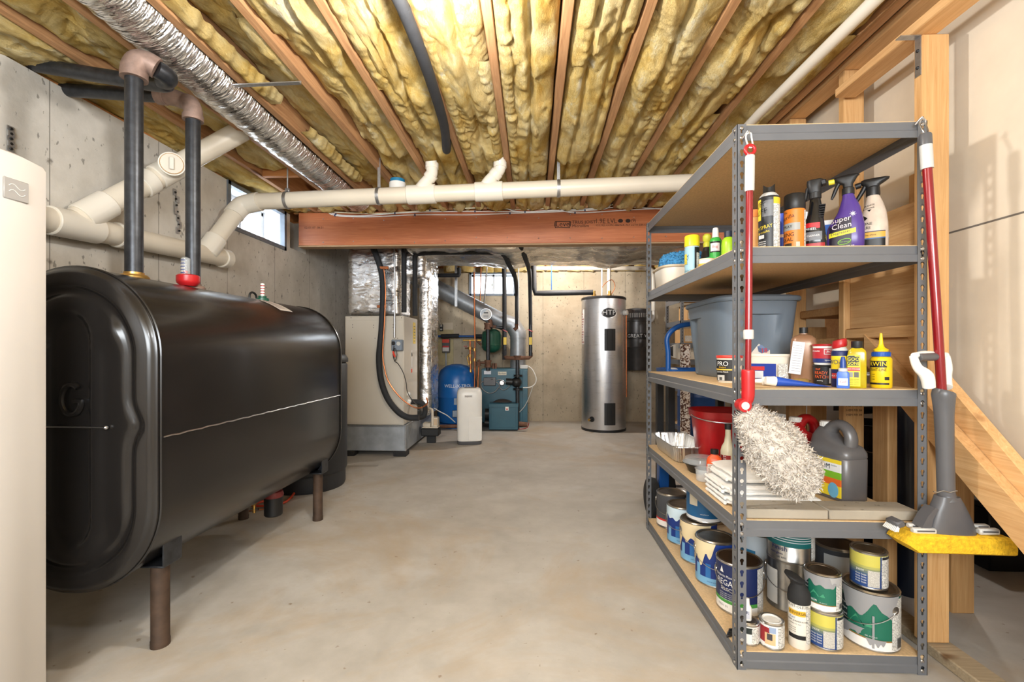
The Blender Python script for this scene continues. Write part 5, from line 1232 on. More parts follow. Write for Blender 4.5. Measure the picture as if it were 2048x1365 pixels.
# ---- bottom shelf: paint cans
z0 = ZS[0]; G_ = 'paint cans on the bottom shelf'
def art_grey(m, r, h):
    band(m, r, .010, h - .010, F(70, 72, 76)); band(m, r + .0004, .012, .046, F(240, 238, 234)); band(m, r + .0006, .042, .052, F(206, 44, 40))
    ctext(m, 'Benjamin', .0125, WH, r + .0008, 6, .134); ctext(m, 'Moore', .0125, WH, r + .0008, 24, .128); ctext(m, 'FLOOR', .022, WH, r + .0008, 8, .108, sy=1.1); ctext(m, '& PATIO', .020, WH, r + .0008, 12, .086, sy=1.1)
    for i in range(4): ctext(m, 'low lustre enamel', .006, WH, r + .0008, 10, .072 - .007 * i)
    ctext(m, 'HP1221 1X', .011, F(150, 150, 150), r + .001, 0, .027); m.patch(r + .0008, 60, 120, .02, h - .02, M['fine'])
    m.add([(r * math.sin(R(a)) * 1.01, -r * math.cos(R(a)) * 1.01, z) for a, z in ((-14, .145), (0, .145), (-7, .165))], [(0, 1, 2)], WH)
t, li = paint_can('paint_can', 'charcoal grey paint can with a red stripe, farthest back on the bottom shelf', 1343, 2.675, z0, .083, .193, art_grey, G_, bail=-10); lidlabel(li, .083, .193)
LB, MB_, DB = F(120, 176, 216), F(44, 110, 178), F(20, 52, 128)
def art_blue(m, r, h):
    band(m, r, .008, h - .008, DB); band(m, r + .0004, .008, .038, LB); ctext(m, 'interior paint + primer', .0075, DB, r + .0008, 0, .023)
    for a in (-62, -28, 6, 40, 74): m.patch(r + .0005, a, a + 15, .038, .105 - abs(a) * .0003, MB_ if (a // 34) % 2 else LB)
    ctext(m, 'eggshell', .010, WH, r + .0008, 14, .125); ctext(m, 'paint + primer', .008, WH, r + .0008, 16, .112); m.patch(r + .0008, 95, 150, .02, h - .02, M['fine'])
def dr(col, d0, d1, dep, seed):
    return lambda m, r, h: (drip(m, r + .0018, d0, d1, h - .006, h - .006 - dep, seed, F(*col)), drip(m, r + .0026, d0 + 20, d0 + 32, h - .03, h - .03 - dep * .9, seed + 3, F(*col)))
t, li = paint_can('paint_can', 'blue paint can with pale blue paint drips and a paper sticker on the lid', 1367, 2.46, z0, .083, .193, art_blue, G_, bail=-25, extra=dr((206, 226, 236), -100, 30, .10, 2)); lidlabel(li, .083, .193)
t, li = paint_can('paint_can', 'blue paint can with cream drips, carrying a white and blue can', 1397, 2.25, z0, .083, .193, art_blue, G_, bail=20, extra=dr((232, 212, 170), -110, 40, .15, 5))
def art_teal(m, r, h):
    band(m, r, .006, h - .006, F(238, 238, 236)); m.patch(r + .0005, -80, 46, .022, h - .02, F(30, 96, 146)); m.patch(r + .001, -52, -22, .075, .125, F(214, 206, 184)); ctext(m, 'waterborne', .008, WH, r + .001, 0, .04); ctext(m, 'Aura', .012, WH, r + .001, -20, .15); m.patch(r + .0008, 56, 110, .03, h - .03, M['fine'])
paint_can('paint_can', 'white and blue paint can stacked on the cream-dripped blue can', 1409, 2.262, z0 + .1935, .083, .19, art_teal, G_)
t, li = paint_can('paint_can', 'blue cream-dripped can with a sticker on its brown lid, behind the navy can', 1431, 2.043, z0, .083, .193, art_blue, G_, bail=10, extra=dr((234, 218, 176), -105, 0, .15, 8)); lidlabel(li, .083, .193)
def art_navy(m, r, h):
    band(m, r, .008, h - .008, F(26, 40, 86)); band(m, r + .0004, .008, .042, F(240, 240, 238)); band(m, r + .0006, .038, .052, F(70, 150, 66))
    ctext(m, 'Benjamin Moore', .014, WH, r + .0012, -38, .138, sx=.9); ctext(m, 'REGAL', .028, WH, r + .0012, -34, .114, sy=1.1); ctext(m, 'SELECT', .017, WH, r + .0012, -30, .090)
    for i in range(4): ctext(m, 'interior paint and primer', .0065, WH, r + .0012, -30, .074 - .0075 * i)
    ctext(m, 'N551 01', .013, F(130, 130, 130), r + .0012, -42, .025); m.patch(r + .0012, 48, 100, .012, h - .012, M['fine'])
    m.add([((r + .001) * math.sin(R(a)), -(r + .001) * math.cos(R(a)), z) for a, z in ((-52, .15), (-40, .15), (-46, .174))], [(0, 1, 2)], WH)
paint_can('paint_can', 'navy paint can with a green stripe just behind the front post', 1478, 1.835, z0, .083, .193, art_navy, G_, lid=simple('dark_lid', (74, 56, 42), .3, .6, .2), bail=12)
def art_tin(m, r, h):
    band(m, r, .02, h - .02, F(222, 222, 220)) if False else None
    ctext(m, 'TEXT 22', .02, F(60, 60, 62), r + .0016, 12, .07, rot=-90); ctext(m, 'FINISH', .016, F(60, 60, 62), r + .0016, 24, .066, rot=-90); m.patch(r + .0012, -70, -30, .02, h - .04, F(226, 222, 214))
paint_can('paint_can', 'bare silver paint can under the can lettered Finish', 1580, 1.865, z0, .083, .193, art_tin, G_, bail=0)
def art_fin(m, r, h):
    m.patch(r + .0006, -80, 60, .06, h - .02, F(16, 92, 92), sx=1); band(m, r + .0004, .06, .064, F(200, 204, 206))
    for i in range(4): band(m, r + .0010, .078 + .009 * i, .081 + .009 * i, F(196, 200, 202), -80, 60)
    ctext(m, 'Finish', .026, NV, r + .0012, -26, .050); ctext(m, 'semi-gloss', .012, NV, r + .0012, -34, .030); ctext(m, 'OIL BASE', .009, F(80, 84, 90), r + .0012, -20, .015); m.patch(r + .0012, 56, 84, .01, h - .01, M['fine'])
paint_can('paint_can', 'silver and green can lettered Finish, stacked on the bare silver can', 1580, 1.862, z0 + .1935, .083, .193, art_fin, G_)
def art_white(m, r, h): band(m, r, .008, h - .008, F(214, 224, 230)); m.patch(r + .0006, -60, -10, .03, .12, F(60, 130, 170))
paint_can('paint_can', 'pale white paint can behind the navy can', 1518, 2.13, z0, .083, .193, art_white, G_, lid='steel', bail=30)
def art_plain(m, r, h): band(m, r, .01, h - .012, F(60, 62, 66)); m.patch(r + .0006, -30, 40, .03, h - .03, F(180, 180, 176))
paint_can('paint_can', 'paint can with a dark stamped lid behind the green quart stack', 1672, 2.0, z0, .083, .193, art_plain, G_, lid=simple('dark_tin', (90, 88, 86), .3, .8, .2))
paint_can('paint_can', 'dark lidded paint can farthest right at the back', 1650, 2.30, z0, .083, .193, art_plain, G_, lid=simple('dark_tin2', (70, 66, 62), .35, .7, .2), rz=.4)
GR = F(28, 106, 84)
def art_green(m, r, h):
    band(m, r, .006, h - .01, GR); band(m, r + .0004, .006, h * .19, F(240, 238, 234)); band(m, r + .0006, h * .19, h * .215, F(146, 112, 62)); m.patch(r + .0012, 44, 84, .010, h - .014, M['fine']); m.patch(r + .002, 58, 76, .014, h * .26, F(150, 150, 150))
    for k in range(8): m.patch(r + .0026, 59 + k * 2.1, 60 + k * 2.1, .016, h * .25, F(30, 30, 30), 1)
    m.patch(r + .0008, -75, -48, h * .32, h * .78, F(16, 46, 52)); ctext(m, 'Benjamin Moore', h * .045, WH, r + .0014, -52, h * .85); ctext(m, 'satin', h * .11, WH, r + .0014, -30, h * .29); ctext(m, 'OIL ACRYLIC', h * .03, WH, r + .0014, 2, h * .25)
    for i in range(3): ctext(m, 'Moorgard', h * .05, WH, r + .0014, -62, h * (.66 - .1 * i))
    q = [(-46, .36), (-28, .56), (-10, .40), (2, .50), (8, .40)]
    m.add([((r + .0011) * math.sin(R(a)), -(r + .0011) * math.cos(R(a)), h * z) for a, z in q], [(0, 1, 2), (2, 3, 4)], F(64, 148, 112))
GY = (150, 150, 152)
def dr_grey(m, r, h):
    drip(m, r + .003, -70, 62, h - .004, h * .40, 11, F(*GY), 1.0); m.patch(r + .0034, 4, 8, .012, h * .62, F(*GY), 1); drip(m, r + .0030, -88, -10, h * .36, .02, 15, F(*GY), .8); drip(m, r + .0036, -8, 30, h * .22, .012, 21, F(*GY), 1.2)
paint_can('paint_can', 'large green paint can with grey paint spills at the front right', 1740, 1.652, z0, .083, .193, art_green, G_, lid='lid', bail=-38, extra=dr_grey)
def art_yb(m, r, h):
    YE, BL = (206, 196, 90), (38, 70, 130); n = 14
    for i in range(n):
        t = max(0, min(1, (i / (n - 1) - .32) / .36)); c = tuple(int(BL[k] + (YE[k] - BL[k]) * t) for k in range(3)); band(m, r, .006 + (h - .014) * i / n, .006 + (h - .014) * (i + 1) / n + .0002, F(*c))
    m.patch(r + .0012, 40, 95, .008, h - .010, M['fine']); m.patch(r + .0018, 42, 90, h * .84, h * .91, F(36, 40, 44)); m.patch(r + .0010, -2, 34, .010, h * .52, M['fine2']); m.patch(r + .0005, 36, 41, .008, h - .01, F(24, 56, 112))
    for i in range(4): ctext(m, 'deep base', .0085, WH, r + .0012, -24, h * (.38 - .07 * i))
    ctext(m, 'paint', .012, WH, r + .0012, -26, h * .5)
QG = 'quart cans on the bottom shelf'
paint_can('quart_can', 'yellow and blue quart can under the grey-dripped green quart', 1648, 1.625, z0, .054, .125, art_yb, QG)
def dr_q(m, r, h): drip(m, r + .0028, -85, 55, h - .004, h * .50, 31, F(*GY), .9); drip(m, r + .0032, 20, 70, h - .004, h * .66, 35, F(172, 172, 172), .8)
paint_can('quart_can', 'green quart can with grey drips stacked on the yellow and blue quart', 1645, 1.627, z0 + .1258, .054, .125, art_green, QG, lid=simple('lid_brown', (112, 98, 84), .3, .8, .2), extra=dr_q)
paint_can('quart_can', 'yellow and blue quart can standing on the large green paint can', 1737, 1.650, z0 + .1935, .054, .125, art_yb, QG)
def art_small(m, r, h):
    band(m, r, .006, h - .008, F(238, 236, 232)); m.patch(r + .0006, -60, -8, .02, h - .016, F(150, 36, 42)); m.patch(r + .0010, -30, 18, .016, h * .62, F(226, 186, 140)); m.patch(r + .0013, -20, 4, h * .36, h * .6, F(70, 66, 70)); m.patch(r + .0012, 30, 80, .01, h - .01, M['fine']); m.patch(r + .0008, -10, 20, h * .64, h * .86, F(150, 168, 196))
paint_can('small_can', 'small white can with a white lid and a red picture label', 1543, 1.607, z0, .039, .088, art_small, 'small cans on the bottom shelf', lid='whitep')
def art_small2(m, r, h): band(m, r, .006, h - .008, F(236, 234, 228)); m.patch(r + .0006, -60, 20, h * .55, h - .012, F(40, 48, 46)); m.patch(r + .001, 20, 80, .01, h - .01, M['fine'])
paint_can('small_can', 'small white and black can half hidden behind the front post', 1496, 1.625, z0, .036, .072, art_small2, 'small cans on the bottom shelf')
t = put('glue_bottle', 'tiny white squeeze bottle standing on the small can by the front post', 'bottle', 1495, 1.625, z0 + .0722)
m = MB(); m.lathe([(.0001, 0), (.0125, 0), (.013, .002), (.013, .042), (.009, .05), (.0001, .05)], M['whitep'], 18); part('body', m, t); m = MB(); m.lathe([(.0001, .05), (.0075, .05), (.006, .072), (.0001, .073)], M['whitep'], 12); part('cap', m, t)
m = MB(); m.patch(.0133, -50, 40, .008, .034, F(206, 206, 214)); ctext(m, 'R', .016, NV, .0136, 0, .028); part('label', m, t)
# spray can with soft black cap
t = put('spray_paint_can', 'white spray paint can with a floppy black cap between the small can and the quarts', 'spray can', 1598, 1.607, z0)
r = .033
m = MB(); m.lathe([(.0001, .002), (r - .003, .002), (r - .002, 0), (r, .003), (r, .165), (r - .002, .17)], F(232, 226, 214), 32); part('body', m, t)
m = MB(); m.lathe([(r + .0015, .150), (r + .002, .165), (r, .185), (r - .010, .205), (r - .013, .215), (r - .008, .222), (r - .002, .232), (r - .006, .238), (.0001, .240)], M['blackrub'], 28)
m.v = [(x - (.016 * max(0, (z - .20) / .04)), y - .012 * max(0, (z - .20) / .04), z + .5 * (-x) * max(0, (z - .205) / .04)) for x, y, z in m.v]; part('cap', m, t, False, 'floppy black cap')
m = MB(); ctext(m, 'RUST-OLEUM', .0125, F(40, 40, 40), r + .001, -6, .143, sx=.9); m.patch(r + .0008, -60, 34, .112, .130, F(226, 176, 50)); ctext(m, 'UNIVERSAL', .0145, BK, r + .0014, -10, .121, sx=.85); ctext(m, 'FLAT', .009, F(60, 120, 180), r + .001, -34, .104); ctext(m, 'PAINT & PRIMER IN ONE', .0075, BK, r + .001, -8, .094, sx=.8); ctext(m, 'BONDS TO ANY', .005, BK, r + .001, -20, .084)
for i in range(3): ctext(m, 'wood metal', .005, BK, r + .001, -36, .072 - .007 * i)
m.patch(r + .0006, -60, 36, .034, .048, BK); m.patch(r + .0006, 38, 75, .02, .14, M['fine']); part('label', m, t)
t = thing('paint_brush', 'dark bristle brush lying on the bottom shelf beside the front post', 'brush', (.735, 1.66, z0)); m = MB()
for i in range(7): m.obox((-.03 + .004 * i, -.018 + .006 * i, .006), (.055, .004, .009), BK, Matrix.Rotation(R(24), 3, 'Z') @ Matrix.Rotation(R(6 * (i % 3)), 3, 'Y'), .001)
part('bristles', m, t, kind='stuff'); m = MB(); m.obox((.025, .018, .006), (.045, .032, .011), M['steel'], Matrix.Rotation(R(24), 3, 'Z'), .001); part('ferrule', m, t); m = MB(); m.obox((.075, .04, .006), (.075, .02, .010), M['kraft'], Matrix.Rotation(R(24), 3, 'Z'), .004); part('handle', m, t)

# ---- second shelf from the floor
z1 = ZS[1]
for px0, px1, lb_, rr in ((None, 1654, 'left concrete paver lying along the shelf front under the towels', 0), (1656, None, 'right concrete paver lying along the shelf front below the grey jug', 0)):
    xa = RX0 - .002 if px0 is None else at(px0, 1.58); xb = RX1 - .012 if px1 is None else at(px1, 1.58); xa = max(xa, RX0 + .036 if px0 is None else xa); 
    m = MB(); m.box(xa, xb, RY0 + .012, RY0 + .112, z1 + .0005, z1 + .032, M['paver'], .003); solo('paver', m, lb_, 'paver', 'concrete pavers on the shelf')
def towel(name, label, cx, cy, zb_, w_, d_, h, folds, seed):
    t = thing(name, label, 'towel', (cx, cy, zb_), 0, 'folded white towels'); m = MB(); n = 40; secs = []
    def wob(x, y, z): return Vector((x + .004 * mnoise.noise(Vector((y * 20, z * 30, seed))), y + .005 * mnoise.noise(Vector((x * 16, z * 24, seed + 2))), z + .004 * mnoise.noise(Vector((x * 14, y * 14, seed + 5)))))
    for i in range(31):
        u = i / 30; y = -d_ / 2 + d_ * u; e = min(1, min(u, 1 - u) * 9); ring = []
        for j in range(n):
            a = 2 * PI * j / n; c, s_ = math.cos(a), math.sin(a); x = (w_ / 2) * math.copysign(abs(c) ** .35, c) * (.96 + .04 * e); z = h / 2 + (h / 2) * math.copysign(abs(s_) ** .6, s_) * (.55 + .45 * e ** .5)
            if abs(c) > .80 and c < 0: x += .012 * (1 - abs(s_) * 3) if abs(s_) < .25 else 0
            ring.append(wob(x, y, z))
        secs.append(ring)
    m.loft(secs, M['towel']); part('cloth', m, t, ang=70)
    m = MB()
    for k in range(folds):
        zz = h * (.25 + .5 * k / max(1, folds - 1)); m.tube([(-w_ / 2 + .002, -d_ / 2 + .02 + (d_ - .04) * i / 10, zz + .004 * mnoise.noise(Vector((i * .7, k, seed)))) for i in range(11)], .0065, M['towel'], 8); m.tube([(-w_ / 2 + .02 + (w_ - .04) * i / 12, -d_ / 2 + .000, zz + .003 * mnoise.noise(Vector((i * .6, k, seed + 9)))) for i in range(13)], .0062, M['towel'], 8)
    part('fold', m, t, kind='stuff')
towel('folded_towel', 'white folded towel at the bottom of the towel stack on the shelf', .875, 1.79, z1, .345, .215, .036, 2, 1.0)
towel('folded_towel', 'white folded towel in the middle of the towel stack on the shelf', .868, 1.80, z1 + .0375, .335, .205, .034, 2, 4.0)
towel('folded_towel', 'thick white towel on top of the towel stack on the shelf', .880, 1.81, z1 + .073, .315, .19, .050, 1, 7.0)
# grey jug with a hole handle
def jug(name, label, px, Y, z, w_, d_, h, mt, capm, rz, lab=None):
    t = put(name, label, 'jug', px, Y, z, 'jugs on the shelf', rz)
    m = MB(); secs = [sec(0, 0, zz * h, w_ * a, d_ * b, 4.5, 40) for zz, a, b in ((0, .46, .46), (.015, .49, .49), (.55, .5, .5), (.56, .488, .488), (.575, .5, .5), (.63, .495, .49), (.70, .44, .42))]
    secs += [sec(-w_ * .20, 0, zz * h, w_ * a, d_ * b, 3, 40) for zz, a, b in ((.80, .24, .34), (.90, .14, .24), (.93, .115, .17))]
    m.loft(secs, mt); part('body', m, t, ang=55)
    m = MB(); q = [(w_ * .30, 0, h * .66), (w_ * .33, 0, h * .80), (w_ * .28, 0, h * .91), (w_ * .14, 0, h * .975), (-w_ * .02, 0, h * .955), (-w_ * .16, 0, h * .86)]; m.tube(q, [.021, .020, .019, .019, .021, .026], mt, 16, sm=5); m.v = [(x, y * 1.25, zz) for x, y, zz in m.v]; part('handle', m, t)
    m = MB(); m.lathe([(.0001, h * .925), (.024, h * .925), (.025, h * .93), (.025, h * .99), (.023, h), (.0001, h)], capm, 24, (-w_ * .20, 0, 0))
    for k in range(20): a = 2 * PI * k / 20; m.obox((-w_ * .20 + .0252 * math.cos(a), .0252 * math.sin(a), h * .955), (.002, .003, h * .05), capm, Matrix.Rotation(a, 3, 'Z'))
    part('cap', m, t, False, 'ribbed cap')
    if lab: lab(t, w_, d_, h)
def lab_jug(t, w_, d_, h):
    y = -d_ * .5 - .0012; m = MB(); x0, x1 = -w_ * .44, w_ * .40
    for za, zb_, c in ((.05, .20, (240, 214, 50)), (.20, .29, (232, 110, 44)), (.29, .38, (128, 190, 50)), (.38, .49, (238, 240, 240)), (.49, .54, (240, 214, 50))): m.box(x0, x1, y, y + .004, h * za, h * zb_, F(*c))
    lb_ = part('label', m, t); m = MB(); T = lambda st, s_, c, x, zz, al='LEFT': m.text(st, s_, c, lambda a, b: (x + a, y - .0006, zz + b), al)
    T('CALCIUM', .026, F(20, 30, 50), x0 + .005, h * .435); T('quick dissolve', .008, F(60, 80, 110), x0 + .10, h * .46); T('Fast acting', .011, F(20, 60, 20), x0 + .02, h * .335); T('pool balance', .008, F(90, 40, 10), x0 + .02, h * .245)
    for i in range(4): T('concentrate', .006, F(60, 60, 20), x0 + .05, h * (.17 - .028 * i))
    part('lettering', m, lb_); m = MB(); m.lathe([(.0001, 0), (.022, 0), (.0001, .001)], F(110, 180, 214), 18, sy=1.3); m.v = [(x1 - .03 + a, y - .001 - c, h * .135 + b) for a, b, c in m.v]; part('seal', m, lb_)
jug('jug', 'grey plastic jug with a hole handle and a yellow and green label', 1672, 1.84, z1, .19, .125, .285, simple('jug_grey', (108, 106, 106), .35, .2, .05), M['whitep'], R(-42), lab_jug)
jug('jug', 'red plastic jug with a white cap behind the fluffy duster', 1606, 2.02, z1, .15, .12, .28, M['redbucket'], M['whitep'], R(30))
# bucket
t = put('bucket', 'red plastic bucket with a wire handle behind the foil pan', 'bucket', 1440, 2.33, z1, rz=.3)
m = MB(); secs = [sec(0, 0, zz, a, a * .92, 3.0, 44) for zz, a in ((0, .100), (.01, .105), (.235, .130), (.236, .140), (.268, .143), (.270, .138), (.262, .132), (.03, .10))]; m.loft(secs, M['redbucket']); part('shell', m, t)
m = MB(); m.tube([(.142 * math.cos(R(180 + 12 * i)), -.02 + .135 * math.sin(R(180 + 12 * i)), .245 - .02 * math.sin(R(12 * i))) for i in range(16)], .003, M['steel'], 8); part('wire_handle', m, t)
# foil pan
t = thing('foil_pan', 'crumpled aluminium foil baking pan at the back left of the shelf', 'pan', (.80, 2.52, z1)); m = MB()
hx, hy = .098, .215; N = 72
def panring(s_, z, rib):
    q = []
    for j in range(N):
        a = 2 * PI * j / N; x, y, _ = sec(0, 0, 0, hx * s_, hy * (1 - (1 - s_) * .5), 6, N)[j]; k = 1 + rib * (.012 if j % 2 else -.012); q.append((x * k, y * k, z + .0015 * mnoise.noise(Vector((x * 60, y * 60, z * 40)))))
    return q
m.loft([panring(s_, z, rb) for s_, z, rb in ((.76, .001, 1), (.80, .004, 1), (.94, .078, 1), (.955, .082, .3), (1.0, .084, .3), (1.01, .080, .3), (.995, .0815, .3), (.94, .0795, .5), (.925, .075, 1), (.79, .006, 1), (.74, .003, 1), (.3, .003, 0))], M['foilpan'], (True, True)); part('pan', m, t, ang=20)
# deli container with clear lid, clear cup
t = thing('food_container', 'round black plastic food container with a clear lid', 'container', (.79, 2.165, z1)); m = MB(); m.lathe([(.0001, .001), (.055, .001), (.058, .003), (.076, .040), (.084, .042), (.084, .045), (.075, .044), (.057, .006), (.0001, .005)], M['black'], 36); part('tray', m, t)
m = MB(); m.lathe([(.0855, .0455), (.086, .047), (.080, .049), (.074, .066), (.070, .068), (.0001, .0682)], M['clear'], 36); part('clear_lid', m, t)
t = thing('plastic_cup', 'small clear plastic cup in front of the black food container', 'cup', (.752, 2.02, z1)); m = MB(); m.lathe([(.0001, .0005), (.036, .0005), (.038, .002), (.041, .05), (.044, .051), (.044, .0525), (.040, .052), (.037, .004), (.0001, .003)], M['clear'], 32); part('cup', m, t)
def bottle(name, label, px, Y, z, prof, mt, cap, capm, group=None, sx=1.0, sy=1.0, rz=0.0, X=None):
    t = thing(name, label, 'bottle', (at(px, Y) if X is None else X, Y, z), rz, group, True); m = MB()
    if sx == sy == 1.0: m.lathe(prof, mt, 32)
    else: m.loft([sec(0, 0, zz, r * sx, r * sy, 3.2, 36) for r, zz in prof], mt)
    part('body', m, t); m = MB(); m.lathe(cap, capm, 24); part('cap', m, t); return t
t = bottle('cleaner_bottle', 'small orange bottle with a black cap beside the clear cup', 1429, 2.06, z1, [(.030, .0), (.033, .004), (.033, .075), (.028, .092), (.014, .104), (.013, .11)], F(236, 92, 40, .35), [(.0001, .108), (.016, .108), (.017, .112), (.017, .128), (.0001, .129)], M['black'], None, 1.0, .68)
m = MB(); m.box(-.028, .004, -.0238, -.0215, .012, .066, F(232, 226, 216)); 
for i in range(7): m.box(-.025, -.002 - .004 * (i % 3), -.0243, -.0238, .018 + i * .007, .0205 + i * .007, F(150, 90, 70))
part('label', m, t)
t = bottle('additive_bottle', 'tall pale bottle with a long neck and black cap left of the front post', 1456, 2.09, z1, [(.0001, 0), (.028, 0), (.031, .004), (.031, .115), (.026, .135), (.016, .155), (.012, .185), (.011, .212)], simple('pale_bottle', (222, 216, 186), .3, 0, .03), [(.0001, .212), (.014, .212), (.014, .236), (.0001, .237)], M['black'])
m = MB(); m.patch(.0315, -70, 20, .02, .10, F(150, 40, 36)); m.patch(.0318, -60, 12, .03, .06, M['fine']); ctext(m, 'HEET', .018, WH, .0322, -24, .08, rot=90); part('label', m, t)
# ---------------------------------------------------------------- third shelf
z2 = ZS[2]
# grey tote
t = thing('storage_tote', 'large grey plastic storage tote with a lid on the middle shelf', 'tote', (1.012, 2.30, z2)); hx, hy, hh = .185, .255, .365
def tring(f, z, dent=0.0):
    q = []
    for x, y, _ in sec(0, 0, 0, hx * f, hy * f, 5.5, 96):
        d = 0
        if dent:
            if y < -hy * f * .8: d = dent * math.exp(-((x - .02) / .05) ** 4); y += d
            if y > hy * f * .8: y -= dent * math.exp(-(x / .05) ** 4)
            if x < -hx * f * .8: x += dent * (math.exp(-((y - .13) / .045) ** 4) * .9)
        q.append((x, y, z))
    return q
m = MB(); m.loft([tring(.80, 0), tring(.83, .006), tring(.84, .03, .004), tring(.86, .08, .012), tring(.92, .20, .022), tring(.955, .285, .026), tring(.957, .288, 0.002), tring(.985, .345), tring(1.03, .346), tring(1.035, .352), tring(1.0, .355)], M['totegrey'], (True, False)); part('tub', m, t, ang=45)
m = MB(); m.loft([tring(1.045, .350), tring(1.05, .362), tring(1.03, .368), tring(.94, .3685), tring(.92, .374), tring(.5, .376)], M['totegrey']); part('tote_lid', m, t)
m = MB(); y_ = -hy * .905 - .0
m.obox((.004, -.2120, .145), (.085, .001, .075), F(216, 208, 196), Matrix.Rotation(R(-7), 3, 'X')); stk = part('sticker', m, t, False, 'white product sticker'); rx_ = Matrix.Rotation(R(-7), 3, 'X')
def stp(x, y, d=-.0012): return Vector((.004, -.2120, .145)) + rx_ @ Vector((x, d, y))
m = MB(); m.text('DuraBilt', .017, F(40, 44, 60), lambda x, y: stp(x - .012, y + .024 + .12 * x)); m.text('18', .030, F(200, 44, 40), lambda x, y: stp(x + .016, y - .020, -.0022), 'CENTER')
for k, (q, c) in enumerate((([(-.012, .0), (.022, .012), (.040, .0), (.006, -.010)], F(110, 128, 160)), ([(-.012, .0), (.006, -.010), (.006, -.032), (-.008, -.024)], F(84, 100, 136)), ([(.006, -.010), (.040, .0), (.036, -.022), (.006, -.032)], F(96, 112, 148)))): m.add([stp(a, b) for a, b in q], [(0, 1, 2, 3)], c)
part('sticker_print', m, stk)
def tub(name, label, px, Y, z, rx, ry, h, mt, lidm, art, p=2.0, group=None, lip=.003, bail=False):
    t = put(name, label, 'tub', px, Y, z, group); m = MB(); m.loft([sec(0, 0, zz, rx * k, ry * k, p, 44) for zz, k in ((0, .88), (.003, .90), (h * .86, .985), (h * .865, 1.0), (h * .9, 1.0))], mt); part('body', m, t)
    m = MB(); m.loft([sec(0, 0, zz, rx * k, ry * k, p, 44) for zz, k in ((h * .90, 1.02), (h * .92, 1.045), (h * .985, 1.045), (h, 1.02), (h, .95), (h * .985, .93))], lidm); part('lid', m, t)
    m = MB(); art(m, rx, ry, h); part('label', m, t)
    if bail: m = MB(); m.tube([(rx * 1.03 * math.cos(R(8 * i)), -ry * 1.1 - .004 * math.sin(R(8 * i)), h * .80 - .075 * math.sin(R(8 * i)) ** .7) for i in range(12)], .0018, M['steel'], 6); part('bail_handle', m, t)
    return t
def esc(r, a, z, k): t = R(a); return (r * k * math.sin(t), -r * k * math.cos(t), z)
def art_pro(m, r, ry, h):
    m.patch(r * .94 + .0015, -88, 14, .008, h * .84, BK, r1=r * .985 + .0015); m.patch(r * .96 + .0022, -88, 14, h * .46, h * .51, F(226, 186, 70)); m.patch(r * .945 + .002, 14, 22, .008, h * .84, F(236, 200, 90), r1=r * .985 + .002)
    ctext(m, 'PRO', .026, WH, r * .97 + .0028, -34, h * .69, sx=1.0); ctext(m, 'FINISH', .0085, F(226, 186, 70), r * .965 + .0028, -34, h * .56, sx=1.2); ctext(m, 'Concrete Patch', .0085, WH, r * .955 + .0028, -38, h * .40)
    m.patch(r * .935 + .0026, -66, -22, h * .08, h * .28, F(190, 190, 186), r1=r * .945 + .0026); m.patch(r * .94 + .003, -50, -34, h * .10, h * .2, F(80, 80, 80))
tub('patch_tub', 'small white tub with a red lid and a black PRO label by the post', 1459, 1.855, z2, .047, .047, .107, M['pvc'], simple('red_lid', (206, 60, 48), .4, 0, .2, 30), art_pro)
def art_plug(m, rx, ry, h):
    y = -ry * .95 - .003
    def bx(x0, x1, za, zb_, c, d=0): m.add([(x0, y - d - .0035 * (za / h), h * za), (x1, y - d - .0035 * (za / h), h * za), (x1, y - d - .0035 * (zb_ / h), h * zb_), (x0, y - d - .0035 * (zb_ / h), h * zb_)], [(0, 1, 2, 3)], c)
    bx(-.072, .026, .12, .66, F(30, 60, 150)); bx(-.072, -.014, .42, .56, F(196, 52, 50), .0006); bx(-.068, -.018, .14, .40, F(210, 214, 220), .0006); bx(.034, .066, .10, .66, M['fine'], .0002)
    m.text('HYDRAULIC', .008, WH, lambda a, b: (-.044 + a, y - .0045, h * .60 + b)); m.text('PLUG', .015, WH, lambda a, b: (-.042 + a, y - .0048, h * .49 + b)); m.text('CEMENT', .014, F(30, 50, 130), lambda a, b: (-.042 + a, y - .0045, h * .33 + b))
    for i in range(4): m.text('fast setting', .0055, WH, lambda a, b, i=i: (.006 + a, y - .0042, h * (.58 - .1 * i) + b))
tub('plug_tub', 'wide white tub with a blue hydraulic plug label and wire handle', 1537, 1.925, z2, .080, .052, .112, M['pvc'], M['pvc'], art_plug, 4.5, bail=True)
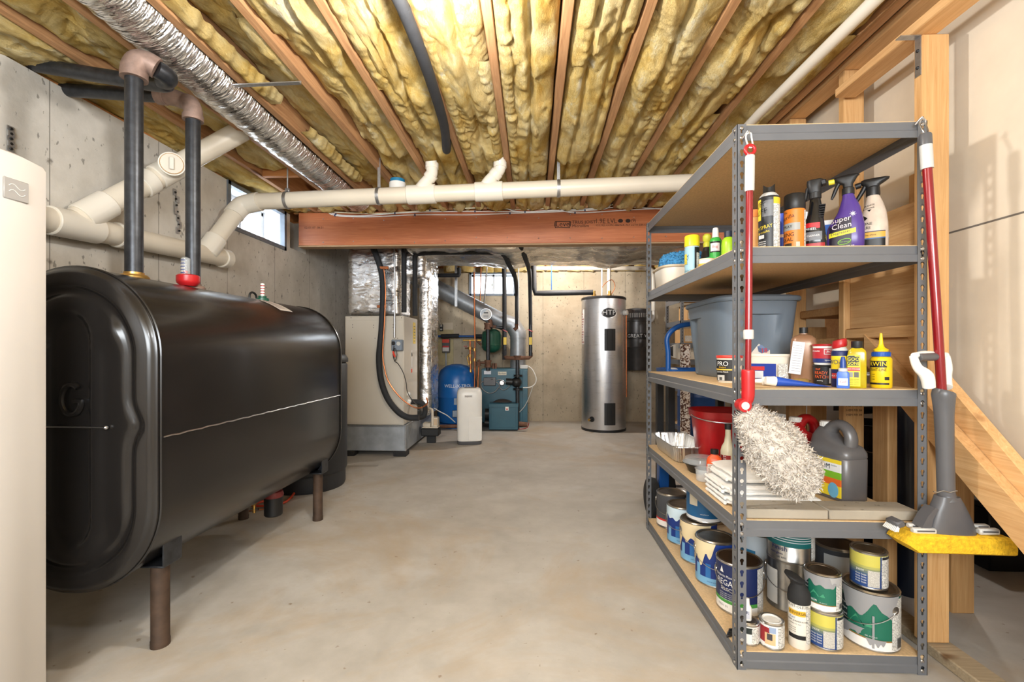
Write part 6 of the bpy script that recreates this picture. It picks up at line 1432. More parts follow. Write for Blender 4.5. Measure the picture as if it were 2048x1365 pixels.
# brown bottle with a paper tag
t = bottle('brown_bottle', 'brown plastic bottle wrapped in a white paper label on the middle shelf', 1607, 1.83, z2, [(.038, 0), (.043, .006), (.044, .15), (.041, .172), (.030, .184), (.013, .190), (.012, .196)], simple('brown_bottle', (150, 112, 84), .3, .1, .1), [(.0001, .192), (.0145, .194), (.0145, .216), (.0001, .217)], M['black'], None, 1.0, .66)
m = MB(); m.obox((-.022, -.034, .098), (.040, .0012, .125), F(214, 214, 216), Matrix.Rotation(R(7), 3, 'Y'))
for i in range(11): m.obox((-.022 - .004 + .0007 * i, -.0349, .048 + .0098 * i), (.030, .0006, .0012), F(120, 120, 124), Matrix.Rotation(R(7), 3, 'Y'))
part('paper_label', m, t)
def art_ace(m, r, ry, h):
    m.patch(r * .94 + .0015, -90, 90, h * .10, h * .30, F(32, 48, 110), r1=r * .955 + .0015); m.patch(r * .955 + .0015, -90, 90, h * .30, h * .80, F(176, 40, 50), r1=r * .985 + .0015); rr = r * .975 + .0026
    m.patch(rr, -8, 42, h * .50, h * .76, WH); m.patch(rr + .0006, -6, 40, h * .525, h * .735, F(176, 40, 50)); ctext(m, 'ACE', .0125, WH, rr + .0014, 17, h * .63); ctext(m, 'SPACKLING', .008, WH, rr, -48, h * .66, sx=.8); ctext(m, 'lightweight', .0065, WH, rr, 14, h * .22)
def art_ready(m, r, ry, h):
    m.patch(r * .89 + .002, -95, 95, .004, h * .86, BK, r1=r * .985 + .002); rr = r * .95 + .0034; ctext(m, 'DAP', .0095, F(226, 96, 40), rr, -36, h * .78); ctext(m, 'READY', .0155, F(226, 96, 40), rr, -22, h * .60, sx=.95); ctext(m, 'PATCH', .0155, F(226, 96, 40), rr, -20, h * .40, sx=.95); m.patch(rr, 16, 34, h * .1, h * .84, F(206, 206, 204))
    ctext(m, 'patching', .006, WH, rr, -26, h * .22)
tub('patch_tub', 'black tub with orange lettering under the red spackling tub', 1651, 1.748, z2, .039, .039, .074, M['black'], M['black'], art_ready, group=None)
tub('patch_tub', 'red and white spackling tub stacked on the black tub', 1652, 1.748, z2 + .0745, .042, .042, .076, M['whitep'], M['red'], art_ace)
# spray lubricant can
t = put('lubricant_can', 'blue and yellow lubricant spray can with a red flip cap', 'spray can', 1680, 1.645, z2); r = .026
m = MB(); m.lathe([(.0001, .001), (r - .002, 0), (r, .003), (r, .120), (r - .003, .126)], F(28, 40, 92), 30); part('body', m, t); m = MB(); m.lathe([(r - .003, .126), (r - .004, .130), (.018, .138), (.0001, .139)], M['ltgrey'], 28); part('dome', m, t)
m = MB(); m.lathe([(.021, .137), (.023, .140), (.023, .152), (.020, .164), (.010, .167), (.0001, .167)], M['red'], 26); m.v = [(x * (1.05 if x < 0 else .9), y, zz + (x * .25)) for x, y, zz in m.v]; part('flip_cap', m, t, False, 'red flip cap')
m = MB(); m.patch(r + .0006, -75, 75, .062, .108, F(240, 214, 40)); ctext(m, 'WD-40', .020, F(24, 40, 110), r + .0014, -18, .086, sy=1.1, sx=.9); m.patch(r + .0006, -60, 20, .030, .048, F(196, 50, 50)); ctext(m, 'MULTI-USE', .008, WH, r + .0014, -20, .039); part('label', m, t)
t = put('super_glue', 'small bright blue glue bottle with a dark pointed cap at the shelf edge', 'bottle', 1686, 1.588, z2); m = MB(); m.loft([sec(0, 0, zz, a, b, 3.5, 28) for zz, a, b in ((0, .0175, .0085), (.003, .0185, .0095), (.05, .0175, .009), (.056, .014, .008))], F(70, 110, 200, .35)); part('body', m, t)
m = MB(); m.lathe([(.013, .0565), (.013, .066), (.0095, .068)], M['ltgrey'], 20); part('collar', m, t); m = MB(); m.lathe([(.0095, .0685), (.0085, .09), (.005, .106), (.0001, .107)], F(30, 64, 140, .35), 18); part('cap', m, t)
m = MB(); m.box(-.013, .013, -.0108, -.0095, .010, .034, F(214, 224, 236)); m.text('Gel', .012, F(206, 44, 54), lambda a, b: (a, -.0112, .022 + b)); part('label', m, t)
t = put('solvent_bottle', 'yellow rectangular solvent bottle with a black cap and clear side', 'bottle', 1714, 1.603, z2); yl = simple('solvent', (214, 190, 30), .15, 0, .0, trans=.35)
m = MB(); m.loft([sec(0, 0, zz, a, b, 6, 36) for zz, a, b in ((0, .024, .0145), (.003, .026, .0165), (.118, .026, .0165), (.128, .023, .0145), (.136, .0145, .0125))], yl); part('body', m, t)
m = MB(); m.lathe([(.0001, .135), (.0155, .135), (.0165, .138), (.0165, .158), (.0001, .160)], M['black'], 24); part('cap', m, t)
m = MB(); m.box(-.026, .009, -.0182, -.0170, .006, .112, F(238, 220, 40)); y = -.0186; m.box(-.0255, .006, y, y + .0002, .076, .106, BK); m.box(-.024, -.006, y - .0004, y, .106, .110, BK); m.text('GOO', .0155, F(240, 220, 40), lambda a, b: (-.010 + a * .9, y - .0006, .097 + b)); m.text('GONE', .0145, F(240, 220, 40), lambda a, b: (-.010 + a * .85, y - .0006, .083 + b)); m.box(-.0255, .008, y, y + .0002, .058, .070, F(206, 60, 50)); m.text('PRO POWER', .0062, WH, lambda a, b: (-.009 + a, y - .0006, .064 + b))
for i in range(2): m.box(-.024 + .016 * i, -.011 + .016 * i, y, y + .0002, .036, .054, F(150, 150, 140) if i == 0 else F(90, 90, 86))
for i in range(4): m.text('adhesive remover', .004, F(60, 56, 20), lambda a, b, i=i: (-.009 + a, y - .0006, .030 - i * .006 + b))
part('label', m, t)
t = put('chalk_bottle', 'round yellow chalk bottle with a blue collar and yellow spout', 'bottle', 1762, 1.612, z2); r = .0305; YL = F(236, 198, 24, .38)
m = MB(); m.lathe([(.0001, 0), (r - .003, 0), (r, .004), (r, .098), (r - .004, .104), (.022, .107), (.0001, .107)], YL, 34); part('body', m, t); m = MB(); m.lathe([(.0001, .1065), (.025, .1065), (.0255, .109), (.0255, .121), (.022, .123), (.0001, .123)], F(34, 84, 170), 30)
for k in range(24): a = 2 * PI * k / 24; m.obox((.0256 * math.cos(a), .0256 * math.sin(a), .114), (.0015, .003, .012), F(34, 84, 170), Matrix.Rotation(a, 3, 'Z'))
part('collar', m, t); m = MB(); m.lathe([(.0001, .1235), (.020, .1235), (.021, .130), (.010, .138), (.0065, .150), (.0035, .186), (.0001, .187)], YL, 22); part('spout', m, t)
m = MB(); m.patch(r + .0006, -70, 30, .070, .092, BK); ctext(m, 'IRWIN', .021, F(240, 210, 40), r + .0014, -22, .081, sx=.95); ctext(m, 'STRAIT-LINE', .0105, BK, r + .0012, -22, .062, sy=1.3, sx=.95)
for i in range(3): ctext(m, 'chalk', .005, BK, r + .0012, -50, .046 - .008 * i, al='LEFT')
m.patch(r + .0006, -70, 44, .012, .018, BK); m.patch(r + .0008, 18, 44, .028, .038, BK); part('label', m, t)
# tubes lying at the shelf edge
a = Vector((at(1512, 1.72), 1.72, z2 + .014)); b = Vector((at(1550, 1.70), 1.70, z2 + .017)); 
t = thing('nozzle_tube', 'white caulk nozzle tube lying beside the duster pole', 'tube', (a + b) / 2 - Vector((0, 0, .016))); m = MB(); m.tube([a - Vector((.03, 0, 0)), a, a + (b - a) * .3, a + (b - a) * .32, b, b + (b - a) * .05], [.005, .007, .009, .016, .0165, .014], M['whitep'], 18); part('tube_body', m, t, True)
a = Vector((at(1552, 1.655), 1.655, z2 + .0175)); b = Vector((at(1658, 1.625), 1.625, z2 + .004)); t = thing('sealant_tube', 'blue sealant tube with a white cap lying on the middle shelf', 'tube', ((a + b) / 2).xy.to_3d() + Vector((0, 0, z2)))
u = (b - a).normalized(); side_ = Vector((-u.y, u.x, 0)); up = Vector((0, 0, 1)); secs = []
for k in range(13):
    f = k / 12; c = a.lerp(b, f); c.z = z2 + .0015 + .0155 * (1 - f) + .0012; secs.append([c + side_ * (.016 + .004 * f) * math.cos(2 * PI * j / 24) + up * (.016 * (1 - f) + .0012) * math.sin(2 * PI * j / 24) for j in range(24)])
m = MB(); m.loft(secs, F(34, 78, 176, .35)); part('tube_body', m, t, True); m = MB(); m.tube([a - u * .034, a - u * .03, a - u * .001], [.0135, .0155, .0165], M['whitep'], 22); part('cap', m, t, True)
m = MB(); yv = None
for k in range(5): c = a.lerp(b, .25 + .12 * k); m.obox(c + Vector((0, 0, -.001)) - side_ * .0, (.012, .006, .0285 * (1 - .25 - .12 * k) + .002), WH, Matrix.Rotation(math.atan2(u.y, u.x), 3, 'Z'))
part('tube_print', m, t, True, kind='stuff')
t = thing('work_glove', 'crumpled tan scrap at the foot of the brown bottle', 'scrap', (at(1600, 1.76), 1.76, z2)); m = MB(); m.grid(lambda u, v: (.036 * math.cos(2 * PI * u) * math.sin(PI * v) * (1 + .3 * fbm(3 * u, 3 * v)), .02 * math.sin(2 * PI * u) * math.sin(PI * v), .012 - .011 * math.cos(PI * v)), 18, 10, simple('tan_scrap', (150, 120, 62), .8)); part('scrap', m, t)
t.name = 'tan_scrap'

# ---------------------------------------------------------------- fourth shelf: sprays and bottles
z3 = ZS[3]
def aerosol(name, label, px, Y, z, r, h, bodyc, capf, art, shoulder='ltgrey', group=None):
    t = put(name, label, 'spray can', px, Y, z, group); m = MB(); m.lathe([(.0001, .001), (r - .002, 0), (r, .003), (r, h), (r - .0015, h + .003)], bodyc, 32); part('body', m, t)
    m = MB(); m.lathe([(r - .0015, h + .003), (r - .004, h + .008), (r - .012, h + .017), (r - .016, h + .019), (.0001, h + .019)], M[shoulder], 30); part('shoulder', m, t)
    m = MB(); capf(m, r, h); part('cap', m, t); m = MB(); art(m, r, h); part('label', m, t); return t
def cap_notch(m, r, h): 
    m.loft([[(x, y, zz + (.018 * (x / .02) ** 2 if k > 1 else 0)) for x, y, _ in sec(0, 0, 0, q, q, 2, 28)] for k, (q, zz) in enumerate(((.021, h + .012), (.019, h + .02), (.018, h + .034), (.012, h + .032)))], M['black'])
def cap_full(m, r, h): m.lathe([(r - .001, h + .001), (r + .001, h + .004), (r, h + .052), (r - .003, h + .056), (.0001, h + .0565)], M['black'], 32)
def art_hose(m, r, h):
    m.patch(r + .0005, -100, 24, .004, h - .004, F(42, 44, 48)); m.patch(r + .0005, 24, 100, .004, h - .004, M['fine']); m.patch(r + .001, 24, 100, h - .026, h - .004, F(230, 190, 50)); m.patch(r + .0009, -100, -46, h * .56, h - .006, F(234, 206, 60)); m.patch(r + .001, -38, 22, h * .62, h * .93, F(110, 112, 116))
    for i, st in enumerate(('TUFF', 'STUFF')): ctext(m, st, .026, BK, r + .0016, -66, h * (.85 - .15 * i), rot=10)
    ctext(m, 'FOAM SPRAY', .018, F(234, 206, 60), r + .0016, -52, h * .40, rot=8, sx=.8); ctext(m, 'gaps & cracks', .012, F(234, 206, 60), r + .0016, -52, h * .31, rot=8); m.patch(r + .0014, -64, -26, h * .20, h * .27, WH)
    for i in range(3): ctext(m, 'seals insulates', .008, WH, r + .0016, -54, h * (.14 - .04 * i))
aerosol('foam_spray_can', 'black and yellow spray can with a notched black cap on the upper shelf', 1538, 1.625, z3, .0325, .178, F(40, 42, 46), cap_notch, art_hose)
def art_or(m, r, h):
    m.patch(r + .0005, -100, 100, .004, h - .002, F(226, 126, 40)); m.patch(r + .001, -90, 30, h * .48, h * .66, F(160, 160, 156)); m.patch(r + .001, 58, 100, .004, h - .004, M['fine']); ctext(m, 'The', .010, BK, r + .0016, -52, h * .93); ctext(m, 'Gorilla', .019, BK, r + .0016, -44, h * .80, rot=14); ctext(m, 'SPRAY', .014, BK, r + .0016, -44, h * .57)
    ctext(m, 'NING', .0185, BK, r + .0016, -40, h * .37); ctext(m, 'SEAL', .0185, BK, r + .0016, -40, h * .25); m.patch(r + .0012, -60, -14, h * .06, h * .16, F(60, 50, 40)); m.patch(r + .0014, 8, 28, h * .06, h * .18, F(196, 186, 170))
aerosol('sealant_spray_can', 'orange spray can with a tall black cap on the upper shelf', 1589, 1.645, z3, .0325, .140, F(226, 126, 40), cap_full, art_or)
def trigger(m, z, mt, ztip, flip=1, s=1.0, tipm=None):
    """spray head: neck collar, body, nozzle to the left, trigger"""
    m.lathe([(.0001, z), (.0165 * s, z), (.017 * s, z + .002), (.0165 * s, z + .020 * s), (.013 * s, z + .023 * s)], mt, 24)
    m.loft([[(q[0], q[1], zz + z) for q in sec(cx, 0, 0, a, b, 3, 20)] for zz, cx, a, b in ((.020 * s, 0, .013 * s, .012 * s), (.034 * s, -.001, .014 * s, .012 * s), (.042 * s, -.006 * s, .024 * s, .0125 * s), (.054 * s, -.008 * s, .032 * s, .0125 * s), (.060 * s, -.004 * s, .034 * s, .011 * s), (.064 * s, .004 * s, .022 * s, .007 * s))], mt)
    m.cyl((-.036 * s, 0, z + .050 * s), (-.052 * s, 0, z + .049 * s), .0085 * s, tipm or mt, 14)
    m.tube([(-.022 * s, 0, z + .044 * s), (-.030 * s, 0, z + .030 * s), (-.038 * s, 0, z + .008 * s), (-.044 * s, 0, z - .008 * s)], [.006 * s, .006 * s, .0055 * s, .003 * s], mt, 10, sm=4)
def sprayer(name, label, px, Y, z, secs, mt, headf, art, rz=0.0, ang=50):
    t = put(name, label, 'spray bottle', px, Y, z, 'spray bottles on the upper shelf', rz); m = MB(); m.loft([sec(cx, 0, zz, a, b, p, 40) for zz, cx, a, b, p in secs], mt); part('body', m, t, ang=ang); m = MB(); headf(m); part('spray_head', m, t)
    m = MB(); art(m); part('label', m, t); return t
def on_front(secs):
    """front surface of a lofted bottle: fn(x, z) gives a point just proud of it"""
    def fn(x, zz, d=.0008):
        for k in range(len(secs) - 1):
            z0_, z1_ = secs[k][0], secs[k + 1][0]
            if z0_ <= zz <= z1_ or k == len(secs) - 2:
                f = max(0, min(1, (zz - z0_) / (z1_ - z0_))); cx, a, b, p = [secs[k][q] + (secs[k + 1][q] - secs[k][q]) * f for q in (1, 2, 3, 4)]
                u = min(.985, abs((x - cx) / a)); return (x if abs((x - cx) / a) < .985 else cx + math.copysign(.985 * a, x - cx), -b * (1 - u ** p) ** (1 / p) - d, zz)
    return fn
def fpatch(m, fn, x0, x1, za, zb_, mt, d=.0008, slope=0.0, n=8, k=4):
    m.grid(lambda u, v: fn(x0 + (x1 - x0) * u, za + (zb_ - za) * v + slope * (x0 + (x1 - x0) * u), d), n, k, mt)
def ftext(m, fn, st, size, mt, x, zz, slope=0.0, d=.0016, sx=1.0, al='CENTER'): m.text(st, size, mt, lambda a, b: fn(x + a * sx, zz + b + slope * a * sx, d), al)
S1 = [(0, 0, .030, .020, 3.2), (.004, 0, .033, .023, 3.2), (.05, 0, .034, .024, 3), (.10, -.001, .030, .022, 2.6), (.13, .002, .023, .019, 2.4), (.16, .003, .019, .017, 2.2), (.182, .002, .0165, .016, 2), (.186, .002, .015, .015, 2)]
def head1(m):
    m.lathe([(.016, .184), (.0185, .186), (.0185, .206), (.016, .208)], M['black'], 24, (.002, 0, 0)); m.loft([[(q[0], q[1], zz) for q in sec(cx, 0, 0, a, b, 2.6, 24)] for zz, cx, a, b in ((.206, .002, .019, .0165), (.222, -.001, .021, .0175), (.238, .0, .024, .0175), (.250, .002, .025, .015), (.254, .004, .018, .009))], M['black']); m.obox((.026, 0, .238), (.018, .026, .020), M['black'], Matrix.Rotation(R(-12), 3, 'Y'), .004); m.obox((-.024, 0, .205), (.010, .016, .05), M['black'], Matrix.Rotation(R(8), 3, 'Y'), .004)
def art1(m):
    fn = on_front(S1); fpatch(m, fn, -.033, .016, .078, .098, F(196, 36, 44)); fpatch(m, fn, -.033, .004, .070, .082, BK, .0014); fpatch(m, fn, -.033, .030, .012, .026, F(170, 40, 44)); fpatch(m, fn, -.026, .022, .036, .066, F(110, 112, 116)); ftext(m, fn, 'WHEEL', .011, WH, -.012, .076, d=.0022); ftext(m, fn, 'CLEANER', .009, WH, -.004, .052); fpatch(m, fn, -.022, .02, .004, .010, F(170, 172, 176))
    for i in range(6): m.obox((.019 + .001 * i, -.004, .118 + .008 * i), (.016, .030, .003), M['blackrub'])
sprayer('spray_bottle', 'black spray bottle with a red band between the orange can and the purple bottle', 1629, 1.66, z3, S1, simple('gloss_black', (24, 24, 26), .18, 0, .05), head1, art1)
S2 = [(0, 0, .050, .026, 3.4), (.004, 0, .054, .029, 3.4), (.05, 0, .0555, .030, 3), (.085, .003, .053, .029, 2.8), (.110, .008, .043, .027, 2.6), (.135, .012, .034, .024, 2.4), (.148, .013, .031, .022, 2.3), (.166, .012, .025, .020, 2.2), (.184, .010, .0185, .017, 2), (.196, .009, .0165, .016, 2)]
def head2(m):
    k = len(m.v); trigger(m, .196, M['black'], 0, s=1.08, tipm=F(226, 210, 60)); m.v[k:] = [(x + .009, y, zz) for x, y, zz in m.v[k:]]
def art2(m):
    fn = on_front(S2); fpatch(m, fn, -.053, .018, .006, .112, F(34, 26, 44), .0006); ftext(m, fn, 'Super', .026, F(226, 214, 220), -.012, .106, .12, sx=.95); ftext(m, fn, 'Clean', .026, F(226, 214, 220), -.010, .083, .12, sx=.95); fpatch(m, fn, -.054, .030, .052, .068, F(236, 222, 50), .0012, .16); ftext(m, fn, 'Degreaser', .0135, F(40, 30, 60), -.012, .060, .16, d=.0024)
    m.tube([fn(-.002 + .018 * math.cos(R(15 * k)), .028 + .009 * math.sin(R(15 * k)) + .003 * math.cos(R(15 * k)), .0016) for k in range(24)], .0013, F(130, 190, 60), 6, closed=True); ftext(m, fn, 'clean power', .006, F(150, 200, 80), -.002, .028); ftext(m, fn, '1L 32 FL OZ', .006, WH, .010, .012)
    q = [];  
    for k in range(16): r_ = .011 if k % 2 == 0 else .003; q.append(fn(.022 + r_ * math.cos(2 * PI * k / 16), .122 + r_ * math.sin(2 * PI * k / 16), .0022))
    m.add([fn(.022, .122, .0022)] + q, [(0, k + 1, (k + 1) % 16 + 1) for k in range(16)], WH)
sprayer('spray_bottle', 'purple spray bottle with a yellow tipped black trigger', 1690, 1.655, z3, S2, simple('purple_plastic', (78, 54, 134), .3, 0, .05), head2, art2)
S3 = [(0, 0, .040, .030, 3), (.004, 0, .043, .033, 3), (.05, 0, .044, .034, 2.8), (.10, .001, .041, .031, 2.5), (.14, .003, .034, .026, 2.3), (.17, .003, .026, .021, 2.1), (.192, .001, .0195, .018, 2), (.198, .0, .0175, .017, 2)]
def head3(m):
    m.lathe([(.0001, .197), (.020, .197), (.0205, .200), (.0195, .226), (.016, .230)], M['black'], 24); m.loft([sec(cx, 0, zz, a, b, 2.6, 24) for zz, cx, a, b in ((.224, 0, .017, .015), (.234, -.002, .022, .015), (.243, .0, .034, .0155), (.250, .004, .040, .015), (.256, .006, .040, .012), (.259, .006, .034, .007))], M['black']); m.cyl((-.034, 0, .244), (-.050, 0, .240), .010, M['black'], 14)
    m.tube([(-.022, 0, .236), (-.030, 0, .218), (-.042, 0, .196), (-.050, 0, .178)], [.008, .0075, .007, .004], M['black'], 10, sm=4)
pearl = simple('mottled_white_bottle', (216, 200, 184), .25, .1, .14, 26)
def art3(m):
    fn = on_front(S3); fpatch(m, fn, -.044, .044, .0, .040, BK, .0006); fpatch(m, fn, -.044, .044, .044, .064, F(216, 168, 72), .0008); fpatch(m, fn, -.044, .044, .064, .067, NV, .0009); fpatch(m, fn, -.044, .044, .040, .044, F(60, 100, 150), .0009); ftext(m, fn, 'STONE', .014, BK, -.022, .094, sx=.9); ftext(m, fn, 'CARE', .014, BK, -.022, .080, sx=.9); ftext(m, fn, 'GRANITE', .008, BK, -.012, .160, .1); ftext(m, fn, '& STONE', .008, BK, -.012, .150, .1); ftext(m, fn, 'granite shine', .009, F(90, 60, 20), -.014, .054)
    m.add([fn(-.016, .144, .001), fn(-.004, .146, .001), fn(-.010, .138, .001)], [(0, 1, 2)], BK)
    q = [fn(-.026 + a, .115 + b, .001) for a, b in ((0, .011), (.011, 0), (0, -.011), (-.011, 0))]; m.add(q, [(0, 1, 2, 3)], BK)
sprayer('spray_bottle', 'mottled white spray bottle with a black base, farthest right on the upper shelf', 1746, 1.672, z3, S3, pearl, head3, art3)
# things behind the sprays
bottle('orange_bottle', 'orange bottle half hidden behind the notched cap spray can', 1509, 1.82, z3, [(.024, 0), (.026, .004), (.026, .12), (.022, .14), (.02, .165)], simple('peach', (234, 180, 110), .4), [(.0001, .166), (.02, .166), (.02, .195), (.0001, .196)], F(232, 140, 60), None)
m = MB(); c = Vector((at(1564, 1.85), 1.85, z3)); t = thing('blue_tube', 'slim bright blue tube standing between the two spray cans', 'tube', c); m.lathe([(.0001, 0), (.011, 0), (.011, .19), (.0001, .192)], F(30, 70, 190, .3), 18); part('tube_body', m, t); m = MB(); m.lathe([(.0113, .095), (.0113, .107)], F(220, 190, 180), 18); part('label', m, t)
t = bottle('silver_bottle', 'silver capped bottle half hidden behind the orange spray can', 1611, 1.88, z3, [(.028, 0), (.03, .004), (.03, .12), (.024, .14)], F(200, 196, 160, .4), [(.0001, .1405), (.022, .1405), (.022, .20), (.0001, .201)], M['steel'])
t = thing('squeeze_tube', 'blue and white squeeze tube standing behind the purple bottle', 'tube', (at(1653, 1.80), 1.80, z3), 0, None, True); m = MB(); m.loft([sec(0, 0, zz, a, b, 2, 20) for zz, a, b in ((.012, .013, .013), (.06, .019, .012), (.148, .024, .003))], F(226, 228, 230)); part('tube_body', m, t); m = MB(); m.lathe([(.0001, 0), (.014, 0), (.013, .0125), (.0001, .0126)], F(30, 80, 160), 16); part('cap', m, t); m = MB(); m.obox((0, -.009, .105), (.036, .002, .05), F(34, 90, 176), Matrix.Rotation(R(-6), 3, 'X')); part('label', m, t)
# back left group
def cap_y(m, r, h): m.lathe([(r - .001, h + .001), (r + .002, h + .003), (r + .001, h + .05), (r - .002, h + .054), (.0001, h + .0545)], F(238, 214, 40, .35), 30)
def art_sil(m, r, h): m.patch(r + .0005, -100, 20, .004, h - .004, F(150, 190, 206)); m.patch(r + .0005, 20, 100, .004, h - .004, BK); m.patch(r + .001, 36, 80, .01, h - .03, M['fine']); m.patch(r + .001, -80, -40, h * .4, h * .75, F(230, 206, 70)); ctext(m, 'STICK', .018, NV, r + .0014, -40, h * .55, rot=80); ctext(m, 'FOGGER', .012, BK, r + .0014, -30, h * .16)
aerosol('insect_spray_can', 'pale blue spray can with a yellow cap at the left edge of the upper shelf', 1384, 2.20, z3, .0325, .138, F(170, 190, 200), cap_y, art_sil)
t = bottle('black_bottle', 'black bottle with a lime yellow twist nozzle on the upper shelf', 1414, 2.33, z3, [(.030, 0), (.032, .004), (.032, .11), (.022, .15), (.017, .165)], M['black'], [(.017, .166), (.018, .185), (.014, .192), (.020, .20), (.021, .222), (.012, .232), (.0001, .233)], F(206, 206, 60))
t = bottle('green_spray_bottle', 'green bottle with a white pump cap on the upper shelf', 1431, 2.15, z3, [(.024, 0), (.026, .004), (.026, .155), (.022, .166), (.016, .17)], F(60, 170, 70, .35), [(.015, .171), (.014, .178), (.013, .205), (.011, .215), (.0001, .216)], M['whitep'])
m = MB(); m.patch(.0265, -60, 50, .10, .15, BK); m.patch(.027, -50, 40, .105, .142, F(236, 226, 226)); ctext(m, 'Bug', .016, F(206, 60, 60), .0276, -5, .125); part('label', m, t)
def art_wipe(m, r, ry, h): m.patch(r * .97 + .002, -90, 10, h * .2, h * .62, F(230, 180, 60), r1=r + .002); ctext(m, 'wipes', .012, F(60, 40, 30), r + .003, -40, h * .45)
tub('wipes_tub', 'white tub with an orange label in front of the green jar', 1413, 2.08, z3, .032, .032, .058, M['whitep'], simple('cream_lid', (236, 214, 186), .4), art_wipe)
t = tub('green_jar', 'white jar with a flat green lid behind the small tub', 1424, 2.245, z3, .052, .052, .092, M['whitep'], F(24, 130, 84), lambda m, r, ry, h: m.patch(r + .001, 0, 60, h * .1, h * .8, F(30, 140, 90)))
t = bottle('lime_bottle', 'lime green bottle with a dark cap just left of the front post', 1457, 1.98, z3, [(.026, 0), (.028, .004), (.028, .10), (.026, .118), (.016, .13)], F(160, 206, 40, .35), [(.0001, .1305), (.017, .1305), (.017, .155), (.0001, .157)], F(30, 40, 60))
m = MB(); m.patch(.0285, -60, 60, .008, .05, F(226, 140, 70)); m.patch(.0288, -40, 30, .03, .045, WH); part('label', m, t)
m = MB(); m.loft([sec(0, 0, zz, a, b, 2.2, 24) for zz, a, b in ((0, .034, .03), (.004, .036, .032), (.08, .036, .032), (.14, .028, .020), (.20, .016, .010))], simple('pale_blue_plastic', (176, 196, 214), .35)); t = thing('pale_bottle', 'pale blue bottle with a slanted shoulder behind the lime bottle', 'bottle', (at(1452, 2.40), 2.40, z3)); part('body', m, t); m = MB(); m.obox((.01, 0, .208), (.03, .016, .014), M['black'], None, .003); part('cap', m, t)
# beige tub holding a blue fleece cloth
t = thing('plastic_tub', 'beige rimmed clear plastic tub on the upper shelf, holding a blue cloth', 'tub', (.845, 2.60, z3)); m = MB(); bp = simple('milky_plastic', (226, 220, 208), .3, 0, .04); m.loft([sec(0, 0, zz, .145 * k, .135 * k, 4, 44) for zz, k in ((0, .9), (.004, .92), (.098, .985), (.098, .95), (.008, .88))], bp); part('tub_body', m, t)
m = MB(); m.loft([sec(0, 0, zz, .145 * k, .135 * k, 4, 44) for zz, k in ((.0985, .96), (.096, 1.02), (.100, 1.05), (.108, 1.05), (.110, 1.0), (.109, .95))], simple('beige_rim', (206, 188, 160), .4), (False, False)); part('rim', m, t)
t = thing('fleece_cloth', 'shaggy blue fleece cloth heaped in the beige tub', 'cloth', (.85, 2.60, z3 + .052)); m = MB()
def fl_(u, v):
    a = 2 * PI * u; b = PI * .5 * v; q = 1 + .10 * fbm(4 * math.cos(a), 4 * math.sin(a), 3 * v) + .05 * mnoise.noise(Vector((40 * math.cos(a) * math.sin(b), 40 * math.sin(a), 30 * v)))
    return (.138 * q * math.cos(a) * math.cos(b) ** .5, .128 * q * math.sin(a) * math.cos(b) ** .5, .055 + .085 * q * math.sin(b) ** .8 + .012 * mnoise.noise(Vector((60 * math.cos(a) * math.cos(b), 60 * math.sin(a) * math.cos(b), 30 * v))))
m.grid(fl_, 120, 60, M['blue_fleece']); part('cloth', m, t, ang=80)

# ---------------------------------------------------------------- duster and sponge mop hung on the front posts
YD = 1.502
def dp(px, py, Y=YD): return P(px, py, Y=Y)
d = thing('duster_pole', 'red pole duster with a fluffy white head hanging from the left front post', 'duster', dp(1498, 600))
m = MB(); m.tube([dp(1499, 380), dp(1497, 660)], .0108, M['redpole'], 20); part('upper_pole', m, d, True); m = MB(); m.tube([dp(1497, 655), dp(1496, 745)], .0092, M['redpole'], 18); part('lower_pole', m, d, True); m = MB(); m.tube([dp(1497, 660), dp(1497, 662), dp(1497, 677), dp(1497, 679)], [.014, .0155, .0155, .014], M['ltgrey'], 20); part('twist_lock', m, d, True, 'light grey locking collar')
m = MB(); m.tube([dp(1500, 312), dp(1500, 314), dp(1499, 380), dp(1499, 383)], [.0135, .0145, .0145, .013], M['ltgrey'], 20); part('grip', m, d, True, 'light grey grip sleeve')
c = dp(1500, 300); m = MB(); m.tube([c + Vector((.0145 * math.cos(2 * PI * k / 20), 0, .0145 * math.sin(2 * PI * k / 20))) for k in range(20)], .0058, M['red'], 10, closed=True); m.cyl(c - Vector((0, 0, .030)), c - Vector((0, 0, .014)), .0125, M['red'], 16); part('hang_loop', m, d, True, 'red hanging loop')
m = MB(); m.tube([dp(1496, 740), dp(1496, 745), dp(1496, 790), dp(1493, 803), dp(1486, 810)], [.0185, .020, .0195, .017, .015], M['red'], 20, sm=3); part('swivel_socket', m, d, True)
c = dp(1486, 811); m = MB(); m.cyl(c + Vector((0, .016, 0)), c - Vector((0, .016, 0)), .0205, M['red'], 24); k_ = part('swivel_joint', m, d, True); m = MB(); m.cyl(c - Vector((0, .016, 0)), c - Vector((0, .019, 0)), .0125, M['ltgrey'], 20); part('pivot_screw', m, k_, True, 'pale round pivot')
for py in (757, 787): m = MB(); m.sphere(dp(1503, py, YD - .012), .0035, M['steel'], 8, 5); part('screw', m, d, True)
h0, h1 = dp(1492, 826), dp(1612, 978); ax = (h1 - h0); L_ = ax.length; ax.normalize(); uu = ax.cross(Vector((0, 1, 0))).normalized(); vv = ax.cross(uu)
rd_ = random.Random(5)
def drad(f): return .026 + .048 * min(1, f * 2.4) ** .8 + .010 * math.sin(f * PI) - .034 * max(0, f - .8) / .2
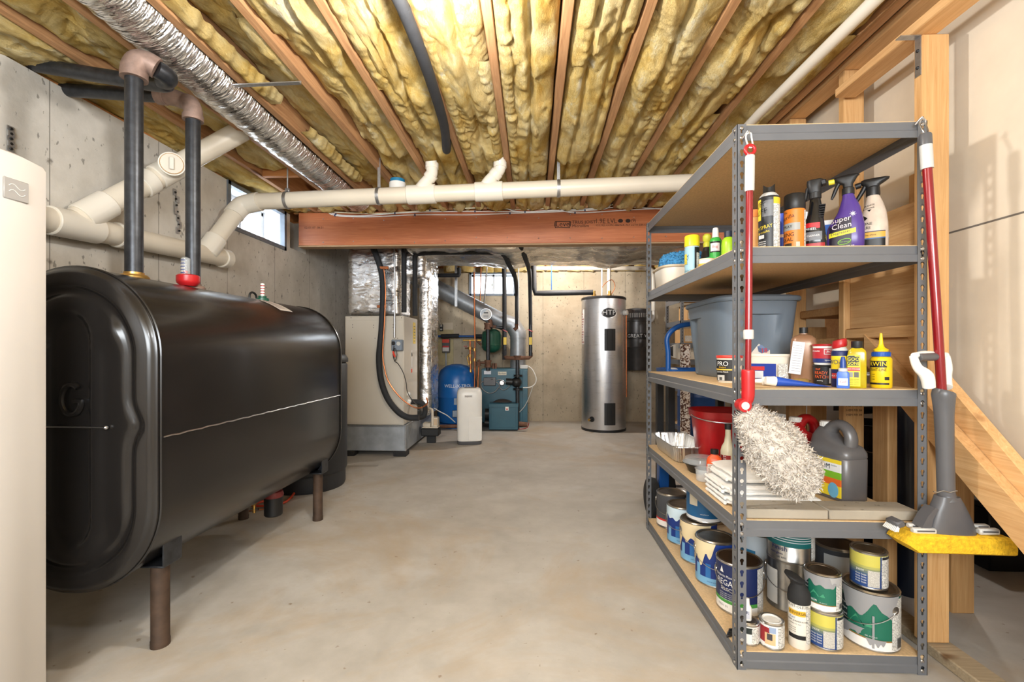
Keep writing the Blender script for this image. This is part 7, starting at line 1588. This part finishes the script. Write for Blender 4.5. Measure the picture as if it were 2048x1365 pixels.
def dfn(u, v):
    a = 2 * PI * u; f = v; r_ = drad(f) * (1 + .14 * fbm(2.5 * math.cos(a) + 3, 2.5 * math.sin(a), f * 6) + .07 * mnoise.noise(Vector((14 * math.cos(a), 14 * math.sin(a), f * 30)))); 
    if f > .97: r_ *= max(.05, (1 - f) / .03)
    if f < .02: r_ *= max(.2, f / .02)
    q = (uu * math.cos(a) + vv * math.sin(a)) * r_; q.y *= .72
    return h0 + ax * (L_ * (f * 1.06 - .02)) + q
m = MB(); m.grid(dfn, 64, 70, M['duster']); hd_ = part('duster_head', m, d, True, 'fluffy off white head', ang=80)
m = MB()                                                                   # curled strands
vs = []; fs = []
for i in range(5200):
    f = rd_.random() ** .9; a = rd_.uniform(0, 2 * PI); b = Vector(dfn(a / (2 * PI), min(.98, max(.02, f)))); nrm = (uu * math.cos(a) + vv * math.sin(a)) + ax * rd_.uniform(-.8, .9); nrm.normalize(); tg = nrm.cross(Vector((rd_.uniform(-1, 1), rd_.uniform(-1, 1), rd_.uniform(-1, 1)))).normalized(); l_ = rd_.uniform(.008, .018); w_ = rd_.uniform(.0011, .0020); o = len(vs); q = nrm.cross(tg)
    p0 = b - nrm * .004; p1 = b + nrm * l_ * .6 + tg * l_ * .25; p2 = b + nrm * l_ * .75 + tg * l_ * .8
    vs += [p0 - q * w_, p0 + q * w_, p1 + q * w_, p1 - q * w_, p2 + q * w_ * .4, p2 - q * w_ * .4]; fs += [(o, o + 1, o + 2, o + 3), (o + 3, o + 2, o + 4, o + 5)]
m.add(vs, fs, M['duster']); part('cotton_strands', m, d, True, kind='stuff', ang=80)
def carab(name, px, py, label, Y):
    c = dp(px, py, Y); m = MB(); pts = [(-.006, .022), (.006, .024), (.009, .01), (.007, -.022), (0, -.028), (-.007, -.022), (-.009, .008)]; m.tube([c + Vector((x, .012 * (zz > 0) , zz)) for x, zz in pts], .0024, M['whitep'] if px < 1600 else M['steel'], 8, sm=5, closed=True); 
    t = thing(name, label, 'carabiner', c, 0, 'clips on the front posts'); part('clip', m, t, True); m = MB(); m.tube([c + Vector((-.012, .026, .014)), c + Vector((-.004, .010, .030)), c + Vector((.004, .014, .022))], .003, M['steel'], 8, sm=4); part('wire_hook', m, t, True)
carab('carabiner', 1501, 278, 'white carabiner clipping the duster to the top of the left post', YD); carab('carabiner', 1852, 250, 'steel carabiner clipping the mop to the top of the right post', 1.52)
YM = 1.505
p_ = thing('sponge_mop', 'sponge mop with a red pole and wide yellow sponge hanging on the right post', 'mop', P(1888, 780, Y=YM))
m = MB(); m.tube([P(1854, 330, Y=1.51), P(1884, 790, Y=YM)], .0128, M['redpole'], 22); part('pole', m, p_, True); m = MB(); m.tube([P(1851.5, 290, Y=1.51), P(1854.5, 338, Y=1.51)], .0165, M['ltgrey'], 22); part('grip', m, p_, True, 'light grey grip sleeve'); m = MB(); m.tube([P(1850.5, 268, Y=1.51), P(1850.6, 271, Y=1.51), P(1851.5, 291, Y=1.51)], [.0145, .0165, .0170], M['greypl'], 22); part('end_cap', m, p_, True)
# lever handle
m = MB(); m.tube([P(1826, 712, Y=YM - .02), P(1835, 735, Y=YM - .03), P(1853, 752, Y=YM - .035), P(1858, 775, Y=YM - .03)], [.010, .0125, .018, .016], M['whitep'], 14, sm=5); m.tube([P(1892, 712, Y=YM + .03), P(1895, 735, Y=YM + .03), P(1890, 755, Y=YM + .02), P(1892, 775, Y=YM + .0)], [.010, .0125, .017, .016], M['whitep'], 14, sm=5); m.tube([P(1828, 712, Y=YM - .02), P(1850, 708, Y=YM + .0), P(1892, 711, Y=YM + .03)], .0095, M['whitep'], 12, sm=4); part('wringer_lever', m, p_, True, 'white wringer lever'); m = MB(); m.tube([P(1837, 715, Y=YM - .02), P(1872, 714, Y=YM + .005)], .0125, M['greypl'], 16); part('lever_grip', m, p_, True, 'grey rubber grip')
m = MB(); q = [(1888, 782, .026), (1887, 790, .030), (1888, 830, .0245), (1890, 900, .0225), (1892, 978, .0225), (1893, 990, .023), (1894, 1000, .028)]; m.tube([P(a, b, Y=YM) for a, b, r_ in q], [r_ for a, b, r_ in q], M['greypl'], 26, sm=4); part('sleeve', m, p_, True)
m = MB(); m.tube([P(1867 + 2.5 * k, 984 + 1.5 * math.sin(k * .6), Y=YM - .024) for k in range(20)], .0016, M['steel'], 6); part('wire_ring', m, p_, True, 'thin wire ring')
def pz(px, py): return P(px, py, Y=YM)
secs = []
for py, xl_, xr_, dpt in ((992, 1874, 1914, .024), (1005, 1869, 1922, .026), (1020, 1862, 1930, .028), (1040, 1856, 1940, .030), (1062, 1850, 1946, .032), (1068, 1850, 1948, .032)):
    a, b = pz(xl_, py), pz(xr_, py); secs.append(sec((a.x + b.x) / 2, YM, a.z, (b.x - a.x) / 2, dpt, 2.8, 36))
m = MB(); m.loft(secs, M['greypl']); part('mop_yoke', m, p_, True, ang=50)
m = MB(); a, b, c_, e_ = pz(1833, 1052), pz(1860, 1012), pz(1852, 1052), pz(1866, 1016); m.prism([(a.x, a.z), (pz(1845, 1030).x, pz(1845, 1030).z), (b.x, b.z), (e_.x, e_.z), (pz(1856, 1034).x, pz(1856, 1034).z), (c_.x, c_.z)], .04, M['greypl'], lambda u, v, w_: (u, YM - .02 + w_, v)); part('yoke_arm', m, p_, True)
for (x0, x1, y0_, y1_, dy, nm) in ((1815, 1868, 1047, 1058, .018, 'roller'), (1824, 1870, 1056, 1068, -.018, 'roller'), (1946, 1976, 1049, 1058, .018, 'roller'), (1955, 1996, 1057, 1070, -.018, 'roller')):
    a, b = P(x0, y0_, Y=YM + dy), P(x1, y1_, Y=YM + dy); m = MB(); m.box(a.x, b.x, a.y - .010, a.y + .010, b.z, a.z, M['ltgrey'], .004); m.box(a.x + .008, b.x - .008, a.y - .0106, a.y - .0095, (a.z + b.z) / 2 - .0005, (a.z + b.z) / 2 + .004, M['greypl']); part(nm, m, p_, True, 'light grey squeeze roller')
a, b = P(1795, 1056, Y=YM), P(2006, 1103, Y=YM); zc_ = P(1900, 1070, Y=YM).z; m = MB()
oc = [(-1, 0), (-.97, .32), (-.92, .62), (-.85, 1.0), (.93, .72), (.97, .4), (1, -.3), (.995, -1), (-.80, -.88)]
hx_, hz_ = (b.x - a.x) / 2, (P(1900, 1062, Y=YM).z - P(1900, 1101, Y=YM).z) / 2; cx_, cz_ = (a.x + b.x) / 2, P(1900, 1081, Y=YM).z
m.loft([[(cx_ + hx_ * u, YM - .045 + .09 * w_, cz_ + hz_ * v * (1 if 0 < w_ < 1 else .8) + .0012 * mnoise.noise(Vector((u * 9, w_ * 7, 1)))) for u, v in oc] for w_ in (0, .08, .5, .92, 1)], M['sponge']); part('sponge', m, p_, True, 'yellow sponge')
m = MB(); c = P(1788, 1045, Y=YM); m.obox((c.x + .004, c.y, c.z), (.026, .05, .020), M['greypl'], Matrix.Rotation(R(-20), 3, 'Y'), .004); part('scrub_brush', m, p_, True); m = MB()
for i in range(9):
    for j in range(3): m.cyl((c.x - .004 + .002 * j, c.y - .022 + .0055 * i, c.z - .004), (c.x - .016 + .005 * j, c.y - .024 + .006 * i, c.z - .022), .0016, M['whitep'], 5)
part('bristles', m, p_, True, kind='stuff')
# ---------------------------------------------------------------- things beyond the rack and under the stair
ct = thing('utility_cart', 'blue topped utility cart with black legs, wheels and a tubular push handle', 'cart', (1.10, 3.11, 0))
cx0, cx1, cy0, cy1 = .80, 1.32, 2.96, 3.60
m = MB(); m.loft([[(x + 1.10, y + 3.11, zz) for x, y, _ in sec(0, 0, 0, .24 * k, .17 * k, 7, 40)] for zz, k in ((.895, .95), (.90, .97), (.945, 1.0), (.945, .95), (.906, .93))], M['bluepl']); part('tray', m, ct, True)
m = MB(); m.tube([(.875, 2.985, .93), (.875, 2.985, 1.05), (.87, 2.985, 1.15), (.93, 2.985, 1.215), (1.03, 2.985, 1.235), (1.17, 2.985, 1.215), (1.24, 2.985, 1.15), (1.255, 2.985, 1.05), (1.255, 2.985, .93)], .016, M['bluepl'], 14, sm=5); part('push_handle', m, ct, True)
m = MB(); m.box(.88, 1.32, 2.98, 3.24, .24, .27, M['bluepl'], .006); part('lower_shelf', m, ct, True)
for x in (.868, 1.28):
    for y in (2.965, 3.215): m = MB(); m.box(x, x + .046, y, y + .046, .12, .894, M['black'], .003); part('leg', m, ct, True)
for x, y in ((.765, 2.95), (1.40, 2.95), (.93, 3.20), (1.27, 3.20)):
    if True:
        m = MB(); m.lathe([(.05, -.028), (.10, -.032), (.122, -.022), (.126, 0), (.122, .022), (.10, .032), (.05, .028)], M['blackrub'], 32); m.v = [(x + zz, y + a, .128 + c) for a, c, zz in m.v]; wl2 = part('wheel', m, ct, True)
        m = MB(); m.lathe([(.0001, -.03), (.02, -.03), (.022, -.012), (.056, -.014), (.056, .014), (.022, .012), (.02, .03), (.0001, .03)], M['greypl'], 24); m.v = [(x + zz, y + a, .128 + c) for a, c, zz in m.v]; part('hub', m, wl2, True)
for y, q in ((2.95, 0), (3.20, .165)): m = MB(); m.cyl((.755 + q, y, .128), (1.41 - q, y, .128), .009, M['steel'], 10); part('axle', m, ct, True)
m = MB(); m.box(.805, .866, 2.93, 2.99, .10, .34, M['bluepl'], .004); part('wheel_bracket', m, ct, True)
t = thing('white_rag', 'small crumpled white rag lying in the blue cart tray', 'rag', (.93, 3.10, .9065)); m = MB(); m.grid(lambda u, v: (.05 * math.cos(2 * PI * u) * math.sin(PI * v) * (1 + .3 * fbm(3 * u, 3 * v)), .04 * math.sin(2 * PI * u) * math.sin(PI * v), .022 - .022 * math.cos(PI * v)), 18, 10, M['towel']); part('rag', m, t)
# second rack at the back
SX, SY0, SY1 = at(1362, 5.55), 5.55, 6.15
r2 = thing('shelf_rack', 'second grey shelf rack farther back, seen through the first one', 'shelving', (SX + .45, 5.85, 0))
for x in (SX, SX + .88):
    for y in (SY0, SY1): 
        m = MB(); m.box(x, x + .032, y - .002, y, 0, 1.78, M['rack']); m.box(x, x + .002, y, y + .035, 0, 1.78, M['rack'])
        for k in range(46): m.box(x + .012, x + .020, y - .003, y - .002, .02 + k * .038, .036 + k * .038, M['black'])
        part('post', m, r2, True)
for z in (.15, .62, .95, 1.15, 1.42, 1.70): m = MB(); m.box(SX + .003, SX + .88, SY0 + .003, SY1 - .003, z - .012, z, M['particle']); m.box(SX + .004, SX + .876, SY0 - .001, SY0 + .003, z - .06, z + .002, M['rack']); m.box(SX, SX + .003, SY0, SY1, z - .06, z + .002, M['rack']); part('shelf_board', m, r2, True)
def carton(name, label, cat, x0, x1, y0, y1, z0_, z1_, mt, art=None):
    t = thing(name, label, cat, ((x0 + x1) / 2, (y0 + y1) / 2, z0_)); m = MB(); m.box(x0, x1, y0, y1, z0_, z1_, mt, .004); part('box', m, t, True); m = MB(); m.box((x0 + x1) / 2 - .02, (x0 + x1) / 2 + .02, y0 - .001, y1 + .001, z1_, z1_ + .0008, M['pvc']); m.box(x0 + .01, x0 + .01 + (x1 - x0) * .4, y0 - .001, y0, z0_ + .02, z0_ + (z1_ - z0_) * .5, M['fine']); part('tape_and_label', m, t, True); return t
carton('cardboard_box', 'brown cardboard box on the second rack, upper compartment', 'box', SX + .10, SX + .50, 5.62, 5.95, 1.4205, 1.62, M['kraft']); carton('cardboard_box', 'brown cardboard box on the second rack, below the upper one', 'box', SX + .06, SX + .46, 5.62, 5.98, 1.1505, 1.33, M['kraft']); carton('cardboard_box', 'red printed carton on the top of the second rack', 'box', SX + .12, SX + .5, 5.7, 6.0, 1.7005, 1.82, F(170, 70, 70))
t = thing('skateboard', 'white skateboard deck with red flowers and black tip on the second rack', 'skateboard', (SX + .30, 5.66, .94)); m = MB(); secs = []
for k in range(15):
    f = k / 14; x = -.42 + .84 * f; w_ = .10 * min(1, (min(f, 1 - f) * 7 + .15)) ** .5; secs.append([(x, -.012 + .004 * math.cos(a), w_ * math.sin(a) * 1.0) for a in [2 * PI * j / 14 for j in range(14)]])
m.loft(secs, F(226, 220, 206)); part('deck', m, t); m = MB(); m.loft([[(-.425 + .06 * k, -.0125 + .0055 * math.cos(a), (.038 + .03 * k) * math.sin(a)) for a in [2 * PI * j / 14 for j in range(14)]] for k in (0, 1)], M['black']); part('tip', m, t)
m = MB()
for i in range(12): m.lathe([(.0001, 0), (.026, 0), (.0001, .001)], F((190, 200, 90)[i % 3], (60, 150, 120)[i % 3], (60, 130, 100)[i % 3]), 8); m.v[-24:] = [(-.06 + .032 * i * (1 if i % 2 else .8) + x, -.0185 - zz, .04 * math.sin(i * 2.2) + y) for x, y, zz in m.v[-24:]]
part('flower_print', m, t, kind='stuff'); t.location.z = 1.052
# coiled rug, speckled roll, blue barrel, clear tote
t = thing('coiled_mat', 'pink and cream spiral mat standing upright on the low shelf of the second rack', 'mat', (SX + .12, 5.66, .152)); m = MB()
for i in range(9): m.loft([[(.13 + rr * math.cos(a) * .95, -.004 * (i % 2), .24 + rr * math.sin(a)) for a in [2 * PI * j / 40 for j in range(40)]] for rr in (.235 - .026 * i, .235 - .026 * (i + 1) + .001)], F(196, 110, 104) if i % 2 == 0 else F(226, 206, 190), (False, False))
m.loft([[(.13 + .236 * math.cos(a), d_, .24 + .236 * math.sin(a)) for a in [2 * PI * j / 40 for j in range(40)]] for d_ in (.0, .02)], F(190, 120, 110), (False, True)); part('mat', m, t)
spk = NT('speckled_carpet'); vv_ = spk.voro(spk.co(), 70, 'F1', 'Color'); s0 = spk.sep(vv_)[0]; spk.set('Base Color', spk.ramp(s0, [(.3, lin(92, 62, 52)), (.5, lin(196, 176, 160)), (.75, lin(226, 220, 214))])); spk.set('Roughness', .95)
t = thing('carpet_roll', 'brown and white speckled carpet roll standing behind the red bucket', 'carpet', (at(1374, 4.3), 4.35, 0)); m = MB(); m.lathe([(.0001, 0), (.045, 0), (.045, 1.12), (.0001, 1.12)], spk.mat, 20); part('roll', m, t); m = MB(); m.tube([((.012 + .0025 * k / 3) * math.cos(k * .5), (.012 + .0025 * k / 3) * math.sin(k * .5), 1.122) for k in range(36)], .0015, M['kraft'], 5); part('roll_end', m, t)
t = thing('blue_barrel', 'deep blue plastic barrel on the floor beneath the bench', 'barrel', (at(1405, 4.6), 4.65, 0)); m = MB(); m.lathe([(.0001, 0), (.20, 0), (.21, .02), (.22, .30), (.225, .31), (.22, .32), (.22, .6), (.225, .61), (.22, .62), (.205, .80), (.0001, .81)], simple('barrel_blue', (18, 62, 120), .4), 32); part('barrel', m, t); m = MB(); m.lathe([(.05, .81), (.05, .83), (.0001, .832)], M['black'], 18, (.08, 0, 0)); part('bung', m, t)
t = thing('clear_tote', 'clear plastic tote with a red latch on the floor behind the red bucket', 'tote', (1.62, 3.225, .456)); 
m = MB(); m.loft([sec(0, 0, zz, .16 * k, .12 * k, 6, 32) for zz, k in ((0, .9), (.14, 1.0), (.14, .97), (.005, .87))], simple('frosted', (206, 214, 222), .25, 0, 0)); part('tub', m, t); m = MB(); m.loft([sec(0, 0, zz, .16 * k, .12 * k, 6, 32) for zz, k in ((.141, 1.03), (.155, 1.03), (.16, .98))], simple('frosted_lid', (196, 206, 216), .3)); part('tote_lid', m, t); m = MB(); m.box(-.175, -.163, -.03, .03, .10, .155, M['red'], .003); part('latch', m, t); 
cr = thing('wooden_crate', 'wooden crate under the clear tote behind the rack', 'crate', (1.62, 3.225, 0)); 
for i in range(4): m = MB(); m.box(-.18, .18, -.135, -.12, .01 + .112 * i, .10 + .112 * i, M['pine_x'], .003); part('slat', m, cr)
for x in (-.17, .15): m = MB(); m.box(x, x + .02, -.119, .12, 0, .44, M['pine_z'], .002); part('crate_side', m, cr)
m = MB(); m.box(-.18, .18, -.12, .13, .44, .455, M['pine_x'], .002); part('crate_top', m, cr)
# under the stair
def bucket(name, label, px, Y, z, r, h, mt): 
    t = put(name, label, 'bucket', px, Y, z, 'black buckets under the stair'); m = MB(); m.lathe([(.0001, .002), (r * .82, 0), (r * .85, .004), (r * .97, h * .9), (r, h * .9), (r, h), (r * .96, h), (r * .82, .01)], mt, 36); part('shell', m, t); m = MB(); m.tube([(r * 1.01 * math.cos(R(9 * i)), -r * .4 * math.sin(R(9 * i)) - r * .7 * math.sin(R(9 * i)), h * .9 - .10 * math.sin(R(9 * i))) for i in range(21)], .0025, M['steel'], 6); part('wire_handle', m, t); return t
dk = simple('black_bin', (20, 22, 28), .35, 0, .05)
bucket('black_bucket', 'black bucket with a wire handle on the floor under the stair, lower one', 1752, 2.50, 0, .17, .38, dk); bucket('black_bucket', 'black bucket stacked in the first one under the stair, upper one', 1752, 2.505, .385, .17, .30, dk)
t = thing('wall_tote', 'tall dark plastic bin standing under the stair between two studs', 'bin', (at(1822, 2.12), 2.12, 0)); m = MB(); m.loft([sec(0, 0, zz, .115 * k, .105 * k, 3, 36) for zz, k in ((0, .8), (.01, .84), (.80, 1.0), (.80, 1.05), (.84, 1.05), (.845, 1.0))], simple('navy_bin', (22, 30, 44), .3, 0, .05)); part('bin', m, t); m = MB(); m.loft([sec(0, 0, zz, .122 * k, .112 * k, 3, 36) for zz, k in ((.846, 1.0), (.862, 1.0), (.87, .9))], dk); part('bin_lid', m, t); t.name = 'dark_bin'
st_ = thing('storage_shelf', 'low wooden shelf holding white boxes under the stair', 'shelf', (1.95, 2.95, 0)); 
for z in (.60, .30): m = MB(); m.box(1.70, 2.7, 2.75, 3.1, z, z + .038, M['pine_x'], .002); part('shelf_plank', m, st_, True)
for x in (1.72, 2.62): m = MB(); m.box(x, x + .04, 2.80, 2.84, 0, .599, M['pine_z'], .002); m.box(x, x + .04, 3.0, 3.04, 0, .599, M['pine_z'], .002); part('shelf_leg', m, st_, True)
def wbox(label, x0, x1, z0_, z1_, y0=2.80): 
    t = thing('white_box', label, 'box', ((x0 + x1) / 2, y0 + .12, z0_)); m = MB(); m.box(x0, x1, y0, y0 + .25, z0_, z1_, F(214, 220, 228), .003); part('box', m, t, True); m = MB()
    for k in range(2): m.box(x0 + .06, x0 + .12, y0 - .001, y0, z0_ + .07 + .09 * k, z0_ + .13 + .09 * k, F(40, 44, 54))
    part('printed_marks', m, t, True)
wbox('white printed box on the low wooden shelf under the stair, left one', 1.73, 2.08, .6385, .92); wbox('white printed box on the low wooden shelf under the stair, right one', 2.12, 2.55, .6385, .95)
sw = thing('folding_stand', 'black A frame stand leaning among the boxes under the stair', 'stand', (1.83, 2.60, 0)); m = MB(); m.tube([P(1752, 818, Y=2.28), P(1775, 950, Y=2.28), P(1800, 1040, Y=2.28)], .018, M['black'], 10); part('leg', m, sw, True); m = MB(); m.tube([P(1690, 822, Y=2.28), P(1756, 820, Y=2.28)], .018, M['black'], 10); part('top_bar', m, sw, True); m = MB(); m.tube([P(1690, 822, Y=2.28), P(1672, 1040, Y=2.28)], .018, M['black'], 10); part('leg', m, sw, True)
t = thing('dark_box', 'low dark storage box on the floor at the far side under the stair', 'box', (2.55, 2.5, 0)); m = MB(); m.box(2.2, 2.95, 2.3, 2.75, 0, .30, dk, .008); part('box', m, t, True); m = MB(); m.box(2.19, 2.96, 2.29, 2.76, .301, .33, M['black'], .006); part('box_lid', m, t, True)
